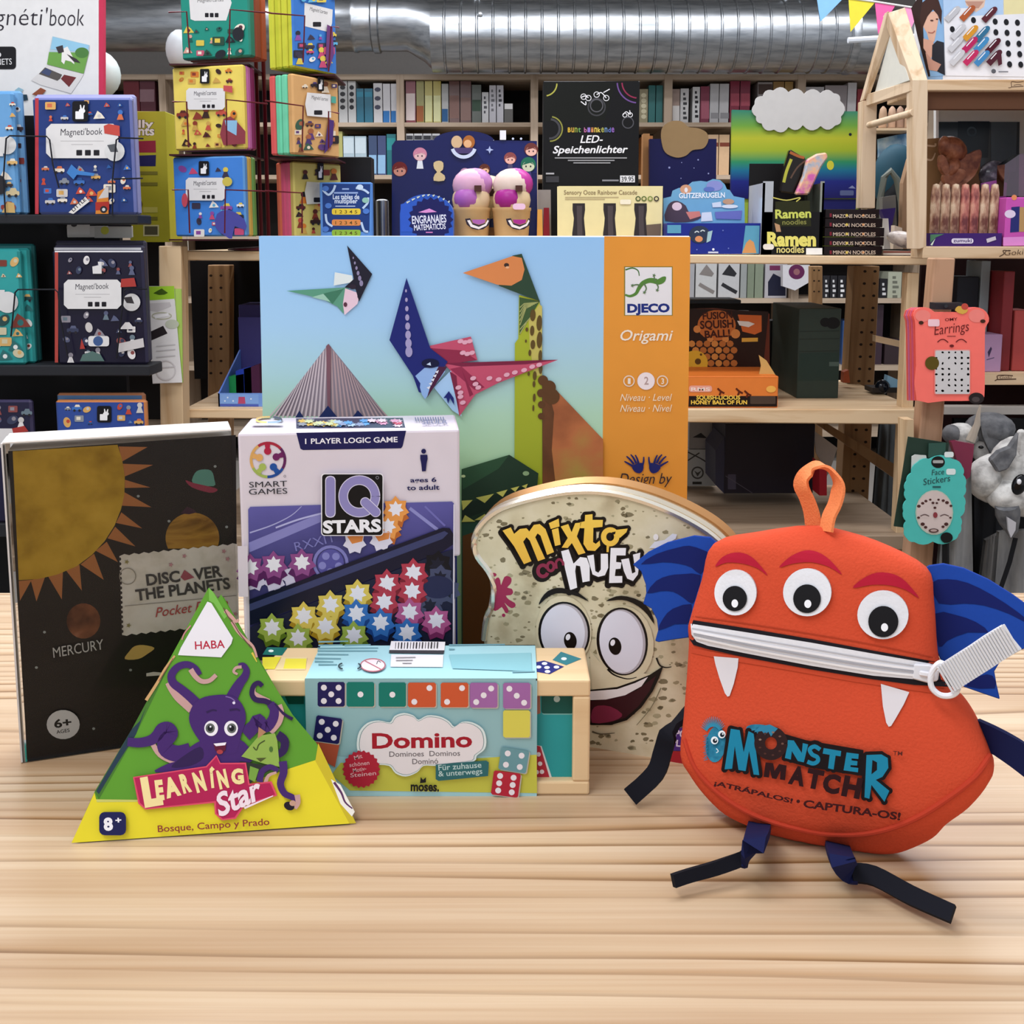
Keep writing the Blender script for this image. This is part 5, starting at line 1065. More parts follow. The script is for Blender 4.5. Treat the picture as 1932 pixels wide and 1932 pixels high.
# LED box
def led(a):
    W = C('e6e6ea', .3); a.f(C('0b0b0d', .4), '250,600 945,590 945,1350 252,1350')
    a.f(C('0e100b', .35), '255,605 780,600 700,880 255,885');
    a.ring('3c3c40', 640, 780, 62, 10); a.ring('55555a', 640, 770, 45, 8)
    for x, y in ((545, 705), (580, 715), (640, 690), (710, 715)): a.ring(W, x, y, 20, 5, n=14)
    for q in ('530,710 555,700 580,712', '640,690 670,675 690,690 710,715', '690,675 735,650', '525,740 560,765 560,740'): a.ln(W, q, 7)
    for x, r, y, c in ((260, 90, 610, 'a9a84a'), (300, 90, 940, '8a8a40'), (940, 150, 600, '6a4a8a'), (940, 115, 600, '8a2a4a')):
        k0, k1 = ((0, 80) if y < 700 and x < 400 else (-80, 90) if x < 400 else (95, 178)); a.ring(C(c), x, y, r, 10, a0=k0, a1=k1, n=14)
    a.ring('3f3f44', 300, 940, 70, 16, a0=-85, a1=95)
    a.ring(W, 845, 840, 15, 5, n=12); a.ring(W, 885, 838, 16, 5, n=12); a.ln(W, '830,840 855,815 885,835 880,805', 6); a.ring('4a4a50', 868, 895, 40, 8); 
    for k, (s_, c) in enumerate(zip(('B', 'u', 'n', 't', 'b', 'l', 'i', 'n', 'k', 'e', 'n', 'd', 'e'), ('e0b83a', 'c9a040', '8fa040', '6a9a5a', 'b86a9a', '8a70c0', 'c08050', 'e0c050', 'e6d060', 'a0a050', '6a8ab0', '5a70b0', '8a60b0'))): x = 430 + k*25 + (18 if k > 3 else 0); a.t(C(c), s_, x, 964, x + 20, 964, 34, .02)
    a.t(W, 'LED-', 520, 1042, 685, 1040, 54, .015, .25); a.t(W, 'Speichenlichter', 320, 1118, 868, 1114, 54, .02, .25)
    for x0, x1, y in ((335, 860, 1152), (430, 770, 1170), (470, 740, 1188)): a.rc('9a9a9e', x0, y - 4, x1, y + 4)
    a.rc('dcdce0', 810, 1280, 918, 1330); a.t(C('222226'), '39.95', 820, 1325, 910, 1322, 36, .01); a.rc('8a8a90', 680, 1310, 800, 1322); a.rc('b0b0b4', 270, 1260, 330, 1272); a.rc('3a3a3e', 270, 1285, 365, 1330)
carton('bike_light_box', 'tall black glossy bicycle spoke light box with white lettering', 'box', 1025, 153, 1205, 446, YS + .24, .07, C('0d0d0f', .4), led, z0=ZT(1110), tf=C_)
# cream sensory box with bottle windows
t2 = thing('sensory_toy_box', 'cream card box with three bottle shaped cut-outs below the bicycle light box', 'toy box', P(1150, 446, YS + .08))
Yc = YS + .08; pl = Plane((0, Yc, 0), (0, -1, 0)); CRM = C('e3d6a0', .5); z0 = ZT(1150)
b = MB(); xl, xr = P(1054, 400, Yc).x, P(1250, 400, Yc).x; zt2 = P(1150, 351, Yc).z; b.box((xl, Yc + .001, z0), (xr, Yc + .06, zt2), CRM); part('carton', b, t2)
b = MB(); a = Art(b, pl, tf=C_, base=2e-4, step=1e-4); a.f(CRM, '352,1360 1120,1364 1118,1780 355,1780')
for x in (510, 735, 960): a.f(C('2b2426', .3, coat=.5), [(x - 45, 1482), (x + 45, 1482), (x + 46, 1530), (x + 38, 1590), (x + 42, 1640), (x + 48, 1700), (x + 48, 1770), (x - 48, 1770), (x - 48, 1700), (x - 40, 1640), (x - 36, 1590), (x - 46, 1530)]); a.f(C('4a4244', .25), [(x - 15, 1500), (x + 25, 1500), (x + 22, 1600), (x + 30, 1750), (x - 10, 1750)])
a.t(C('8d7a58'), 'Sensory Ooze Rainbow Cascade', 402, 1418, 935, 1418, 32, .005)
for y, x1 in ((1438, 800), (1452, 700)): a.rc('b9a880', 410, y - 3, x1, y + 3)
for x, c in ((942, '4a5a30'), (985, '5a6a30'), (1030, '7a8a40'), (1075, '3a3430')): a.el(C(c), x, 1449, 19); a.el('cfc490', x, 1449, 11)
a.f('6b5c50', '1000,1640 1110,1630 1100,1770 1010,1770'); a.rc('efe6cc', 810, 1455, 890, 1490, 10); part('front_print', b, t2)
# navy panel with brown cloud
t2 = thing('star_display_card', 'dark navy star-speckled display card topped by a brown cloud', 'display card', P(1288, 446, YS + .3))
pl = Plane((0, YS + .3, 0), (0, -1, 0)); b = MB(); prism(b, '1226,465 1226,262 1352,262 1350,465', 0, .02, C('0e0f44', .5), None, pl); part('back_panel', b, t2)
b = MB(); prism(b, [(960 + x*.2588, y*.2588) for x, y in spl([(1112, 1020), (1120, 930), (1180, 885), (1260, 885), (1310, 925), (1380, 935), (1440, 965), (1455, 1020), (1420, 1080), (1340, 1095), (1290, 1135), (1220, 1148), (1140, 1110)], 4)], 0, .003, C('8d7350', .7), None, Plane((0, YS + .297, 0), (0, -1, 0))); part('cloud', b, t2, 'brown card cloud')
b = MB(); a = Art(b, pl, tf=C_, base=4e-4)
for x, y, r in ((1170, 1222, 8), (1380, 1165, 6), (1455, 1265, 6), (1260, 1185, 4), (1350, 1225, 4), (1255, 1300, 4)): a.el('8a90c0', x, y, r, n=8, up=False)
part('star_print', b, t2)
b = MB(); b.box((P(1213, 300, YS + .33).x, YS + .33, ZT(1219)), (P(1225, 300, YS + .33).x, YS + .36, P(0, 252, YS + .33).z), C('c08a58')); solo('narrow_box', b, 'narrow orange-brown box edge beside the navy star card', 'box')
# glitter ball display
t2 = thing('glitter_ball_display', 'light blue and navy counter display for glitter balls', 'display box', P(1345, 483, YS + .03)); Yg = YS + .03; pl = Plane((0, Yg, 0), (0, -1, 0)); pb = Plane((0, Yg + .08, 0), (0, -1, 0))
z0 = ZT(1345); xl, xr = P(1258, 450, Yg).x, P(1434, 450, Yg).x; b = MB(); b.box((xl, Yg, z0), (xr, Yg + .1, P(0, 421, Yg).z), C('1b2a86', .45)); part('tray', b, t2)
b = MB(); o3 = [pb.at(960 + x*.2588, y*.2588) for x, y in [(1128, 1850), (1128, 1445), (1185, 1432), (1195, 1390), (1240, 1370), (1290, 1365), (1340, 1325), (1400, 1318), (1445, 1325), (1490, 1305), (1540, 1312), (1575, 1345), (1590, 1380), (1610, 1385), (1640, 1430), (1718, 1445), (1722, 1850)]]; b.slab(o3, (0, .004, 0), C('6fa6c8', .45)); part('header', b, t2)
b = MB(); a = Art(b, pb, tf=C_, base=4e-4, step=1e-4); a.el(C('d09a78'), 1290, 1380, 42, 34); a.el('e8e4e4', 1292, 1385, 12, 18); a.el(C('8a90c8'), 1500, 1355, 60, 38); a.el(C('5f74b8'), 1460, 1380, 40, 18); a.t(C('e6eef4'), 'GLITZERKUGELN', 1240, 1445, 1575, 1440, 38, .03)
a.f(C('4a3c4a'), '1150,1520 1180,1475 1230,1465 1290,1500 1320,1560 1400,1570 1380,1600 1290,1620 1140,1610', 2); a.f(C('d07f74'), '1290,1545 1390,1540 1400,1575 1320,1600'); a.el('e0c8d0', 1225, 1505, 36, 30); a.f(C('d6dce4'), '1405,1550 1475,1545 1485,1610 1400,1615'); a.el(C('c0987a'), 1600, 1470, 42, 20); a.f(C('cfd8e4'), '1480,1480 1545,1470 1550,1510 1485,1512'); a.el(C('d9e0e6'), 1610, 1505, 60, 14); a.f(C('6a70b4'), '1500,1545 1700,1535 1690,1600 1510,1595'); part('header_print', b, t2)
b = MB(); a = Art(b, pl, tf=C_, base=4e-4, step=1e-4); a.rc(C('5a9cb8'), 1155, 1640, 1255, 1700); a.f(C('5a9cb8'), '1725,1645 1828,1645 1822,1850 1700,1850'); a.f(C('d0945a'), '1730,1770 1755,1745 1785,1765 1805,1845 1700,1845', 1)
a.el(C('27324a', .2, coat=.6), 1390, 1710, 76, 64); a.el(C('d99060'), 1385, 1742, 28, 22); a.f('9fc0c8', '1450,1690 1485,1680 1470,1755 1440,1770'); 
for x, y in ((1370, 1690), (1412, 1682)): a.ln('c9d4d8', [(x - 16, y + 6), (x, y - 4), (x + 16, y + 4)], 8)
a.rc('c9cfe4', 1452, 1834, 1526, 1846); a.el('dfe4f0', 1490, 1818, 9)
for x, y in ((1370, 1820), (1600, 1810), (1560, 1680)): a.el('6a78c0', x, y, 5)
part('tray_print', b, t2)
# rainbow display with cloud
t2 = thing('rainbow_display', 'tall rainbow gradient display card topped by a pale grey cloud', 'display card', P(1500, 470, YS + .3)); pl = Plane((0, YS + .3, 0), (0, -1, 0))
RB = grad('rainbow_print', [(0, '1b1a58'), (.2, '20297a'), (.32, '1c6a8c'), (.42, '2f8a5c'), (.55, '9aac2c'), (.68, 'b0b430'), (.82, '6a9c3c'), (1, '2c7a68')], r=.4)
b = MB(); prism(b, '1379,375 1382,207 1480,210 1628,210 1622,374', 0, .012, RB, None, pl); part('back_panel', b, t2)
b = MB(); prism(b, '1400,470 1400,374 1622,374 1610,470', YS + .305, .012, C('8fa83c')); prism(b, '1432,428 1432,376 1615,376 1613,428', YS + .304, .002, C('1a1d5c')); part('lower_panel', b, t2)
b = MB(); prism(b, [(1432 + x*.2588, y*.2588) for x, y in scallop('-20,850 -30,760 30,700 105,660 215,672 330,685 450,680 545,680 592,735 598,850 555,915 450,918 320,912 215,925 110,945 20,900')], 0, .004, C('c4c3c1', .6), None, Plane((0, YS + .294, 0), (0, -1, 0))); part('cloud', b, t2, 'pale grey card cloud')
b = MB(); a = Art(b, pl, tf=D_, base=4e-4); a.rc('55608a', 590, 1388, 690, 1425, 8); a.f('7a84b0', '650,1372 680,1352 705,1375'); a.el('16202a', 665, 980, 11); a.el('c9c43c', 520, 1205, 26, 34); part('panel_print', b, t2)
# ramen display
t2 = thing('ramen_display', 'black and yellow noodle packet display box with packets sticking out', 'display box', P(1495, 483, YS + .02)); Yr = YS + .02; z0 = ZT(1495); pl = Plane((0, Yr, 0), (0, -1, 0))
b = MB(); xl, xr = P(1437, 450, Yr).x, P(1552, 450, Yr).x; zf_ = P(0, 400, Yr).z; b.box((xl, Yr, z0), (xr, Yr + .004, zf_), C('0d0b0c', .3)); b.box((xl, Yr, z0), (xl + .004, Yr + .12, P(0, 345, Yr).z), C('cfd2d4', .15, .2)); b.box((xr - .004, Yr, z0), (xr, Yr + .12, P(0, 345, Yr).z), C('3c4038', .2)); b.box((xl, Yr + .12, z0), (xr, Yr + .124, P(0, 300, Yr).z), C('0d0b0c')); b.box((xl, Yr, z0), (xl + .02, Yr + .004, P(0, 342, Yr).z), C('b9bcc0', .12, .5)); b.box((xr - .007, Yr, z0), (xr, Yr + .004, P(0, 342, Yr).z), C('8a8f86', .2)); part('tray', b, t2)
b = MB(); a = Art(b, pl, tf=D_, base=4e-4, step=1e-4); YL = C('e6dc70'); a.f(C('26280f'), '118,1470 370,1462 372,1540 380,1650 120,1650'); a.t(C('c9d060'), 'Ramen', 118, 1592, 380, 1585, 64, .03); a.t(C('8a8a48'), 'noodles', 170, 1638, 345, 1634, 36, .01); a.f('b9906a', '112,1625 150,1640 160,1690 125,1690'); a.ln('c9c060', '100,1440 200,1460 300,1440 270,1470', 8)
a.t(YL, 'Ramen', 58, 1790, 415, 1790, 100, .05); a.t(C('d9cc80'), 'noodles', 128, 1842, 328, 1842, 52, .02); a.rc('efeeea', 342, 1808, 460, 1856); a.rc('e9e2d6', 28, 1778, 108, 1820, 18); part('tray_lettering', b, t2)
for q, c, nm in (('150,1400 190,1200 225,1085 300,1130 345,1150 330,1250 290,1420', C('17120f', .2, coat=.5), 'black'), ('265,1420 325,1280 355,1160 425,1120 495,1110 505,1150 455,1220 410,1320 365,1420', mottle('shiny_packet', [(.35, 'd060a8'), (.5, 'e6b08a'), (.6, 'a9b0bc'), (.7, '6a7078')], 40, .2, coat=.5), 'silver and pink')):
    b = MB(); prism(b, [(1432 + x*.2588, y*.2588) for x, y in pts(q)], Yr + (.06 if nm == 'black' else .04), .015, c)
    if nm == 'black':
        a = Art(b, Plane((0, Yr + .06, 0), (0, -1, 0)), tf=D_, base=4e-4); a.ln('b0b040', '180,1330 200,1250 235,1160', 22); a.ln('a05a30', '225,1110 290,1140 330,1150', 20); a.ln('5a4438', '230,1300 280,1220 340,1170', 12)
    solo('noodle_packet', b, f'{nm} noodle packet sticking out of the black display', 'packet', bevel=.003)
# stack of five small boxes
for k in range(5):
    y1 = 483 - k*17.5; b = MB(); x0, x1 = (1555, 1668) if k else (1555, 1666); x1 -= (0, 0, 0, 4, 11)[k]
    o = ('top', 'second', 'middle', 'fourth', 'lowest')[4 - k]; zb = ZT(1610) + k*.0180
    def pk(a, k=k, y1=y1): a.t(C('c9b6a4'), ('MINION NOODLES', 'DEVIOUS NOODLE', 'MISON NOODLES', 'NOON NOODLES', 'MAZONE NOODLES')[k], 540, y1/.2588 - 14 + k*1.6, 850, y1/.2588 - 14 + k*1.6, 26, .015); a.el('d9c060', 640, y1/.2588 - 26, 10); a.el('d9a070', 760, y1/.2588 - 26, 9); a.rc('7a2030', 545 - 30, y1/.2588 - 40, 530, y1/.2588 - 14)
    xl, xr = P(x0, 450, YS + .03).x, P(x1, 450, YS + .03).x; bx = Box((xl, YS + .03), (xr, YS + .03), zb, zb + .0172, .09)
    t2 = thing('small_game_box', f'{o} one in the pile of five flat black noodle game boxes', 'game box', bx.c, 'flat black boxes stacked on the top shelf'); b = MB(); bx.body(b, C('16090d', .3)); part('carton', b, t2, bevel=.0008); b = MB(); a = Art(b, bx.fr, tf=D_, base=2e-4); pk(a); part('spine_lettering', b, t2)
# pile of thin things and bags on the shelf end
b = MB(); q = [(1666, 482), (1742, 482), (1742, 474), (1666, 472)]; prism(b, q, YS + .06, .1, C('b0a49c')); a = Art(b, Plane((0, YS + .06, 0), (0, -1, 0)), tf=D_, base=3e-4); a.rc('e6e2dc', 905, 1846, 1190, 1856); a.rc('8a4a40', 905, 1832, 1190, 1842); solo('flat_booklet', b, 'thin booklet lying flat at the end of the top shelf', 'booklet')
b = MB(); q = P(1705, 465, YS + .1); b.ball((q.x, YS + .1, ZT(1700) + .031), .036, .03, .016, mottle('clear_bag', [(.35, '8a7a80'), (.5, 'd0c4bc'), (.65, 'e6dcd4'), (.8, '6a4a70')], 60, .2), rot=Matrix.Rotation(.25, 3, 'Y')); solo('clear_bag', b, 'crumpled clear plastic bag lying on the thin booklet', 'bag')
# ================================================================ magnetic picture boxes (shared front design)
def icons(a, x0, y0, x1, y1, cols, n, seed, smin=14, smax=34):
    r = random.Random(seed); smin *= 1.25; smax *= 1.3; nx = max(1, int(math.sqrt(n*(x1-x0)/(y1-y0)))); ny = max(1, round(n/nx))
    for i in range(nx):
        for j in range(ny):
            x = x0 + (i + .5 + r.uniform(-.25, .25))*(x1-x0)/nx; y = y0 + (j + .5 + r.uniform(-.25, .25))*(y1-y0)/ny; s = r.uniform(smin, smax); c, c2 = C(r.choice(cols)), C(r.choice(cols)); k = r.randrange(5)
            if k == 0: a.el(c, x, y, s, s*.7, r.random()*3); a.el(c2, x + s*.2, y - s*.2, s*.35)
            elif k == 1: a.rc(c, x - s, y - s*.7, x + s, y + s*.7, s*.2); a.rc(c2, x - s*.6, y - s*.4, x + s*.3, y + s*.3)
            elif k == 2: a.f(c, [(x - s, y + s*.6), (x - s*.3, y - s*.8), (x + s*.4, y - s*.3), (x + s, y + s*.5)], 1); a.el(c2, x, y + s*.1, s*.3)
            elif k == 3: a.el(c, x, y - s*.5, s*.5); a.f(c2, [(x - s*.7, y + s), (x - s*.3, y - s*.1), (x + s*.3, y - s*.1), (x + s*.7, y + s)])
            else: a.rc(c, x - s, y - s*.3, x + s, y + s*.35, s*.2); a.f(c2, [(x - s*.5, y - s*.3), (x - s*.25, y - s*.75), (x + s*.45, y - s*.75), (x + s*.65, y - s*.3)]); a.el('2a262c', x - s*.5, y + s*.4, s*.24); a.el('2a262c', x + s*.5, y + s*.4, s*.24)
def mag_label(a, x0, y0, x1, y1, title='Magneti\'book'):
    w, h = x1 - x0, y1 - y0; c = w*.07
    a.f(C('dedcda', .4), [(x0, y0 + c), (x0 + c, y0), (x1 - c, y0), (x1, y0 + c), (x1, y1 - c), (x1 - c, y1), (x0 + c, y1), (x0, y1 - c)])
    a.t(C('33313c'), title, x0 + w*.2, y0 + h*.34, x1 - w*.22, y0 + h*.31, h*.2, .0, .1)
    for u, v, z in ((.2, .8, .5), (.35, .65, .6)): a.rc('b9b7b6', x0 + w*u, y0 + h*z - 2, x0 + w*v, y0 + h*z + 2)
    for k in range(3): a.rc('1d1b20', x0 + w*(.42 + k*.12), y0 + h*.76, x0 + w*(.5 + k*.12), y0 + h*.92, 4)
def mag_tag(a, x0, y0, x1, y1):
    w, h = x1-x0, y1-y0; a.rc(C('111014'), x0, y0, x1, y1, w*.15); a.rc('efeeee', x0 + w*.2, y0 + h*.5, x0 + w*.72, y0 + h*.88, 4); a.el('efeeee', x0 + w*.62, y0 + h*.48, w*.2, h*.12); a.ln('efeeee', [(x0 + w*.56, y0 + h*.4), (x0 + w*.52, y0 + h*.18)], w*.12, w*.06); a.ln('efeeee', [(x0 + w*.7, y0 + h*.4), (x0 + w*.76, y0 + h*.2)], w*.12, w*.06)
YR = 1.85
# ---- black metal rack
t = thing('book_rack', 'black metal book rack holding magnetic picture boxes and a white header sign', 'rack', P(100, 900, YR + .1))
zr = []
for n_i, (yt, yb) in enumerate(((405, 423), (688, 708))):
    b = MB(); xl, xr = P(-150, 400, YR).x, P(264 + n_i*9, 400, YR).x; b.box((xl, YR - .012, P(0, yb, YR).z), (xr, YR + .058, P(0, yt, YR).z), C('26272b', .5)); part('shelf', b, t, bevel=.002); zr.append(P(0, yt, YR).z + .0005)
b = MB(); b.box((xl, YR - .012, P(0, 1010, YR).z), (xr, YR + .1, P(0, 985, YR).z), C('26272b', .5)); part('shelf', b, t, bevel=.002); zr.append(P(0, 985, YR).z + .0005)
b = MB(); b.box((xl, YR + .1, 0), (xr - .085, YR + .115, P(0, 205, YR).z), C('0a0a0c', .6)); part('back_panel', b, t)
WR = C('1a1b22', .4)
def wire(pp, Y=YR - .016, tf=A_, m=WR, r=.0014):
    b = MB(); b.tube([P(tf[0] + x*tf[2], tf[1] + y*tf[2], Y) for x, y in pts(pp)], r, m, 6); return b
for tf, q in ((A_, '40,1570 25,1300 45,1010 70,990 340,995 362,1020 385,1200 430,1370'), (A_, '1040,1300 830,1305'), (A_, '820,1570 820,1310 848,1020 870,1005 1045,1010'), (E_, '80,830 110,510 130,488 400,488 425,510 440,700 495,980'), (E_, '850,990 880,720 905,500 925,484 1070,484')):
    part('wire_guard', wire(q, tf=tf), t)
# header sign
pl = Plane((0, YR + .13, 0), (0, -1, 0))
t2 = thing('header_sign', 'white header sign with a thin red border and handwritten shop lettering above the rack', 'sign', P(60, 230, YR + .13))
b = MB(); prism(b, '-220,226 -220,-60 195,-60 195,226', YR + .13, .012, C('c03050', .5)); prism(b, '-214,221 -214,-55 186,-55 186,221', YR + .129, .0012, C('dcdbd9', .5)); part('panel', b, t2)
b = MB(); a = Art(b, Plane((0, YR + .129, 0), (0, -1, 0)), tf=A_, base=4e-4, step=1e-4)
for s_, x0, x1, y, h in (("magnéti'", -250, 350, 185, 130), ('book', 362, 612, 188, 122)): a.t(C('26222c'), s_, x0, y, x1, y, h, -.012, .1)
a.rc(C('141317'), -150, 340, 118, 505, 26); a.t(C('dcdbd9'), 'MAGNETS', -130, 478, 88, 470, 44, .0); a.el('dcdbd9', -10, 400, 20)
a.f(C('d2cfcc'), '228,585 350,475 612,540 590,580 520,682 300,620'); a.f(C('55504c'), '285,540 330,492 455,545 440,575 420,590'); a.f(C('6a2a2c'), '445,575 470,545 558,565 505,635'); a.f(C('3f4a6a'), '300,530 340,498 380,520 360,555'); a.f(C('a9bfcc'), '385,265 655,330 650,380 360,390'); a.f(C('6a9c48'), '345,470 360,380 650,385 612,538'); a.f(C('8fc0d8'), '388,270 650,330 640,380 372,360'); a.el(C('4a7a3c'), 600, 385, 50, 38)
a.f(C('e6e2dc'), '455,360 495,340 540,430 545,470 520,450 480,440 470,470 450,450'); a.f(C('3a3438'), '410,345 460,330 470,380 430,390'); a.f(C('3a3438'), '490,395 560,430 590,460 540,450'); a.f(C('8a4a30'), '235,690 300,640 340,660 300,700'); a.f(C('1d3848'), '155,690 200,690 208,730 170,735'); a.f(C('8ab0c0'), '110,660 140,638 175,655 150,690')
part('panel_print', b, t2)
def magbox(label, x0, y0, x1, y1, Y, dep, col, spine, art, tf, z0=None, group='magnetic picture boxes on the black rack', Y2=None, edge=None):
    """rounded hard-cover box with a coloured spine edge"""
    return carton('magnetic_box', label, 'game box', x0, y0, x1, y1, Y, dep, C(col, .3, coat=.3), art, group, C(spine, .4), z0, Y2, tf, 5e-5, .004)
BC = ['d8a860', 'c9c4c0', '3f70b8', 'c04a38', 'e6dccb', '2c5a9a', '8a8f98', 'd0704a']
def blue(a):
    a.rc(C('b83a44'), 256, 716, 282, 1560)
    icons(a, 290, 1190, 960, 1510, BC, 22, 3); icons(a, 300, 720, 960, 890, BC, 8, 5); mag_tag(a, 535, 740, 650, 888); mag_label(a, 345, 905, 870, 1155); a.f(C('c04a40'), '765,920 800,905 880,920 882,995 770,975'); a.el(C('d6d6d4'), 845, 1105, 72); a.f('55585c', '790,1060 850,1050 870,1110 815,1110')
    a.f(C('3f7cc0'), '495,1260 530,1200 580,1245 700,1265 690,1285 570,1275 545,1310'); a.f(C('d08030'), '720,1400 800,1360 800,1560 705,1560'); a.f(C('c9c4c0'), '725,1450 780,1365 800,1365 800,1440'); a.f('a83028', '705,1475 805,1470 805,1530 705,1535'); a.el('26242a', 765, 1528, 26); a.el('c9c9c9', 765, 1528, 12); a.f(C('e0dcd6'), '510,1550 630,1435 662,1470 545,1560'); a.t(C('2a2830'), 'LITTLE', 545, 1545, 640, 1460, 26, .02); a.rc(C('c09ab0'), 940, 760, 975, 1540) if 0 else None
magbox('dark blue vehicles magnetic box at the front of the top rack shelf', 66, 184, 252, 405, YR, .014, '243a78', '6a72a8', blue, A_, zr[0])
for k, dx in ((1, 9), (2, 17)):
    o, _ = magbox(('dark blue magnetic box just behind the front one on the top rack shelf', 'lavender edged magnetic box at the back of the top rack shelf')[k-1], 66 + dx*.3, 184 - k*3, 247 + dx*.7, 405, YR + .02*k, .014, ('6a74b0', '8f8fc0')[k-1], '9a9cc8', None, A_, zr[0])
def lblue(a): icons(a, -250, 720, 130, 960, ['c04a38', 'e6dccb', '6a3430', 'd8a860'], 10, 8); icons(a, -250, 1150, 130, 1540, ['e6dccb', 'c9b890', '3a3436', 'c9c9c9', '8a3a34', 'd8b070'], 16, 9, 20, 46); a.rc('dedcda', -300, 1000, 30, 1140); a.el(C('d6d6d4'), 60, 1060, 66); a.el(C('2a282c'), 10, 1350, 40, 70); a.f('c9a86a', '20,1550 60,1470 110,1480 118,1552')
magbox('light blue magnetic box cut by the photo edge, front of the top rack shelf', -110, 173, 30, 408, YR - .005, .014, '6aa0d0', '5a90c0', lblue, A_, zr[0])
magbox('second light blue magnetic box showing its edge on the top rack shelf', -100, 171, 45, 404, YR + .014, .014, '79acd6', '6a9cc8', lambda a: icons(a, 95, 760, 165, 1520, ['3a2c30', 'c9cfd4', '7a3430', 'd8c090'], 6, 4, 18, 30), A_, zr[0])
DC = ['c9c4c0', '3a3f58', '8a4a48', '8f8a92', '5a5f7a', 'e0dcda', '6a7a84']
def dark(a):
    a.rc(C('b0453c'), 400, 212, 424, 1020); a.rc(C('e0dfe0'), 400, 205, 1040, 216)
    icons(a, 440, 650, 1050, 1010, DC, 20, 21); icons(a, 430, 250, 1020, 390, DC, 8, 22); mag_label(a, 472, 415, 890, 628); a.f(C('a83a34'), '890,410 985,402 1000,465 885,470'); a.el(C('cfcdcb'), 965, 580, 64); a.f('3a3638', '905,545 965,538 985,590 930,585'); a.rc('dcdad8', 650, 825, 802, 900, 18); a.el('3f5a8a', 722, 862, 36); a.f('dcdad8', '680,320 725,310 720,285 748,285 748,372 684,372'); a.f('55706a', '590,1008 610,960 680,935 740,960 768,1008', 1); a.f('c9c4c2', '870,880 1050,840 1058,905 870,945'); a.f('a83a34', '590,920 602,845 628,918'); a.f('d6d2d0', '880,775 920,725 950,725 990,775', 1)
magbox('dark navy gadgets magnetic box at the front of the lower rack shelf', 103, 472, 274, 686, YR, .014, '17142a', '2c2a40', dark, E_, zr[1])
for k in (1, 2):
    magbox(('dark magnetic box with a white top edge, second in the lower rack pocket', 'dark magnetic box at the back of the lower rack pocket')[k-1], 103 + k*3, 472 - k*9, 271 + k*4, 686, YR + .02*k, .014, ('d0cfd0', '17142a')[k-1], '3a3848', None, E_, zr[1])
TC = ['c9c0a0', '7a3a30', '2a4a4a', 'd0a868', '2f6a6a', 'e0e0dc']
def teal(a): icons(a, -200, 260, 170, 420, TC, 8, 31); icons(a, -200, 680, 180, 1010, TC, 14, 32, 24, 60); a.rc('d9d7d5', -200, 490, 40, 640); a.el(C('d6d6d4'), 60, 580, 78)
magbox('teal pirate magnetic box cut by the photo edge, front of the lower rack shelf', -110, 470, 42, 686, YR - .005, .014, '2f9a98', '2a8684', teal, E_, zr[1])
magbox('teal magnetic box second in line at the photo edge on the lower rack shelf', -100, 468, 60, 688, YR + .014, .014, '3aa6a4', '2a8684', lambda a: icons(a, 165, 500, 225, 960, TC, 5, 33, 18, 34), E_, zr[1])
magbox('teal magnetic box rearmost at the photo edge on the lower rack shelf', -90, 460, 69, 686, YR + .034, .014, '1f6a6a', '1f5a5a', None, E_, zr[1])
def blue2(a): icons(a, 460, 1330, 690, 1480, BC, 6, 41); icons(a, 830, 1320, 1070, 1480, BC, 6, 42); mag_tag(a, 710, 1335, 815, 1455)
magbox('royal blue magnetic box on the bottom rack shelf behind the planets box', 110, 755, 280, 985, YR, .014, '2f4a94', 'c07a4a', blue2, E_, zr[2])
magbox('pale edged magnetic box second on the bottom rack shelf', 113, 742, 277, 985, YR + .022, .014, '4a6a90', 'a06a4a', None, E_, zr[2])
def dk2(a): icons(a, -150, 1330, 220, 1500, DC, 10, 51); a.rc('dedcda', -200, 1500, 110, 1640); a.f(C('a83a34'), '90,1500 180,1480 210,1520 100,1540')
magbox('dark navy magnetic box at the photo edge on the bottom rack shelf', -110, 755, 65, 985, YR - .005, .014, '1f1d38', '3a3550', dk2, E_, zr[2])
# balloon and neighbours behind the rack
b = MB(); q = P(188, 140, 2.3); b.ball((q.x, 2.3, q.z), .044, .044, .05, C('c6d2d0', .35)); b.lathe((q.x, 2.3, q.z - .056), [(.002, 0), (.006, 0), (.002, .008)], C('c6d2d0', .35), 8); b.tube([(q.x - .01, 2.3, 0), (q.x - .01, 2.3, q.z - .4), (q.x, 2.3, q.z - .054)], .0012, C('d9d9d6'), 5); solo('balloon', b, 'pale mint balloon behind the white header sign', 'balloon')
b = MB(); q = P(340, 95, 2.25); b.ball((q.x, 2.25, q.z), .03, .03, .043, C('c4cdd0', .35)); b.tube([(q.x, 2.25, ZT(342, 2.25) - .003), (q.x, 2.25, q.z - .04)], .0012, C('d9d9d6'), 5); solo('balloon', b, 'pale grey balloon partly behind the teal cards on the wire spinner', 'balloon')
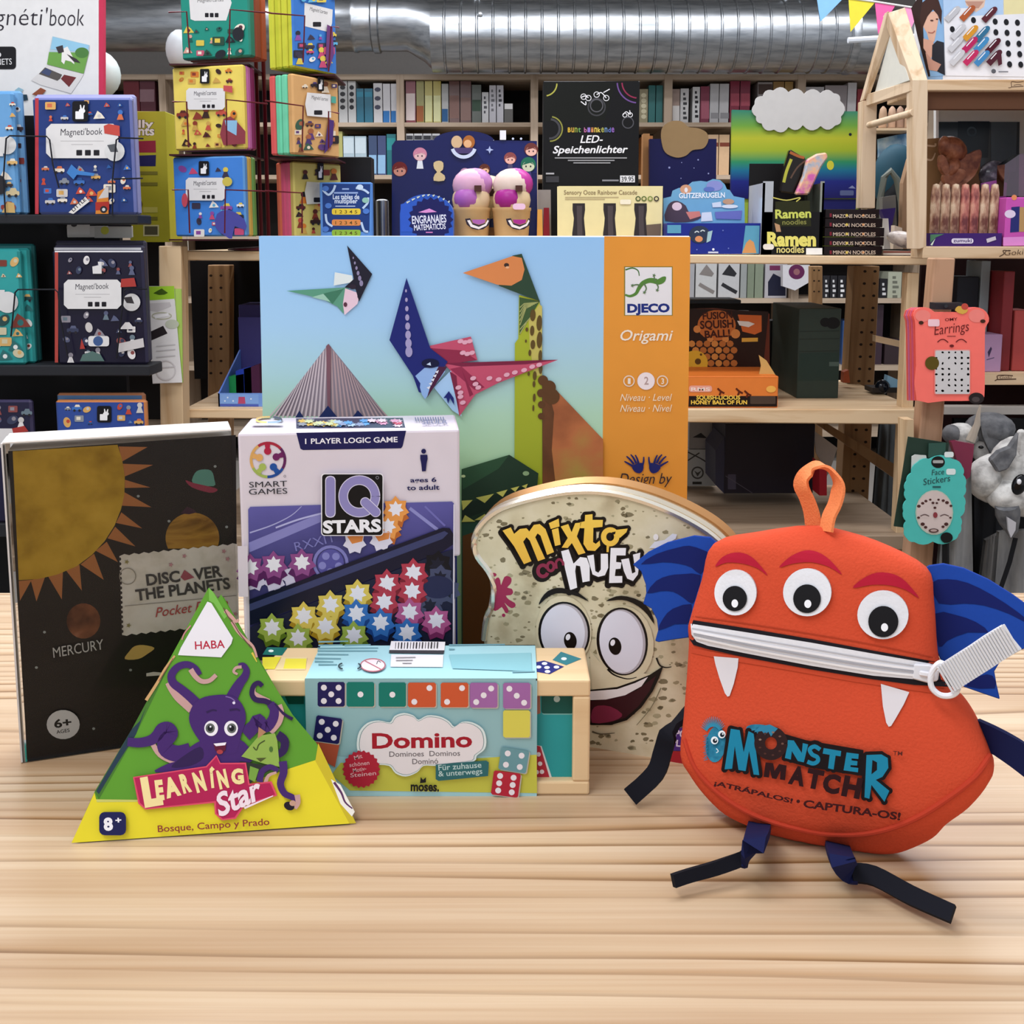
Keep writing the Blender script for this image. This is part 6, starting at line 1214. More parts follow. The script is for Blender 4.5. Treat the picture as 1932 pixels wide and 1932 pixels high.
# tall yellow green plush carton
def sil(a):
    a.f(C('a9a52c'), '985,815 1205,812 1240,1765 1045,1765'); 
    for s_, x0, x1, y in (('silly', 930, 1120, 930), ('scents', 880, 1125, 985)): a.t(C('e0dcd0'), s_, x0, y, x1, y, 56, .03, 0, C('2a2618'), .06)
    a.f(C('8a2438'), '985,1030 1135,1025 1138,1112 985,1112', 1); a.f(C('1f1d50'), '985,1135 1138,1130 1135,1212 985,1212', 1); a.el(C('5a4a18'), 1010, 1490, 30, 36); a.rc('c9c690', 1045, 1640, 1160, 1722); a.rc('55523c', 1055, 1650, 1150, 1712); a.rc('bfba5a', 1045, 1510, 1150, 1550)
    for y in (1250, 1330, 1580): a.rc('77742a', 1000, y, 1150, y + 24)
carton('scent_toy_box', 'tall yellow-green card box with graffiti-like lettering beside the blue magnetic box', 'toy box', 240, 210, 316, 456, 2.12, .08, 'a8a42e', sil, tf=A_, Y2=2.12)
# papers and cards below
def pc(a): a.rc('c9c7c2', 490, 1628, 655, 1710); a.el('3a3638', 540, 1640, 22, 14); a.rc('a9a8a0', 690, 1655, 960, 1735); a.el('b0b03a', 765, 1680, 30); a.ln('1f1d22', '790,1645 960,1645', 12)
carton('price_card', 'pale product card strip under the blue magnetic box', 'card', 126, 426, 250, 448, YR + .086, .004, 'bdbbb4', pc, tf=A_)

# ================================================================ red wire spinner with magnetic cards
YW = 2.0
t = thing('wire_spinner', 'dark red wire spinner rack holding four tiers of magnetic card boxes', 'rack', P(490, 450, YW + .1))
RW = C('5a1420', .4)
for x in (486, 500): 
    b = MB(); q = P(x, 300, YW + .04); b.tube([(q.x, YW + .05, ZT(490)), (q.x, YW + .05, P(x, -80, YW).z)], .004, RW); part('post', b, t)
for q in ('318,23 352,22 358,100', '432,112 434,18 500,24', '325,192 352,192 356,278', '428,275 427,188 505,196', '325,358 355,358 358,440', '424,440 425,358 500,361', '500,22 512,25 575,30 572,118', '620,135 625,50 640,52', '500,190 572,200 570,285', '620,280 620,210 640,214', '500,360 570,364 570,440'):
    b = MB(); b.tube([P(x, y, YW - .118) for x, y in pts(q)], .0015, RW, 6); part('wire_pocket', b, t)
b = MB(); q = P(482, 450, YW); b.lathe((q.x, YW + .085, ZT(482)), [(.005, 0), (.075, 0), (.075, .004), (.02, .007)], RW); part('foot', b, t)
for xa_, xb_, yb in ((335, 482, 113.5), (335, 482, 287), (335, 482, 450), (520, 640, 130), (520, 640, 291.5), (520, 598, 452)):
    b = MB(); x0_, x1_ = P(xa_, yb, YW).x, P(xb_, yb, YW).x; zb_ = P(0, yb, (1.92 if xa_ < 400 else 1.9) if yb < 440 else 1.93 if xa_ < 400 else 1.985).z - .001; b.box((x0_, YW - .05 if xa_ < 400 or yb < 440 else YW + .03, zb_ - .003), (x1_, YW + .075, zb_), C('3a1018', .5)); part('pocket_base', b, t)
def tier(x0, y0, x1, y1, Ya, Yb, n, dep, cols, art, tf, names, sides):
    """a row of boxes one behind the other in a wire pocket"""
    a0, b0 = P(x0, (y0+y1)/2, Ya), P(x1, (y0+y1)/2, Yb); d = V((b0.x - a0.x, Yb - Ya, 0)).normalized(); nn = V((d.y, -d.x, 0))
    for k in range(n):
        a1 = V((a0.x, Ya, 0)) - nn*(dep + .0012)*k; b1 = V((b0.x, Yb, 0)) - nn*(dep + .0012)*k
        bx = Box(a1, b1, P(x0, y1, Ya).z, P(x0, y0, Ya).z, dep); mb = MB(); bx.body(mb, C(cols[k], .35, coat=.3), C(sides[k], .35, coat=.3))
        if k == 0:
            t_ = thing('magnetic_card_box', names[k], 'game box', bx.c, 'magnetic card boxes in the wire spinner'); part('carton', mb, t_, bevel=.003)
            mb = MB(); a = Art(mb, bx.fr, tf=tf, base=3e-4, step=6e-5); art(a); part('front_print', mb, t_)
        else: solo('magnetic_card_box', mb, names[k], 'game box', 'magnetic card boxes in the wire spinner', bx.c, bevel=.003)
GC = ['2a4a3c', 'd09a8a', 'e6dccb', 'c05a70', '5a2c3a', 'd8c050', '1f5a50', '20242a']
def g1(a): a.f(C('dcdad8'), '1375,-60 1660,-60 1690,20 1650,150 1420,152 1390,140'); a.t('5a585c', 'Magnéti\'cartes', 1440, 18, 1630, 10, 26, 0, .1); [a.rc('1d1b20', 1495 + k*36, 95, 1522 + k*36, 126, 4) for k in range(3)]; icons(a, 1340, 175, 1790, 425, GC, 20, 61); a.el('22242a', 1742, 250, 42, 50)
tier(340, -60, 470, 113, 1.97, 1.93, 3, .02, ['1f8a78', '9a4a34', 'b85a3c'], g1, A_, ['green card box with insects at the top of the spinner', 'brown edged card box behind the green one at the spinner top', 'rust edged card box rearmost beside the green one at the spinner top'], ['2a7a6a', '9a4a34', 'b85a3c'])
YC = ['3a2420', 'd07a30', '8a3a2a', '2a2428', 'c9a050', '5a2a24', 'c05040']
def y1_(a): icons(a, 1290, 500, 1720, 620, YC, 8, 71); icons(a, 1310, 800, 1740, 1080, YC, 22, 72); mag_tag(a, 1468, 505, 1536, 612); mag_label(a, 1368, 645, 1650, 802, "Magnéti'cartes"); a.f(C('c05050'), '1640,625 1705,630 1705,680 1640,665'); a.f(C('c9809a'), '1625,890 1750,870 1800,1060 1650,1060') if 0 else None; a.f(C('8a3a44'), '1615,980 1640,870 1690,850 1730,880 1800,960 1800,1050 1640,1060'); a.f(C('8ab8d8'), '1650,880 1740,880 1735,990 1665,950')
tier(327, 128, 460, 284, 1.97, 1.93, 3, .014, ['e6cf60', 'd8a0c8', '9a3a6a'], y1_, A_, ['yellow Halloween coloured card box in the second tier of the spinner', 'pink edged card box behind the yellow one in the second tier', 'plum edged card box rearmost behind the yellow one in the second tier'], ['e0c860', 'c870b0', '8a2a60'])
BC2 = ['e6e2dc', '2a2a3a', 'c04a70', '8a4a9a', '5aa8d0', 'd8c050', '3a3448']
def b1_(a): icons(a, 1290, 1180, 1700, 1290, BC2, 7, 81); icons(a, 1400, 1470, 1790, 1720, BC2, 16, 82); mag_tag(a, 1455, 1175, 1530, 1280); mag_label(a, 1362, 1296, 1648, 1462, "Magnéti'cartes"); a.f(C('4a4a9a'), '1580,1660 1590,1560 1680,1530 1790,1600 1800,1680 1720,1650 1700,1740 1650,1720', 2); a.el('c04a5a', 1355, 1460, 22, 50); a.el('c9b850', 1665, 1325, 36, 34)
tier(328, 297, 462, 446, 1.97, 1.93, 3, .014, ['3f7fd0', 'c9a850', '6a9a50'], b1_, A_, ['blue sea animals card box in the third tier of the spinner', 'sand edged card box behind the blue sea one in the third tier', 'green edged card box rearmost behind the blue sea one in the third tier'], ['5a90c8', 'c9a44c', '6a9a50'])
def b2_(a): a.f(C('dcdad8'), '365,20 570,70 565,170 545,235 360,190'); a.t('4a484c', "Magnéti'cartes", 400, 75, 530, 105, 28, 0, .1); a.rc('1d1b20', 425, 160, 485, 195, 6); icons(a, 295, 240, 590, 470, BC2, 14, 91); icons(a, 320, -60, 600, 20, BC2, 5, 92); a.f(C('6a3a70'), '520,180 560,200 570,400 530,520 510,420')
tier(552, -70, 634, 126, 1.90, 2.0, 4, .0145, ['3a74c0'] + ['c9c83a']*3, b2_, B_, ['blue monsters card box facing forward at the top of the second spinner column', 'yellow-green spine card box first behind the blue monsters box', 'yellow-green spine card box second behind the blue monsters box', 'yellow-green spine card box rearmost behind the blue monsters box'], ['c9cc3c', 'cdd040', 'c4c838', 'cdd040'])
WC2 = ['4a3a6a', '7a4a30', '3a5a48', 'a06040', '2a2428', 'e0d0b8', '5a3a70']
def w2_(a): icons(a, 290, 890, 590, 1110, WC2, 14, 101); icons(a, 340, 595, 610, 660, WC2, 5, 102); mag_tag(a, 452, 562, 498, 665); a.f(C('dcdad8'), '375,675 545,690 550,860 375,845 360,760'); a.t('4a484c', "Magnéti'cartes", 405, 722, 525, 738, 28, 0, .1); a.rc('1d1b20', 425, 805, 485, 838, 6); a.f(C('4fa090'), '550,702 585,706 585,755 550,750'); a.f(C('4a2f70'), '530,870 570,880 560,1050 500,1120 515,980')
tier(553, 138, 640, 290, 1.90, 2.0, 4, .0145, ['cfa068', '6fd0a8', '6fd0a8', 'd85a58'], w2_, B_, ['sandy brown card box in the second tier of the second spinner column', 'mint spine card box first behind the sandy brown one', 'mint spine card box second behind the sandy brown one', 'coral spine card box rearmost behind the sandy brown one'], ['cfa068', '74d0a8', '6cc8a0', 'd85a58'])
def p2_(a): icons(a, 290, 1420, 600, 1700, YC, 14, 111); icons(a, 330, 1235, 620, 1300, YC, 5, 112); mag_tag(a, 452, 1188, 498, 1312); a.f(C('d0cec4'), '375,1325 550,1335 550,1480 375,1490 360,1400'); a.rc('1d1b20', 425, 1440, 485, 1475, 6)
tier(555, 304, 645, 447, 1.99, 2.07, 4, .0145, ['cfc06a', 'd8547a', 'd8547a', 'd86a4a'], p2_, B_, ['mustard card box in the third tier of the second spinner column', 'pink spine card box first behind the mustard one', 'pink spine card box second behind the mustard one', 'orange spine card box rearmost behind the mustard one'], ['c9b060', 'dc5a80', 'd85078', 'd8684a'])
# ================================================================ long pine bookcase along the back
YB = 5.2; DB = .38
SWD = wood('bookcase_pine', 'b8a48e', '9c866e', 'x', 1); SWV = wood('bookcase_pine_upright', 'b5a08a', '968068', 'z', 1)
t = thing('bookcase', 'long pine bookcase along the back wall under the metal duct', 'bookcase', (0, YB, 0))
xl, xr = P(60, 300, YB).x, P(1990, 300, YB).x
rows = [(140, 150), (231, 239), (330, 338), (445, 453), (563, 572), (690, 699), (815, 824), (920, 930)]
SZ = []
for k, (ya, yb_) in enumerate(rows):
    b = MB(); b.box((xl, YB, P(0, yb_, YB).z), (xr, YB + DB, P(0, ya, YB).z), SWD); part('shelf' if k else 'top_board', b, t); SZ.append(P(0, ya, YB).z + .0005)
b = MB(); b.box((xl, YB + DB, .0), (xr, YB + DB + .015, P(0, 140, YB).z), C('1b1716', .7)); part('back_panel', b, t)
for x0, x1 in ((60, 74), (303, 316), (749, 763), (1001, 1015), (1252, 1267), (1502, 1517), (1750, 1764), (1976, 1990)):
    b = MB(); b.box((P(x0, 250, YB).x, YB - .004, 0), (P(x1, 250, YB).x, YB + DB, P(0, 140, YB).z - .002), SWV); part('divider', b, t)
nm_ = {}
def spine(x0, x1, yt, col, row, label, art=None, Y=YB + .03, dep=.16, rough=.3, gap=.6):
    yt = max(yt, rows[row-1][1] + 3)
    a_, b_ = P(x0 + gap*.5, yt, Y).x, P(x1 - gap*.5, yt, Y).x; bx = Box((a_, Y), (b_, Y), SZ[row], P(x0, yt, Y).z, dep)
    mb = MB(); bx.body(mb, C(col, rough, coat=.4))
    ar = Art(mb, bx.fr, base=4e-4, step=1e-4)
    if art: art(ar, x0, x1, yt, P)
    return solo('boxed_game', mb, label, 'boxed game', 'games on the back bookcase, row %d' % (row), bx.c)
def sp_dots(c, n, r=.3): return lambda a, x0, x1, yt, P: [a.el(C(c), (x0+x1)/2, yt + 12 + k*(50/n), (x1-x0)*r, 4.5, n=8) for k in range(n)]
def sp_band(c, y0=.6, y1=.95): return lambda a, x0, x1, yt, P: a.rc(C(c), x0 + 1, yt + (231-yt)*y0, x1 - 1, yt + (231-yt)*y1)  # flat colour band; on some glossy spines it stands in for glare
def sp_txt(c, n=7): return lambda a, x0, x1, yt, P: [a.rc(C(c), x0 + (x1-x0)*.3, yt + 8 + k*9, x0 + (x1-x0)*(.55 + .2*((k*7) % 3)/2), yt + 13 + k*9) for k in range(n)]
TOPR = [
 (638, 655, 148, 'b9b9b7', sp_dots('3a3a3c', 4), 'white boxed game with dark dots, first beside the sandy card box, top bookcase row'),
 (656, 671, 148, 'b9b9b7', sp_dots('2f2f33', 4), 'white boxed game with dark dots, second beside the sandy card boxes on the top row'),
 (672, 686, 167, '2c6a80', sp_band('3f88a0', .1, .25), 'first teal boxed game in the bay beside the spinner, top bookcase row'),
 (687, 703, 167, '2c6a80', sp_band('3f88a0', .1, .25), 'second teal boxed game in the bay beside the spinner, top bookcase row'),
 (704, 721, 157, 'c2c0c0', sp_dots('4a4a5a', 3, .35), 'white boxed game with grey pictures right of the teal pair, top bookcase row'),
 (722, 736, 158, 'c6c4c6', sp_band('2f6fae', .7, 1), 'white and blue boxed game second from the divider, top bookcase row'),
 (737, 748, 158, 'c6c4c6', sp_band('2f6fae', .7, 1), 'white and blue boxed game against the divider, top bookcase row'),
 (765, 784, 152, '7a2c38', sp_band('d8c8c4', .3, .95), 'dark red glossy boxed game first after the divider in the bay over the navy display'),  # pale band is a reflection painted into the spine colour
 (785, 800, 149, '8a8438', sp_band('a06038', .6, .98), 'olive boxed game second in the bay over the navy display'),
 (801, 816, 149, 'b0a44a', sp_band('d9d8a0', .35, .98), 'yellow boxed game third in the bay over the navy display'),
 (817, 832, 149, 'b4a64c', sp_band('dcdca8', .35, .98), 'yellow boxed game fourth in the bay over the navy display'),
 (833, 846, 158, 'a9a9a6', sp_band('2f5f90', .65, .98), 'grey and blue boxed game fifth in the bay over the navy display'),
 (847, 867, 146, '6a4a44', sp_band('8a6a62', .35, .9), 'brown glossy boxed game sixth in the bay over the navy display'),
 (868, 889, 146, '6a4c48', sp_band('90746c', .4, .95), 'brown glossy boxed game seventh in the bay over the navy display'),
 (890, 908, 160, '5a6058', sp_band('3a5040', .4, .7), 'grey-green boxed game eighth in the bay over the navy display'),
 (909, 922, 174, 'c9c9c9', sp_txt('55555a', 4), 'short white boxed game ninth in the bay over the navy display'),
 (923, 936, 161, 'c2c0c6', sp_txt('77777c', 5), 'white boxed game tenth in the bay over the navy display'),
 (937, 950, 161, 'c4c2c8', sp_txt('4a4a50', 4), 'white boxed game eleventh in the bay over the navy display'),
 (951, 968, 195, '5f5c58', sp_band('e0dedc', .02, .3), 'short dark boxed game with a white top, last in the bay over the navy display'),
 (1206, 1223, 168, '9a9070', sp_dots('d0c8a8', 5), 'gold boxed game just beside the bicycle light box, top bookcase row'),
 (1224, 1237, 161, '2a6a68', None, 'first dark teal boxed game beside the gold one, top bookcase row'),
 (1238, 1251, 161, '2a6a68', None, 'second dark teal boxed game beside the gold one, top bookcase row'),
 (1268, 1283, 168, '9a8478', sp_band('d0ccc8', .5, .95), 'brown and white boxed game above the brown card cloud'),
 (1284, 1300, 167, 'c4c2c0', sp_txt('3a3a3c', 6), 'white lettered boxed game above the brown card cloud, second in its bay'),
 (1307, 1321, 164, 'c9c8c6', sp_txt('1f1f22', 6), 'white boxed game with heavy black lettering, third in the bay behind the brown cloud'),
 (1322, 1339, 163, '7a2a40', sp_band('a05868', .4, .9), 'wine boxed game fourth in the bay behind the brown cloud'),
 (1340, 1357, 158, 'b4b2b2', sp_band('8e8c8e', .75, .9), 'silver-white boxed game fifth in the bay behind the brown cloud'),
 (1358, 1376, 158, 'b6b4b4', sp_band('8e8c8e', .75, .9), 'silver-white boxed game sixth in the bay behind the brown cloud'),
 (1378, 1396, 150, '7a2438', sp_band('a04a58', .3, .6), 'tall wine boxed game seventh in the bay behind the brown cloud'),
 (1397, 1416, 150, '78263a', sp_band('a04a58', .3, .6), 'tall wine boxed game last in the bay behind the brown cloud'),
 (1430, 1458, 155, '8d8684', sp_band('4a3a34', .05, .3), 'grey pictured boxed game peeking above the grey card cloud'),
 (1459, 1480, 154, '8a6a3c', None, 'tan boxed game beside the grey pictured one above the grey cloud'),
 (1481, 1497, 154, '96763f', None, 'second tan boxed game just before the divider above the grey cloud'),
 (1518, 1555, 164, 'b0acac', sp_txt('8a8a8c', 3), 'pale wide boxed game above the end of the grey card cloud'),
 (1557, 1599, 161, '8f8686', None, 'wide grey boxed game between the grey cloud and the house shelf'),
 (1600, 1617, 156, 'c2bebe', None, 'white boxed game spine next to the house-shaped shelf'),
 (1618, 1634, 168, '8a2c34', None, 'red boxed game spine against the house-shaped shelf'),
 (232, 262, 150, '6a2a30', None, 'dark red boxed game beside the mint balloon, top bookcase row'),
 (263, 292, 150, '5a3038', sp_band('8a6a70', .2, .5), 'plum boxed game beside the dark red one, top bookcase row')]
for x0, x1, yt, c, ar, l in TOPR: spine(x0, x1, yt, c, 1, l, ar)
def b2band(c, y0, y1): return lambda a, x0, x1, yt, P: a.rc(C(c), x0 + 1, yt + (329-yt)*y0, x1 - 1, yt + (329-yt)*y1)
for x0, x1, yt, c, ar, l in [
 (628, 646, 248, 'b0ac68', None, 'yellow boxed game behind the sandy card boxes, second bookcase row'),
 (647, 668, 257, 'a9bcc4', b2band('c4d2d8', .05, .45), 'pale blue boxed game first of two, second bookcase row'),
 (669, 691, 257, 'a9bcc4', b2band('c4d2d8', .05, .45), 'pale blue boxed game second of two, second bookcase row'),
 (695, 711, 256, '3a4a6a', b2band('8ab0d0', .5, .98), 'dark blue to light blue boxed game first of two, second bookcase row'),
 (712, 728, 256, '3f4a70', b2band('8ab0d0', .5, .98), 'dark blue to light blue boxed game second of two, second bookcase row'),
 (729, 747, 253, '1f6a70', b2band('2f8a8c', .1, .4), 'teal boxed game left of the divider, second bookcase row'),
 (766, 780, 252, 'c2c2c2', b2band('3a3a40', .05, .15), 'white boxed game behind the navy display corner, first in its bay'),
 (781, 797, 252, 'c6c6c6', b2band('2f2f34', .05, .15), 'white boxed game second behind the navy display corner'),
 (798, 814, 252, 'c0c0c2', b2band('2f2f34', .05, .15), 'white boxed game third behind the navy display corner'),
 (815, 830, 252, 'c4c4c4', b2band('4a4a4e', .05, .15), 'white boxed game fourth behind the navy display corner'),
 (1212, 1232, 256, 'b0703c', b2band('d0986a', .1, .9), 'orange-brown boxed game beside the bicycle light box, second bookcase row'),
 (1336, 1356, 254, 'c9a884', b2band('7a3a28', .2, .3), 'flesh-toned boxed game between the navy star card and the rainbow card'),
 (1357, 1377, 254, 'c9a680', b2band('7a3a28', .2, .3), 'second flesh-toned boxed game next to the rainbow card')]: spine(x0, x1, yt, c, 2, l, ar)
def pic(c, k): return lambda a, x0, x1, yt, P: (a.ln(C(c), [(x0 + 6, yt + 40), (x0 + 16, yt + 46), (x1 - 6, yt + 56)], 7) if k else None, a.f(C(c), [(x0 + 6, yt + 22), ((x0+x1)/2, yt + 3), (x1 - 6, yt + 20), (x1 - 10, yt + 26)]))
for x0, x1, yt, c, ar, l in [
 (1300, 1311, 498, '9a9a9c', None, 'grey spine just beside the origami box below the top stand shelf'),
 (1313, 1353, 496, 'b6b6b4', pic('7a7470', 1), 'white boxed game with a grey duck picture seen below the top stand shelf'),
 (1356, 1396, 496, 'b4b4b4', pic('26262a', 1), 'white boxed game with a black hat picture seen below the top stand shelf'),
 (1398, 1410, 498, '8e9290', None, 'grey boxed game spine after the black hat box'),
 (1411, 1424, 498, '76806c', None, 'first sage green boxed game seen below the top stand shelf'),
 (1425, 1441, 498, '7c8672', None, 'second sage green boxed game seen below the top stand shelf'),
 (1444, 1486, 498, 'a9a6aa', lambda a, x0, x1, yt, P: (a.f(C('1a1c30'), [(x0 + 5, yt + 34), (x0 + 15, yt + 18), (x1 - 4, yt + 30), (x1 - 4, yt + 60), (x0 + 5, yt + 60)]), a.rc(C('6a2a50'), x0 + 8, yt + 3, x1 - 14, yt + 12)), 'white boxed game with a navy picture, third bay below the top stand shelf'),
 (1553, 1566, 520, '1c1a1e', sp_txt('c9c9c9', 4), 'first black spine with white lettering seen through the stand'),
 (1567, 1580, 520, '1c1a1e', sp_txt('c9c9c9', 4), 'second black spine with white lettering seen through the stand'),
 (1581, 1597, 520, '141216', sp_txt('e0e0e0', 4), 'third black spine with white lettering seen through the stand'),
 (1598, 1614, 520, '141216', sp_txt('e0e0e0', 4), 'fourth black spine with white lettering seen through the stand'),
 (1660, 1675, 526, '1a181c', sp_txt('c9c9c9', 3), 'black spine with white lettering to the side of the perforated post'),
 (1676, 1702, 513, 'a9ac98', sp_txt('6a6c60', 5), 'pale green patterned boxed game beside the perforated post')]: spine(x0, x1, yt, c, 4, l, ar)
b = MB(); Yp = YB - .03; prism(b, [(1477, 500), (1528, 500), (1526, 533), (1500, 548), (1477, 540)], Yp - .05, .04, C('c9c7ca', .4)); a = Art(b, Plane((0, Yp - .05, 0), (0, -1, 0)), base=4e-4, step=1e-4); a.el(C('5a1f48'), 1503, 513, 15, 14); a.el(C('8a5a60'), 1503, 513, 6, 6); solo('tilted_game_box', b, 'tilted white game box with a purple round emblem on the third row', 'boxed game')  # tilted box set loose ahead of the divider, nothing holds it up
for x0, x1, yt, c, l in [(1590, 1612, 605, '2f4a78', 'blue comic-like boxed game glimpsed beside the dark green game box'), (1640, 1668, 565, '3a2a34', 'dark plum carton seen between the stand posts'), (1670, 1700, 640, '33262a', 'dark brown carton seen low between the stand posts')]:
    spine(x0, x1, yt, c, 5, l, None, YB + .05)
# ================================================================ spiral metal duct
t = thing('ventilation_duct', 'large shiny spiral metal ventilation duct running above the bookcase', 'duct', (0, 5.0, 1.9))
YD_ = 5.0
ALU = mottle('duct_metal', [(.3, '8d9297'), (.6, 'b0b4b8')], 8, .33, scl=(1, 6, 6)); 
for n in ALU.node_tree.nodes:
    if n.type == 'BSDF_PRINCIPLED': n.inputs['Metallic'].default_value = 1
ya, yb_ = 2, 136; zc = (P(0, ya, YD_).z + P(0, yb_, YD_).z)/2; rad = (P(0, ya, YD_).z - P(0, yb_, YD_).z)/2
x0, x1 = P(815, 70, YD_).x, P(1592, 70, YD_).x
b = MB(); prof = []; n = 26
for k in range(n):
    u = x0 + (x1 - x0)*k/n; w_ = (x1 - x0)/n; prof += [(rad, u + .002), (rad, u + w_*.8), (rad + .006, u + w_*.86), (rad + .006, u + w_*.92), (rad, u + w_*.98)]
b.lathe((0, YD_, zc), [(rad - .03, x0)] + prof + [(rad - .03, x1)], ALU, 40, 0); part('main_pipe', b, t)
b = MB(); x2 = P(640, 70, YD_).x; z2 = (P(0, -8, YD_).z + P(0, 97, YD_).z)/2; r2 = (P(0, -8, YD_).z - P(0, 97, YD_).z)/2
for k, (xx, zz, rr_) in enumerate(((P(150, 70, YD_).x, z2, r2), (x2, z2, r2), (P(700, 0, YD_).x, z2, r2), (P(703, 0, YD_).x, z2, r2 + .008), (P(722, 0, YD_).x, z2, r2 + .008), (P(725, 0, YD_).x, z2, r2), (P(780, 0, YD_).x, z2 - .02, r2*1.0), (x0, zc, rad), (x0 + .02, zc, rad))): pass
segs = [(P(140, 70, YD_).x, z2, r2)] + [(P(x, 0, YD_).x, z2, r) for x, r in ((560, r2), (664, r2), (667, r2 + .006), (673, r2 + .006), (676, r2), (702, r2), (705, r2 + .009), (716, r2 + .009), (719, r2), (768, r2))] + [(P(800, 0, YD_).x, z2*.5 + zc*.5, (r2 + rad)/2), (x0 + .01, zc, rad - .002)]
vs = []; NN = 40
for xx, zz, rr_ in segs: vs += [(xx, YD_ + rr_*math.cos(2*math.pi*k/NN), zz + rr_*math.sin(2*math.pi*k/NN)) for k in range(NN)]
fs = [[i*NN+k, i*NN+(k+1) % NN, (i+1)*NN+(k+1) % NN, (i+1)*NN+k] for i in range(len(segs)-1) for k in range(NN)] + [list(range(NN))]
b.add(vs, fs, ALU, True); part('elbow_pipe', b, t, 'smoother narrower duct length with collars')
b = MB(); segs = [(x1 - .005, zc, rad), (x1 + .012, zc, rad + .012), (x1 + .03, zc, rad + .012), (x1 + .035, zc - .02, rad*.92), (P(1790, 0, YD_).x, zc - .03, rad*.9), (P(1990, 0, YD_).x, zc - .03, rad*.9)]
vs = []
for xx, zz, rr_ in segs: vs += [(xx, YD_ + rr_*math.cos(2*math.pi*k/NN), zz + rr_*math.sin(2*math.pi*k/NN)) for k in range(NN)]
b.add(vs, [[i*NN+k, i*NN+(k+1) % NN, (i+1)*NN+(k+1) % NN, (i+1)*NN+k] for i in range(len(segs)-1) for k in range(NN)], ALU, True); part('end_pipe', b, t)
b = MB(); q = P(908, 40, YD_); b.ball((q.x, YD_ - rad*.9, q.z), .014, .014, .014, C('c9cdd0', .3, .8)); part('bolt', b, t)
for xx in (900, 1480):
    b = MB(); q = P(xx, 0, YD_); b.box((q.x - .012, YD_ - .004, zc + rad - .01), (q.x + .012, YD_ + .004, 3.0), C('8a8d90', .4, .8)); part('hanger_strap', b, t)
# ================================================================ bunting
t = thing('bunting', 'paper bunting with blue, yellow and pink pennants hanging before the duct', 'bunting', (P(1640, 0, 3.2).x, 3.2, P(1640, 0, 3.2).z))
for q, c in (('1540,-12 1592,-4 1548,41', '7fb2e4'), ('1601,-4 1652,3 1605,60', 'dccb3c'), ('1651,3 1690,9 1657,64', 'e8609c'), ('1706,12 1736,16 1716,60', 'e890b8')):
    b = MB(); prism(b, q, 3.2, .002, C(c, .6)); part('pennant', b, t, bevel=0)
b = MB(); b.tube([P(x, y, 3.2) for x, y in ((1300, -40), (1450, -25), (1560, -9), (1650, 3), (1740, 17), (1860, 30), (2000, 45))], .003, C('d9d9d6')); part('cord', b, t)
# white pipe lamp behind the flags
b = MB(); b.tube([P(1600, 76, 4.2), P(1700, 70, 4.2), P(1990, 62, 4.2)], .012, C('dfe4ea', .3)); b.tube([P(1990, 62, 4.2), V((P(1990, 62, 4.2).x, 4.2, 3.0))], .006, C('c9ccd0', .3)); solo('white_pipe', b, 'thin white pipe crossing behind the pennants', 'pipe')
# ================================================================ house shaped shelf
HW = wood('house_pine', 'd6bea0', 'bc9c78', 'z', 1.5); HX = wood('house_pine_board', 'd2b694', 'b8946c', 'x', 1.5)
Yn, Yf = 1.9, 2.09
t = thing('house_shelf', 'house-shaped pine shelf unit with an open gable end, holding games', 'shelf', (P(1735, 480, Yn).x, Yn, P(1735, 487, Yn).z))
def bar4(q, Y, dep, m=HW, nm='post', lab=None):
    b = MB(); prism(b, q, Y, dep, m); part(nm, b, t, lab, bevel=.001)
bar4('1722,150 1751,150 1748,466 1735,470 1722,470', Yn, .03)
bar4('1628,190 1655,186 1651,393 1624,393', Yf, .03); 
def bar3(q3, dep, nm, m=HW):
    b = MB(); b.slab(q3, dep, m); part(nm, b, t, bevel=.001)
Pm = lambda x, y, u: P(x, y, Yn + (Yf - Yn)*u)
bar3([Pm(1751, 152, 0), Pm(1722, 152, 0), Pm(1676, 24, .5), Pm(1708, 14, .5)], (0, .03, 0), 'roof_bar'); bar3([Pm(1628, 190, 1), Pm(1640, 184, 1), Pm(1690, 40, .5), Pm(1676, 20, .5)], (0, .02, 0), 'roof_bar')
bar3([Pm(1724, 150, 0), Pm(1722, 171, 0), Pm(1634, 200, 1), Pm(1634, 178, 1)], (.012, .02, 0), 'gable_beam')
bar3([Pm(1716, 152, .05), Pm(1650, 176, .9), Pm(1684, 48, .5)], (.004, .006, 0), 'gable_panel', C('d4d2c6', .6))
b = MB(); b.tube([Pm(1640, 236, .95), Pm(1724, 212, 0)], .0065, HW, 10); part('dowel_rail', b, t)
xe = P(2060, 160, Yn).x; xs = P(1745, 160, Yn).x
for ya, yb_ in ((150, 171), (465, 488)):
    b = MB(); b.box((P(1750 if ya < 200 else 1742, ya, Yn).x, Yn, P(0, yb_, Yn).z), (xe, Yn + (.2 if ya < 200 else .06), P(0, ya, Yn).z), HX)
    if ya > 200: b.box((.835, Yn + .06, P(0, yb_, Yn).z), (xe, Yn + .2, P(0, ya, Yn).z), HX)
    part('board', b, t, bevel=.0015)
b = MB(); b.box((xs, Yn + .02, P(0, 203, Yn).z), (xe, Yn + .04, P(0, 171, Yn).z), C('6a4630', .6)); part('rear_rail', b, t)  # dark strip below the board stands in for its shaded underside
b = MB(); a = Art(b, Plane((0, Yn, 0), (0, -1, 0)), tf=N_, base=4e-4)
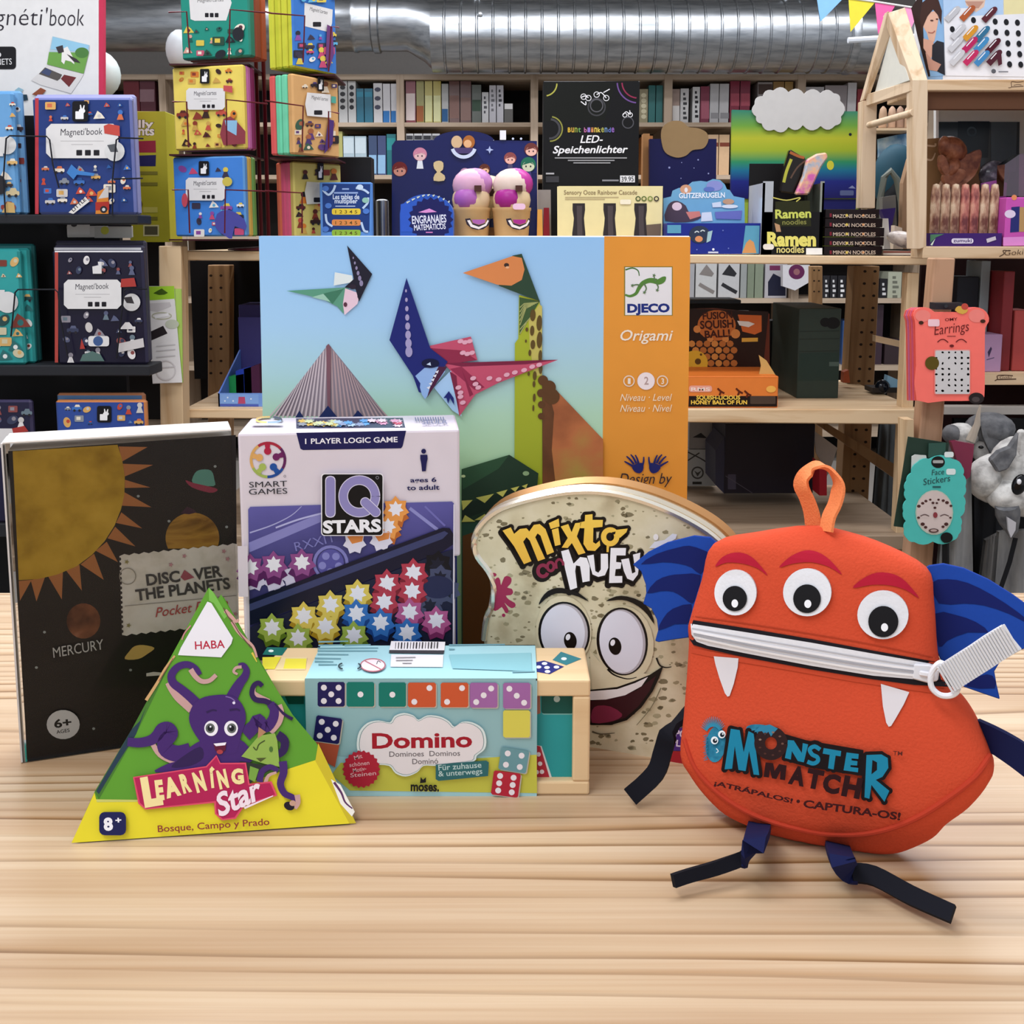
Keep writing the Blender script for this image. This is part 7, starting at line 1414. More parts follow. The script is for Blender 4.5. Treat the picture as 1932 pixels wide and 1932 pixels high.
a.ln('5a4030', '1735,235 1775,225 1775,160 1850,165 1925,155', 7); a.ln('5a4030', '1780,225 1925,215', 8); a.ln('5a4030', '1800,205 1850,195 1900,200', 6); part('burnt_logo', b, t)
b = MB(); a = Art(b, Plane((0, Yn, 0), (0, -1, 0)), tf=D_, base=4e-4)
a.ln('4a3424', '1752,1870 1785,1850 1780,1825 1830,1830', 6); a.t(C('4a3424'), 'Goki', 1790, 1862, 1930, 1855, 38, -.01, .2); part('burnt_logo', b, t)
b = MB(); b.box((xe, Yn, P(0, 488, Yn).z), (xe + .03, Yn + .2, P(0, 100, Yn).z), HW); part('side_board', b, t)
ztop = P(0, 150, Yn).z + .0004; zmid = P(0, 465, Yn).z + .0004
# game box with pegs on top
t2 = thing('peg_game_box', 'white game box printed with coloured pegs and a boy, on top of the house shelf', 'game box', P(1850, 145, Yn + .03))
Yg = Yn + .045; pl = Plane((0, Yg, 0), (0, -1, 0)); xa, xb = P(1783, 70, Yg).x, P(2040, 70, Yg).x; zt2 = P(0, -160, Yg).z
b = MB(); b.slab([(xa, Yg, ztop), (xb, Yg, ztop), (xb, Yg, zt2), (xa, Yg, zt2)], (-.004, .14, 0), C('dedee2', .35)); part('carton', b, t2)
ps = Plane((xa, Yg, 0), (-.14, -.004, 0)); 
sq_ = [P(1783, 70, Yg).x, Yg]; e0, e1 = V((xa - .0005, Yg, 0)), V((P(1737, 70, Yg + .035).x, Yg + .035, 0)); pls = Plane(e0, V((e1.y - e0.y, -(e1.x - e0.x), 0)) * -1 if False else V((-(e1.y - e0.y), (e1.x - e0.x), 0)))
b = MB(); dz = V((0, 0, 1)); b.face([V((e0.x, e0.y, ztop)), V((e0.x, e0.y, zt2)), V((e1.x, e1.y, zt2)), V((e1.x, e1.y, ztop))], C('86a8cc', .35)); part('side_panel', b, t2)
b = MB(); a = Art(b, pls, tf=D_, base=-4e-4 if pls.n.y > 0 else 4e-4, step=-1e-4 if pls.n.y > 0 else 1e-4)
a.f(C('7fa6cc'), '1158,-100 1340,-100 1356,550 1240,560'); a.f(C('2c1a16'), '1110,60 1190,-60 1200,270 1250,555 1235,560 1160,280'); a.f(C('d0a48e'), '1195,100 1290,80 1312,130 1300,200 1280,300 1250,330 1225,240 1195,190'); a.f(C('3a211a'), '1175,120 1190,20 1240,-20 1310,0 1335,80 1330,180 1305,110 1270,70 1230,120 1200,190 1185,280'); a.f(C('c99a86'), '1200,280 1270,300 1290,380 1250,430 1200,350'); a.f(C('23242c'), '1265,330 1300,296 1350,310 1358,550 1260,500'); a.f(C('b88a78'), '1215,380 1270,440 1330,470 1300,520 1240,510')
a.el('4a2a22', 1262, 150, 12, 6); a.el('4a2a22', 1300, 140, 9, 5); a.ln('a05a50', '1235,235 1265,240 1285,225', 6); part('side_print', b, t2, 'printed photo of a person with brown hair on the box side')
b = MB(); a = Art(b, pl, tf=D_, base=3e-4, step=8e-5)
a.f(C('a9c4e2'), '1338,-140 1780,-140 1780,120 1345,130'); a.f(C('d6b8a4'), '1490,-60 1660,-60 1640,50 1580,90 1510,40'); a.f(C('b58a78'), '1500,10 1640,10 1600,60 1540,60'); a.f(C('dcd2a0'), '1780,-140 1940,-140 1940,110 1785,120'); a.f(C('dedee2'), '1345,125 1950,100 1950,560 1360,552'); a.f(C('dedee2'), '1440,60 1560,60 1500,140 1400,150')
for x, y in ((1408, 214), (1562, 148), (1720, 158), (1801, 162), (1882, 166), (1725, 236), (1806, 240), (1888, 244), (1812, 317), (1893, 320), (1817, 392), (1898, 396), (1824, 470), (1905, 472), (1970, 168), (1975, 246), (1980, 322)): a.el(C('17181e'), x, y, 18, 23, -.2)
for x, y, c in ((1400, 110, 'b9b9bd'), (1510, 105, 'a8542c'), (1670, 115, '55202a'), (1440, 240, 'c2c2c6'), (1530, 250, 'cf8f2a'), (1615, 255, '2f6a8c'), (1420, 330, 'c2c2c6'), (1525, 335, 'b02058'), (1608, 335, '3f86b8'), (1692, 345, '4a1020'), (1430, 430, 'c2c2c6'), (1530, 430, 'b8285a'), (1610, 435, '3f80b4'), (1700, 430, '4a1a28')):
    a.ln(C(c), [(x - 38, y + 40), (x + 38, y - 40)], 46, sm=0); a.el(C(c), x + 40, y - 42, 25, 20, -.7); a.ln('e6e6ea', [(x - 20, y + 5), (x + 30, y - 50)], 7)
a.f(C('4a1a28'), '1720,380 1755,375 1762,470 1735,485'); a.el('55565c', 1700, 523, 17); a.rc('77787e', 1735, 522, 1806, 532); part('front_print', b, t2)
# boxes and figures inside the house
t2 = thing('mirror_window', 'white framed dark window at the back of the house shelf', 'window panel', P(1850, 340, Yn + .2)); Yw = Yn + .205; pl = Plane((0, Yw, 0), (0, -1, 0))
b = MB(); prism(b, '1766,465 1766,204 2040,204 2040,465', 0, .012, C('b9bab9', .5), None, pl); prism(b, '1766,262 1766,206 1771,206 1771,262', 0, .012, C('e9e9ea'), None, Plane((0, Yw - .004, 0), (0, -1, 0))); part('frame', b, t2)
b = MB(); prism(b, '1768,465 1768,230 1924,230 1920,465', 0, .003, C('2e3840', .12, coat=.6), None, Plane((0, Yw - .002, 0), (0, -1, 0))); part('pane', b, t2)
b = MB(); a = Art(b, Plane((0, Yw - .002, 0), (0, -1, 0)), tf=D_, base=4e-4, step=1e-4); a.f(C('1d2730', .2), '1450,885 1680,885 1670,1150 1450,1150'); a.f(C('46525c', .2), '1690,890 1880,890 1870,1250 1690,1250'); a.ring('3a4a55', 1550, 960, 30, 14); part('pane_print', b, t2)
t2 = thing('wooden_mask', 'brown carved animal head on a tan card at the back of the house shelf', 'toy', P(1800, 465, Yn + .12)); Yk = Yn + .14
b = MB(); x0_, x1_ = P(1745, 400, Yk).x, P(1846, 400, Yk).x; prism(b, '1745,462 1747,262 1774,260 1846,330 1850,290 1846,462', Yk, .01, C('8a6642', .6)); part('card_back', b, t2)
b = MB(); MK = mottle('mask_wood', [(.35, '5a2c1e'), (.55, '8a5238'), (.7, 'a8745a')], 45, .4)
qc = lambda x, y, k=0: P(x, y, Yk - .02 - k)
b.ball(qc(1797, 283), .030, .022, .024, MK, rot=Matrix.Rotation(.7, 3, 'Y')); b.ball(qc(1783, 276, .008), .013, .012, .020, MK, rot=Matrix.Rotation(-.2, 3, 'Y')); b.ball(qc(1795, 318, .010), .014, .014, .022, MK, rot=Matrix.Rotation(.5, 3, 'Y'))
for q_, kk in (('1800,300 1830,290 1848,282 1852,296 1840,330 1812,352 1800,340', .012), ('1776,292 1786,300 1792,322 1784,330 1774,312', .022), ('1782,330 1812,318 1824,330 1800,352 1786,350', .020)): b.slab([P(x, y, Yk - .02 - kk) for x, y in spl(pts(q_), 3)], (0, .014, 0), MK)
part('carved_head', b, t2)
b = MB(); b.slab([P(1758, 462, Yk - .03), P(1806, 462, Yk - .03), P(1816, 330, Yk - .03), P(1796, 318, Yk - .03), P(1775, 350, Yk - .03)], (0, .016, 0), C('a07a62', .5)); part('carved_neck', b, t2)
b = MB(); a = Art(b, Plane((0, Yk, 0), (0, -1, 0)), tf=D_, base=5e-4); a.ln('c9a888', '1215,1060 1280,1065 1285,1045', 14); a.ln('c9a888', '1215,1160 1260,1165 1285,1115', 16, 8); part('card_print', b, t2)
# lipstick-like figures in a clear-topped tray
t2 = thing('shimmer_tube_tray', 'purple display tray of shiny brown tubes on the house shelf', 'display box', P(1810, 465, Yn + .02)); Yt = Yn + .015; pl = Plane((0, Yt, 0), (0, -1, 0))
xa, xb = P(1754, 450, Yt).x, P(1890, 450, Yt).x; b = MB(); PU_ = C('3a1a66', .4); zt_ = P(0, 440, Yt).z; b.box((xa, Yt, zmid), (xb, Yt + .003, zt_), PU_); b.box((xa, Yt + .055, zmid), (xb, Yt + .058, zt_), PU_); b.box((xa, Yt + .003, zmid), (xb, Yt + .055, zmid + .0015), PU_); b.box((xa, Yt + .003, zmid + .0015), (xa + .002, Yt + .055, zt_), PU_); b.box((xb - .002, Yt + .003, zmid + .0015), (xb, Yt + .055, zt_), PU_); part('tray', b, t2)
b = MB(); a = Art(b, pl, tf=D_, base=4e-4, step=1e-4); a.f(C('4a7a5a'), '1248,1710 1350,1706 1290,1730 1248,1770'); a.f(C('cfe0d0'), '1248,1785 1285,1738 1262,1790'); a.rc(C('d9d2e6'), 1402, 1738, 1562, 1775, 16); a.t(C('4a3a6a'), 'zumuki', 1415, 1766, 1550, 1766, 26, .02); a.f(C('c4bcc8'), '1655,1742 1722,1722 1728,1748 1662,1770', 1); part('tray_print', b, t2)
TB = [mottle('shimmer_a', [(.35, '6a3f36'), (.5, 'b08a72'), (.62, 'd9c4a8'), (.75, '7a4a40')], 60, .25, scl=(1, 1, .5)), mottle('shimmer_b', [(.35, '6a3438'), (.5, 'b06a60'), (.65, 'd9a890'), (.8, '7a4448')], 60, .25, scl=(1, 1, .5))]
for k in range(7):
    xx = 1764 + k*18.4; b = MB(); q = P(xx, 400, Yt + .03); b.lathe((q.x, Yt + .03, zmid + .002), [(.001, 0), (.0075, 0), (.0085, .03), (.0085, .095), (.006, .112), (.001, .114)], TB[k in (3, 4)], 14)
    solo('shimmer_tube', b, ('first', 'second', 'third', 'fourth', 'fifth', 'sixth', 'seventh')[k] + ' shiny brown tube counted from the house post, in the purple tray', 'tube', 'shiny tubes in the purple tray')
# pink toy set at the frame edge
t2 = thing('pink_toy_box', 'bright pink clear-fronted toy box on the house shelf by the photo edge', 'toy box', P(1915, 465, Yn + .02)); PK_ = C('c050a8', .35)
Yp = Yn + .012; b = MB(); xa, xb = P(1897, 420, Yp).x, P(1990, 420, Yp).x; b.box((xa, Yp, zmid), (xb, Yp + .08, P(0, 372, Yp).z), PK_); part('carton', b, t2, bevel=.002)
b = MB(); a = Art(b, Plane((0, Yp, 0), (0, -1, 0)), tf=D_, base=3e-4); a.f(C('23286a'), '1840,1510 1900,1505 1895,1690 1830,1695'); a.f(C('b08a5a'), '1900,1510 1932,1510 1932,1690 1895,1690'); a.f(C('d888cc'), '1780,1730 1940,1725 1940,1790 1780,1792'); a.el('e08a5a', 1860, 1440, 20); a.el('d9c9e0', 1830, 1560, 40, 30) ; part('front_print', b, t2)
b = MB(); prism(b, '1856,463 1856,345 1880,340 1900,345 1893,463', Yn + .096, .012, C('b46ab4', .35)); solo('lilac_toy_box', b, 'lilac card box between the shiny tubes and the pink toy box', 'toy box')
b = MB(); prism(b, '1893,370 1896,310 1925,290 1990,290 1990,370', Yn + .04, .03, clear('pink_plastic', 'd8b0d0', .1, .1)); solo('clear_box', b, 'clear pinkish plastic box standing behind the pink toy box', 'box')
b = MB(); q = P(1875, 330, Yn + .14); b.ball((q.x, Yn + .14, q.z), .03, .02, .028, mottle('dark_plastic_bag', [(.35, '2a2a30'), (.55, '5a5660'), (.7, '9a98a0')], 50, .2)); b.box((q.x - .012, Yn + .13, zmid), (q.x + .012, Yn + .15, q.z), C('4a3a4a')); solo('dark_bag', b, 'dark glossy bag behind the lilac box on the house shelf', 'bag')
# things behind the gable end
t2 = thing('plush_backpack', 'dark teal rounded bag seen through the house gable posts', 'bag', P(1685, 470, 2.35))
b = MB(); q = P(1690, 335, 2.35); b.ball((q.x, 2.35, q.z), .052, .04, .075, C('1d4454', .6)); b.ball((q.x + .01, 2.34, q.z - .075), .05, .045, .1, C('0f1216', .6)); part('bag_body', b, t2)
b = MB(); b.tube([P(x, y, 2.28) for x, y in ((1655, 470), (1660, 380), (1668, 335), (1680, 322), (1692, 338), (1700, 380), (1705, 470))], .007, C('6a7068', .5)); part('strap', b, t2)
for k, (x, c) in enumerate(((1665, 'a98a70'), (1682, 'b09078'), (1697, '9a7c68'), (1712, 'b4967c'))):
    b = MB(); q = P(x, 238, 2.4); b.lathe((q.x, 2.4, P(0, 241, 2.4).z), [(.001, 0), (.009, 0), (.009, .03), (.007, .042), (.002, .048)], C(c, .5), 12); solo('wooden_figure', b, ('first', 'second', 'third', 'fourth')[k] + ' small wooden peg figure from the far gable post, behind the dowel', 'figure', 'peg figures in the house')
b = MB(); b.box((P(1650, 245, 2.37).x, 2.37, P(0, 246, 2.37).z), (P(1724, 245, 2.37).x, 2.44, P(0, 241.5, 2.37).z), HX); b.box((P(1650, 250, 2.37).x, 2.43, P(0, 490, 2.37).z), (P(1660, 245, 2.37).x, 2.44, P(0, 245, 2.37).z), HX); solo('small_shelf', b, 'narrow pine ledge carrying the peg figures behind the gable', 'shelf')
b = MB(); prism(b, '1660,470 1658,262 1690,255 1722,250 1724,300', 2.42, .01, mottle('sky_card', [(.35, '4a7aa8'), (.5, '9ab8d0'), (.65, 'c9d6de')], 25, .5)); solo('cloud_card', b, 'pale blue cloudy card behind the dark teal bag', 'card')
b = MB(); prism(b, '1700,470 1704,345 1716,300 1722,290 1722,470', 2.2, .02, C('a9876a')); solo('tan_box', b, 'tan card box between the teal bag and the near gable post', 'box')
for q, c, l, Yq in (('1666,425 1665,372 1690,368 1692,425', '77756f', 'grey carded toy in front of the dark teal bag', 2.2), ('1662,395 1690,392 1680,440', '3a2a70', 'small violet fabric toy under the grey carded toy', 2.18), ('1685,470 1688,425 1702,430 1704,470', 'd9c9b8', 'small cream figurine standing by the tan box', 2.15), ('1668,470 1666,412 1676,412 1680,470', 'd9d6d0', 'white price card beside the black stacked boxes', 2.13)):
    b = MB(); prism(b, q, Yq, .02, C(c)); solo('small_toy', b, l, 'toy')
# ================================================================ leaning post with hanging cards, at the end of the stand
YP = 1.78
PPW = wood('post_pinkish', 'b58e70', '9c7658', 'z', 2)
t = thing('sloping_post', 'pinkish brown sloping wooden post carrying the coral and turquoise blister cards', 'post', P(1735, 1100, YP))
pl = Plane((0, YP, 0), (0, -1, 0)); A, B2, Cc, D2 = pl.at(1764, 487), pl.at(1803, 487), pl.at(1760, 1065), pl.at(1714, 1065)
k = (A.z - .0)/(A.z - D2.z); b = MB(); b.slab([A.lerp(D2, k), B2.lerp(Cc, k), B2, A], (0, .035, 0), PPW); part('upright', b, t, bevel=.002)
b = MB(); q = [pl.at(x, y) for x, y in ((1706, 792), (1724, 792), (1724, 920), (1706, 920))]; b.slab(q, (0, .03, 0), WDV); part('batten', b, t)
# coral bear-shaped earring card stack
CO = C('fb7468', .45); 
t = thing('hanging_earring_card', 'coral bear-shaped earring card, nearest of the stack hanging on the sloping post', 'card', P(1790, 755, YP - .05)); Yc = YP - .05; pl = Plane((0, Yc, 0), (0, -1, 0))
bear = [(955, 1620), (950, 1300), (945, 1000), (940, 900), (925, 850), (940, 800), (1000, 772), (1070, 780), (1120, 815), (1200, 815), (1290, 815), (1380, 820), (1420, 790), (1490, 770), (1560, 790), (1605, 840), (1612, 900), (1580, 960), (1575, 1100), (1575, 1400), (1572, 1560), (1560, 1600), (1500, 1622), (1200, 1626)]
gq = lambda p: (G_[0] + p[0]*G_[2], G_[1] + p[1]*G_[2])
b = MB(); b.slab([pl.at(*gq(p)) for p in spl(bear, 2)], (0, .0025, 0), CO); part('card_front', b, t)
b = MB(); a = Art(b, pl, tf=G_, base=3e-4, step=6e-5); DR = C('6a1a1c')
a.el(C('f0847a'), 1010, 850, 70, 55); a.el(C('f0847a'), 1500, 850, 75, 60)
a.t(DR, 'OMY', 1212, 898, 1325, 890, 26, .01); a.t(DR, 'Earrings', 1115, 1025, 1435, 985, 90, -.005, .25); a.rc(DR, 1230, 1032, 1308, 1038)
for x in (1190, 1358): a.ln(DR, [(x - 48, 1090), (x - 20, 1068), (x + 15, 1066), (x + 50, 1092)], 9)
a.el(DR, 1272, 1123, 20, 13); a.el(C('3f2010'), 993, 912, 22, 17); a.el(C('3f2010'), 1555, 898, 24, 17); a.rc(C('f4c9d0'), 1055, 880, 1160, 945, 14)
a.f(C('d8a848'), '1300,800 1330,760 1380,770 1420,800 1370,835', 2); a.el(C('c04a3c'), 1390, 765, 32, 30)
a.rc(C('e89088'), 1112, 1155, 1440, 1565, 14); a.rc(C('cdc9c8'), 1122, 1165, 1434, 1560, 12)
for r in range(8):
    for c in range(6):
        if (r*7 + c*3) % 5: a.el(C('2a2426' if (r + c) % 3 else '77706e'), 1130 + c*58, 1182 + r*50, 14 - (c + r) % 4*2, 9 + (r*c) % 3*2, .3*c, n=8, up=False)
a.el(C('5a4a10'), 1092, 1280, 64, 62); a.el('241c1c', 1495, 1600, 70, 52); a.el('4a4040', 1490, 1610, 36, 24); part('front_print', b, t)
for k in range(5):
    dx = -(k + 1)*3.6; pk = Plane((0, Yc + .006*(k + 1), 0), (0, -1, 0)); b = MB(); b.slab([pk.at(gq(p)[0] + dx, gq(p)[1]) for p in spl(bear, 1)], (0, .0025, 0), C(('e85f56', 'd8607a', 'e4625a', 'c86a90', 'e4685c')[k], .45))
    solo('hanging_earring_card', b, ('first', 'second', 'third', 'fourth', 'fifth')[k] + ' coral earring card behind the front bear-shaped one', 'card', 'earring cards on the sloping post')
b = MB(); b.box(tuple(P(1764, 584, YP - .03)), tuple(P(1806, 570, YP - .006)), C('2c2c30', .4)); b.tube([P(1785, 578, YP - .06), P(1785, 578, YP - .0035)], .003, C('3a3a3e', .3, .8)); solo('card_hook', b, 'dark hook holding the coral earring cards', 'hook')
# turquoise scalloped card, dark green card behind
b = MB(); prism(b, '1714,824 1790,836 1783,1005 1687,993', YP - .045, .003, C('24382e', .5)); solo('dark_card', b, 'dark green backing card behind the turquoise scalloped card', 'card')
b = MB(); prism(b, '1795,834 1805,832 1838,838 1836,860 1830,900 1822,905 1806,870', YP - .04, .012, C('7a2c44', .25, coat=.5)); solo('hanging_packet', b, 'small plum foil packet behind the turquoise card', 'packet')
t = thing('hanging_sticker_card', 'turquoise scalloped face sticker card hanging low on the sloping post', 'card', P(1765, 1024, YP - .06)); pl = Plane((0, YP - .055, 0), (0, -1, 0)); hq = lambda p: (H_[0] + p[0]*H_[2], H_[1] + p[1]*H_[2])
TQ = [(905, 640), (935, 560), (1000, 530), (1070, 510), (1150, 500), (1220, 510), (1290, 515), (1350, 540), (1375, 600), (1370, 650), (1405, 710), (1395, 800), (1380, 850), (1400, 920), (1385, 1000), (1350, 1040), (1360, 1100), (1340, 1190), (1290, 1255), (1100, 1265), (930, 1270), (870, 1240), (842, 1170), (860, 1080), (835, 1000), (850, 930), (870, 880), (850, 800), (870, 720)]
b = MB(); b.slab([pl.at(*hq(p)) for p in scallop('905,640 960,545 1070,512 1290,515 1370,580 1378,655 1398,760 1380,850 1392,940 1352,1040 1358,1120 1335,1200 1285,1255 1100,1265 930,1268 868,1240 842,1160 858,1080 835,990 862,885 850,800 862,715', .16, 4)], (0, .0025, 0), C('4fbdb4', .45)); part('card_front', b, t)
b = MB(); prism(b, [hq(p) for p in ((905, 650), (910, 490), (940, 472), (1040, 480), (1050, 530), (960, 560))], 0, .002, C('c9cdc8', .3), None, Plane((0, YP - .052, 0), (0, -1, 0))); prism(b, [hq(p) for p in ((1060, 500), (1065, 370), (1220, 365), (1215, 500))], 0, .001, C('33544a', .3), None, Plane((0, YP - .051, 0), (0, -1, 0))); part('card_back', b, t)
b = MB(); a = Art(b, pl, tf=H_, base=3e-4, step=6e-5); a.el(C('141414'), 1148, 540, 62, 54); a.rc('a9a9a6', 1100, 522, 1196, 550, 10); a.rc(C('dfe9e6'), 1205, 446, 1290, 496, 16); a.rc(C('dfe9e6'), 1222, 600, 1308, 655, 18)
a.t(C('2a4a4c'), 'Face', 1090, 660, 1205, 650, 50, .0, .2); a.t(C('2a4a4c'), 'Stickers', 1015, 750, 1262, 712, 58, .0, .2); a.rc(C('2a5a5c'), 1098, 758, 1172, 774)
a.el(C('b8c4b4'), 1113, 998, 172, 205); a.el(C('d2c2bc'), 1113, 995, 160, 194)
for an, r, s_ in [(200, 150, 18), (215, 130, 16), (230, 120, 15), (250, 110, 12), (290, 110, 12), (310, 125, 15), (325, 140, 18), (340, 160, 14), (165, 150, 14), (140, 140, 20), (125, 140, 16), (40, 140, 20), (55, 135, 15), (15, 150, 12), (260, 80, 14), (275, 40, 14), (285, 80, 12)]: a.el(C('4a2a28'), 1113 + r*math.cos(math.radians(an)), 1000 + r*1.15*math.sin(math.radians(an)), s_, s_*.8, n=8)
a.el(C('8a3a40'), 1120, 1020, 20, 26); a.el(C('55403c'), 1105, 1162, 46, 20); a.el('b8a09a', 1105, 1160, 30, 11)
for sx in (-1, 1): a.ln('5a4442', [(1113 + sx*50, 1030), (1113 + sx*90, 1015), (1113 + sx*130, 1030)], 8)
a.el('101212', 1222, 1225, 56, 48); a.ln('101212', '1195,1260 1240,1255', 26); part('front_print', b, t)
b = MB(); b.tube([P(1784, 1022, YP - .042), P(1784, 1060, YP - .042), V((P(1783, 1130, YP - .042).x, YP - .042, .003))], .006, C('101114', .6)); solo('black_strap', b, 'black strap hanging below the turquoise sticker card', 'strap')
# ================================================================ grey and white plush unicorns at the side
FR = mottle('white_plush', [(.3, 'a5a4a1'), (.5, 'd2d1cd'), (.7, 'e4e3df')], 60, .95, bump=.6); FG = mottle('grey_plush', [(.3, '55565a'), (.6, '77787a')], 50, .95, bump=.6)
def tri(b, q, Y, dep, m): prism(b, [hq(p) for p in pts(q)], Y, dep, m)
Yu = 1.79
t = thing('plush_unicorn', 'large white plush animal head with a round black eye and hanging beak', 'plush toy', P(1880, 1110, Yu))
c1 = P(*hq((1720, 690)), Yu + .02); b = MB(); b.ball(c1, .062, .036, .048, FR, 20, 14); b.ball(P(*hq((1560, 690)), Yu), .03, .03, .034, FR); b.ball(P(*hq((1860, 600)), Yu + .01), .05, .036, .06, FR); b.ball(P(*hq((1980, 700)), Yu + .02), .06, .036, .07, FR); b.ball(P(*hq((1790, 840)), Yu - .01), .04, .035, .03, FR); part('plush_head', b, t)
b = MB(); tri(b, '1620,520 1700,440 1800,400 1892,265 1870,480 1790,610 1700,640', Yu - .035, .012, FG); tri(b, '1790,600 1880,470 1900,255 1960,250 1980,560 1880,650', Yu - .02, .015, FR); part('ear', b, t, bevel=.003)
b = MB(); b.ball(P(*hq((1890, 745)), Yu - .05), .013, .008, .019, C('0c0c10', .1, coat=.6), rot=Matrix.Rotation(.3, 3, 'Y')); b.ball(P(*hq((1888, 720)), Yu - .058), .004, .002, .005, C('e6e6ea')); part('eye', b, t)
b = MB(); c_ = [P(*hq(p), Yu - .03 + .004*j) for j, p in enumerate(((1775, 930), (1785, 1010), (1800, 1090), (1820, 1160), (1815, 1225)))]; b.tube(c_, [.020, .021, .017, .011, .003], FG, 12); tri(b, '1780,1040 1860,1090 1855,1160 1815,1230 1790,1160', Yu - .052, .004, C('b9b8bc', .8)); part('beak', b, t)
t = thing('plush_unicorn', 'smaller white plush head with a thin pale horn behind the turquoise card', 'plush toy', P(1830, 1110, Yu + .12)); Y2_ = Yu + .1
b = MB(); b.ball(P(*hq((1360, 290)), Y2_), .034, .03, .022, FR); b.tube([P(1812, 822, Y2_), P(1806, 850, Y2_), V((P(1806, 850, Y2_).x, Y2_, .003))], .02, FG, 10); b.ball(P(*hq((1270, 285)), Y2_ - .01), .016, .02, .018, FG); b.ball(P(*hq((1560, 430)), Y2_ - .008), .022, .02, .024, FR); b.ball(P(*hq((1620, 230)), Y2_ + .0), .045, .04, .03, FG); part('plush_head', b, t)
b = MB(); c_ = [P(*hq(p), Y2_ - .03) for p in ((1440, 350), (1470, 280), (1505, 200), (1515, 110), (1535, 20))]; b.tube(c_, [.009, .008, .006, .004, .0015], C('c0b4a4', .7), 8); part('horn', b, t)
b = MB(); tri(b, '1540,210 1600,260 1720,360 1790,400 1740,430 1640,480 1600,400 1555,300', Y2_ - .034, .008, FG); part('ear', b, t)
b = MB(); b.ball(P(*hq((1540, 405)), Y2_ - .031), .005, .004, .003, C('141416', .2)); part('eye', b, t)
# hanging cloth bodies with black straps
CL_ = mottle('grey_cloth', [(.3, '6f7072'), (.6, '8d8d8c'), (.8, '9b9a97')], 20, .9, scl=(3, 1, .6)); CD_ = mottle('dark_cloth', [(.3, '1d1e22'), (.6, '303236')], 14, .9, scl=(3, 1, .6))
def drape(name, q0, q1, Y, m, lab, amp=.012, n=16):
    """folded cloth between a top line and a bottom line given in the photo"""
    b = MB(); vs = []; 
    for j in range(2):
        (xa, ya), (xb, yb_) = (q0, q1)[j]
        for i in range(n + 1): u = i/n; vs.append(P(xa + (xb - xa)*u, ya + (yb_ - ya)*u, Y + amp*math.sin(u*9 + j)))
    vs2 = [v + V((0, .01, 0)) for v in vs]; N = n + 1
    fs = [[i, N + i, N + i + 1, i + 1] for i in range(n)] + [[2*N + i + 1, 3*N + i + 1, 3*N + i, 2*N + i] for i in range(n)] + [[i + 1, 2*N + i + 1, 2*N + i, i] for i in range(n)] + [[N + i, 3*N + i, 3*N + i + 1, N + i + 1] for i in range(n)]
    b.add(vs + vs2, fs, m, True); solo(name, b, lab, 'cloth')
drape('cloth_drape', ((1788, 870), (1832, 870)), ((1760, 1200), (1838, 1200)), 1.752, CL_, 'pale grey cloth hanging behind the turquoise sticker card', .006)
drape('cloth_drape', ((1838, 930), (1932, 930)), ((1838, 1220), (1880, 1220)), YP + .1, CD_, 'near-black cloth hanging between the two pale drapes')
drape('cloth_drape', ((1885, 1004), (1990, 996)), ((1868, 1220), (2010, 1220)), 1.80, CL_, 'pale grey cloth with a black strap below the plush beak')
drape('cloth_drape', ((1860, 1020), (1900, 1000)), ((1835, 1220), (1888, 1220)), 1.835, CL_, 'narrow grey cloth strip in front of the near-black drape')
b = MB(); b.ribbon([P(1916, 1015, 1.782), P(1905, 1060, 1.782), P(1888, 1110, 1.782), V((P(1880, 1210, 1.782).x, 1.782, .003))], (1, 0, 0), .008, .002, C('111216', .7)); solo('black_strap', b, 'black strap running down the pale cloth below the plush beak', 'strap')
drape('cloth_drape', ((1660, 800), (1702, 800)), ((1632, 1150), (1700, 1150)), 2.5, mottle('slate_cloth', [(.3, '3f4446'), (.6, '55595a')], 16, .9, scl=(3, 1, .6)), 'slate grey cloth hanging behind the perforated post')
drape('cloth_drape', ((1800, 790), (1990, 790)), ((1800, 1200), (1990, 1200)), 1.955, C('0c0c0e', .9), 'black backing cloth behind the plush unicorns')
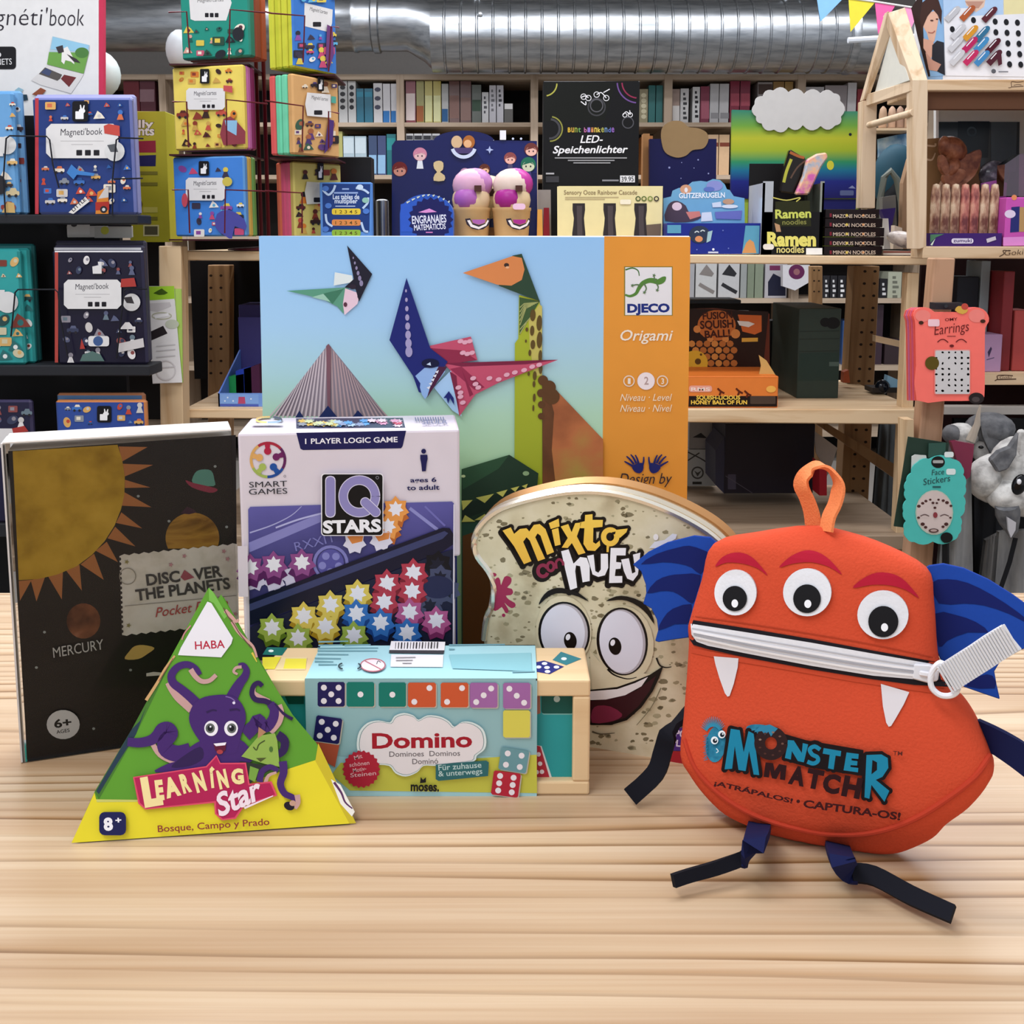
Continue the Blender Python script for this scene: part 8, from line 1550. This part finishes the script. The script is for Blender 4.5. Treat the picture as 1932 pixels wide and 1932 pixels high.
# shelf of the side unit, at plush height
t = thing('side_shelf', 'pale wooden side shelves behind the sloping post, carrying pink books and boxes', 'shelf', P(1870, 1100, 1.95)); Yv = 1.95
for ya, yb_ in ((704, 726), (768, 782)):
    b = MB(); b.box((P(1858 if ya < 760 else 1782, ya, Yv).x, Yv, P(0, yb_, Yv).z), (P(2060, ya, Yv).x, Yv + (.2 if ya < 760 else .03), P(0, ya, Yv).z), HX if ya < 760 else C('a9a29a')); part('board', b, t)
b = MB(); b.box((P(1800, 900, Yv).x, Yv + .21, 0), (P(2060, 900, Yv).x, Yv + .22, P(0, 492, Yv).z), C('2a1416', .8)); part('back_panel', b, t)
b = MB(); b.box((P(2040, 900, Yv).x, Yv, 0), (P(2060, 900, Yv).x, Yv + .2, P(0, 492, Yv).z), HX); part('side_board', b, t)
b = MB(); a = Art(b, Plane((0, Yv, 0), (0, -1, 0)), tf=G_, base=4e-4); a.ln('4a3020', '1665,1440 1690,1425 1690,1395 1760,1390 1830,1395', 8); a.ln('4a3020', '1690,1430 1860,1425', 9); a.t(C('4a3020'), 'Goki', 1710, 1422, 1820, 1420, 26, -.01, .2); part('burnt_logo', b, t)
zs = P(0, 704, Yv).z + .0004
for x0, x1, yt, yb_, c, l in ((1802, 1846, 505, 522, '5a2c30', 'dark red slab box under the house shelf'),):
    pass
for x0, x1, yt, c, l in ((1803, 1843, 522, '12121c', 'near-black tall box behind the sloping post on the side shelf'), (1847, 1864, 492, '8a9498', 'blue-grey tall box on the side shelf under the house'), (1890, 1910, 512, '7a2428', 'dark red tall box at the photo edge on the side shelf'), (1912, 1950, 586, 'a84440', 'brick red box at the photo edge on the side shelf')):
    carton('tall_box', l, 'box', x0, yt, x1, 700, Yv + (.08 if x0 < 1890 else .03), .07, c, z0=zs)
def lil(a): a.f('3a2a4a', '1600,1180 1630,1130 1640,1150 1610,1230'); a.ln('5a4a6a', '1590,1250 1660,1230', 8)
carton('lilac_box', 'small lilac box beside the coral bear card', 'box', 1845, 631, 1890, 702, Yv + .015, .06, 'a884a4', lil, z0=zs, tf=G_)
spine(1734, 1743, 518, 'd0c438', 4, 'bright yellow box glimpsed between the stand end and the sloping post')
# small items seen under the stand end
b = MB(); q = P(1665, 722, 2.2); b.ball((q.x, 2.2, zm + .016), .016, .014, .016, C('10141c', .1, coat=.6)); b.slab([P(1675, 708, 2.2), P(1698, 718, 2.2), P(1698, 733, 2.2), P(1672, 732, 2.2)], (0, .02, 0), C('8ab4cc', .4)); b.slab([P(1646, 732, 2.19), P(1698, 732, 2.19), P(1698, 741, 2.19), P(1646, 741, 2.19)], (0, .05, 0), C('2a2420')); solo('pirate_toy', b, 'dark shiny ball with a light blue packet on the middle shelf end', 'toy')
b = MB(); prism(b, '1591,722 1592,702 1601,698 1604,722', 2.3, .02, C('c0603c')); solo('orange_toy', b, 'small orange toy beside the dark green game box', 'toy')
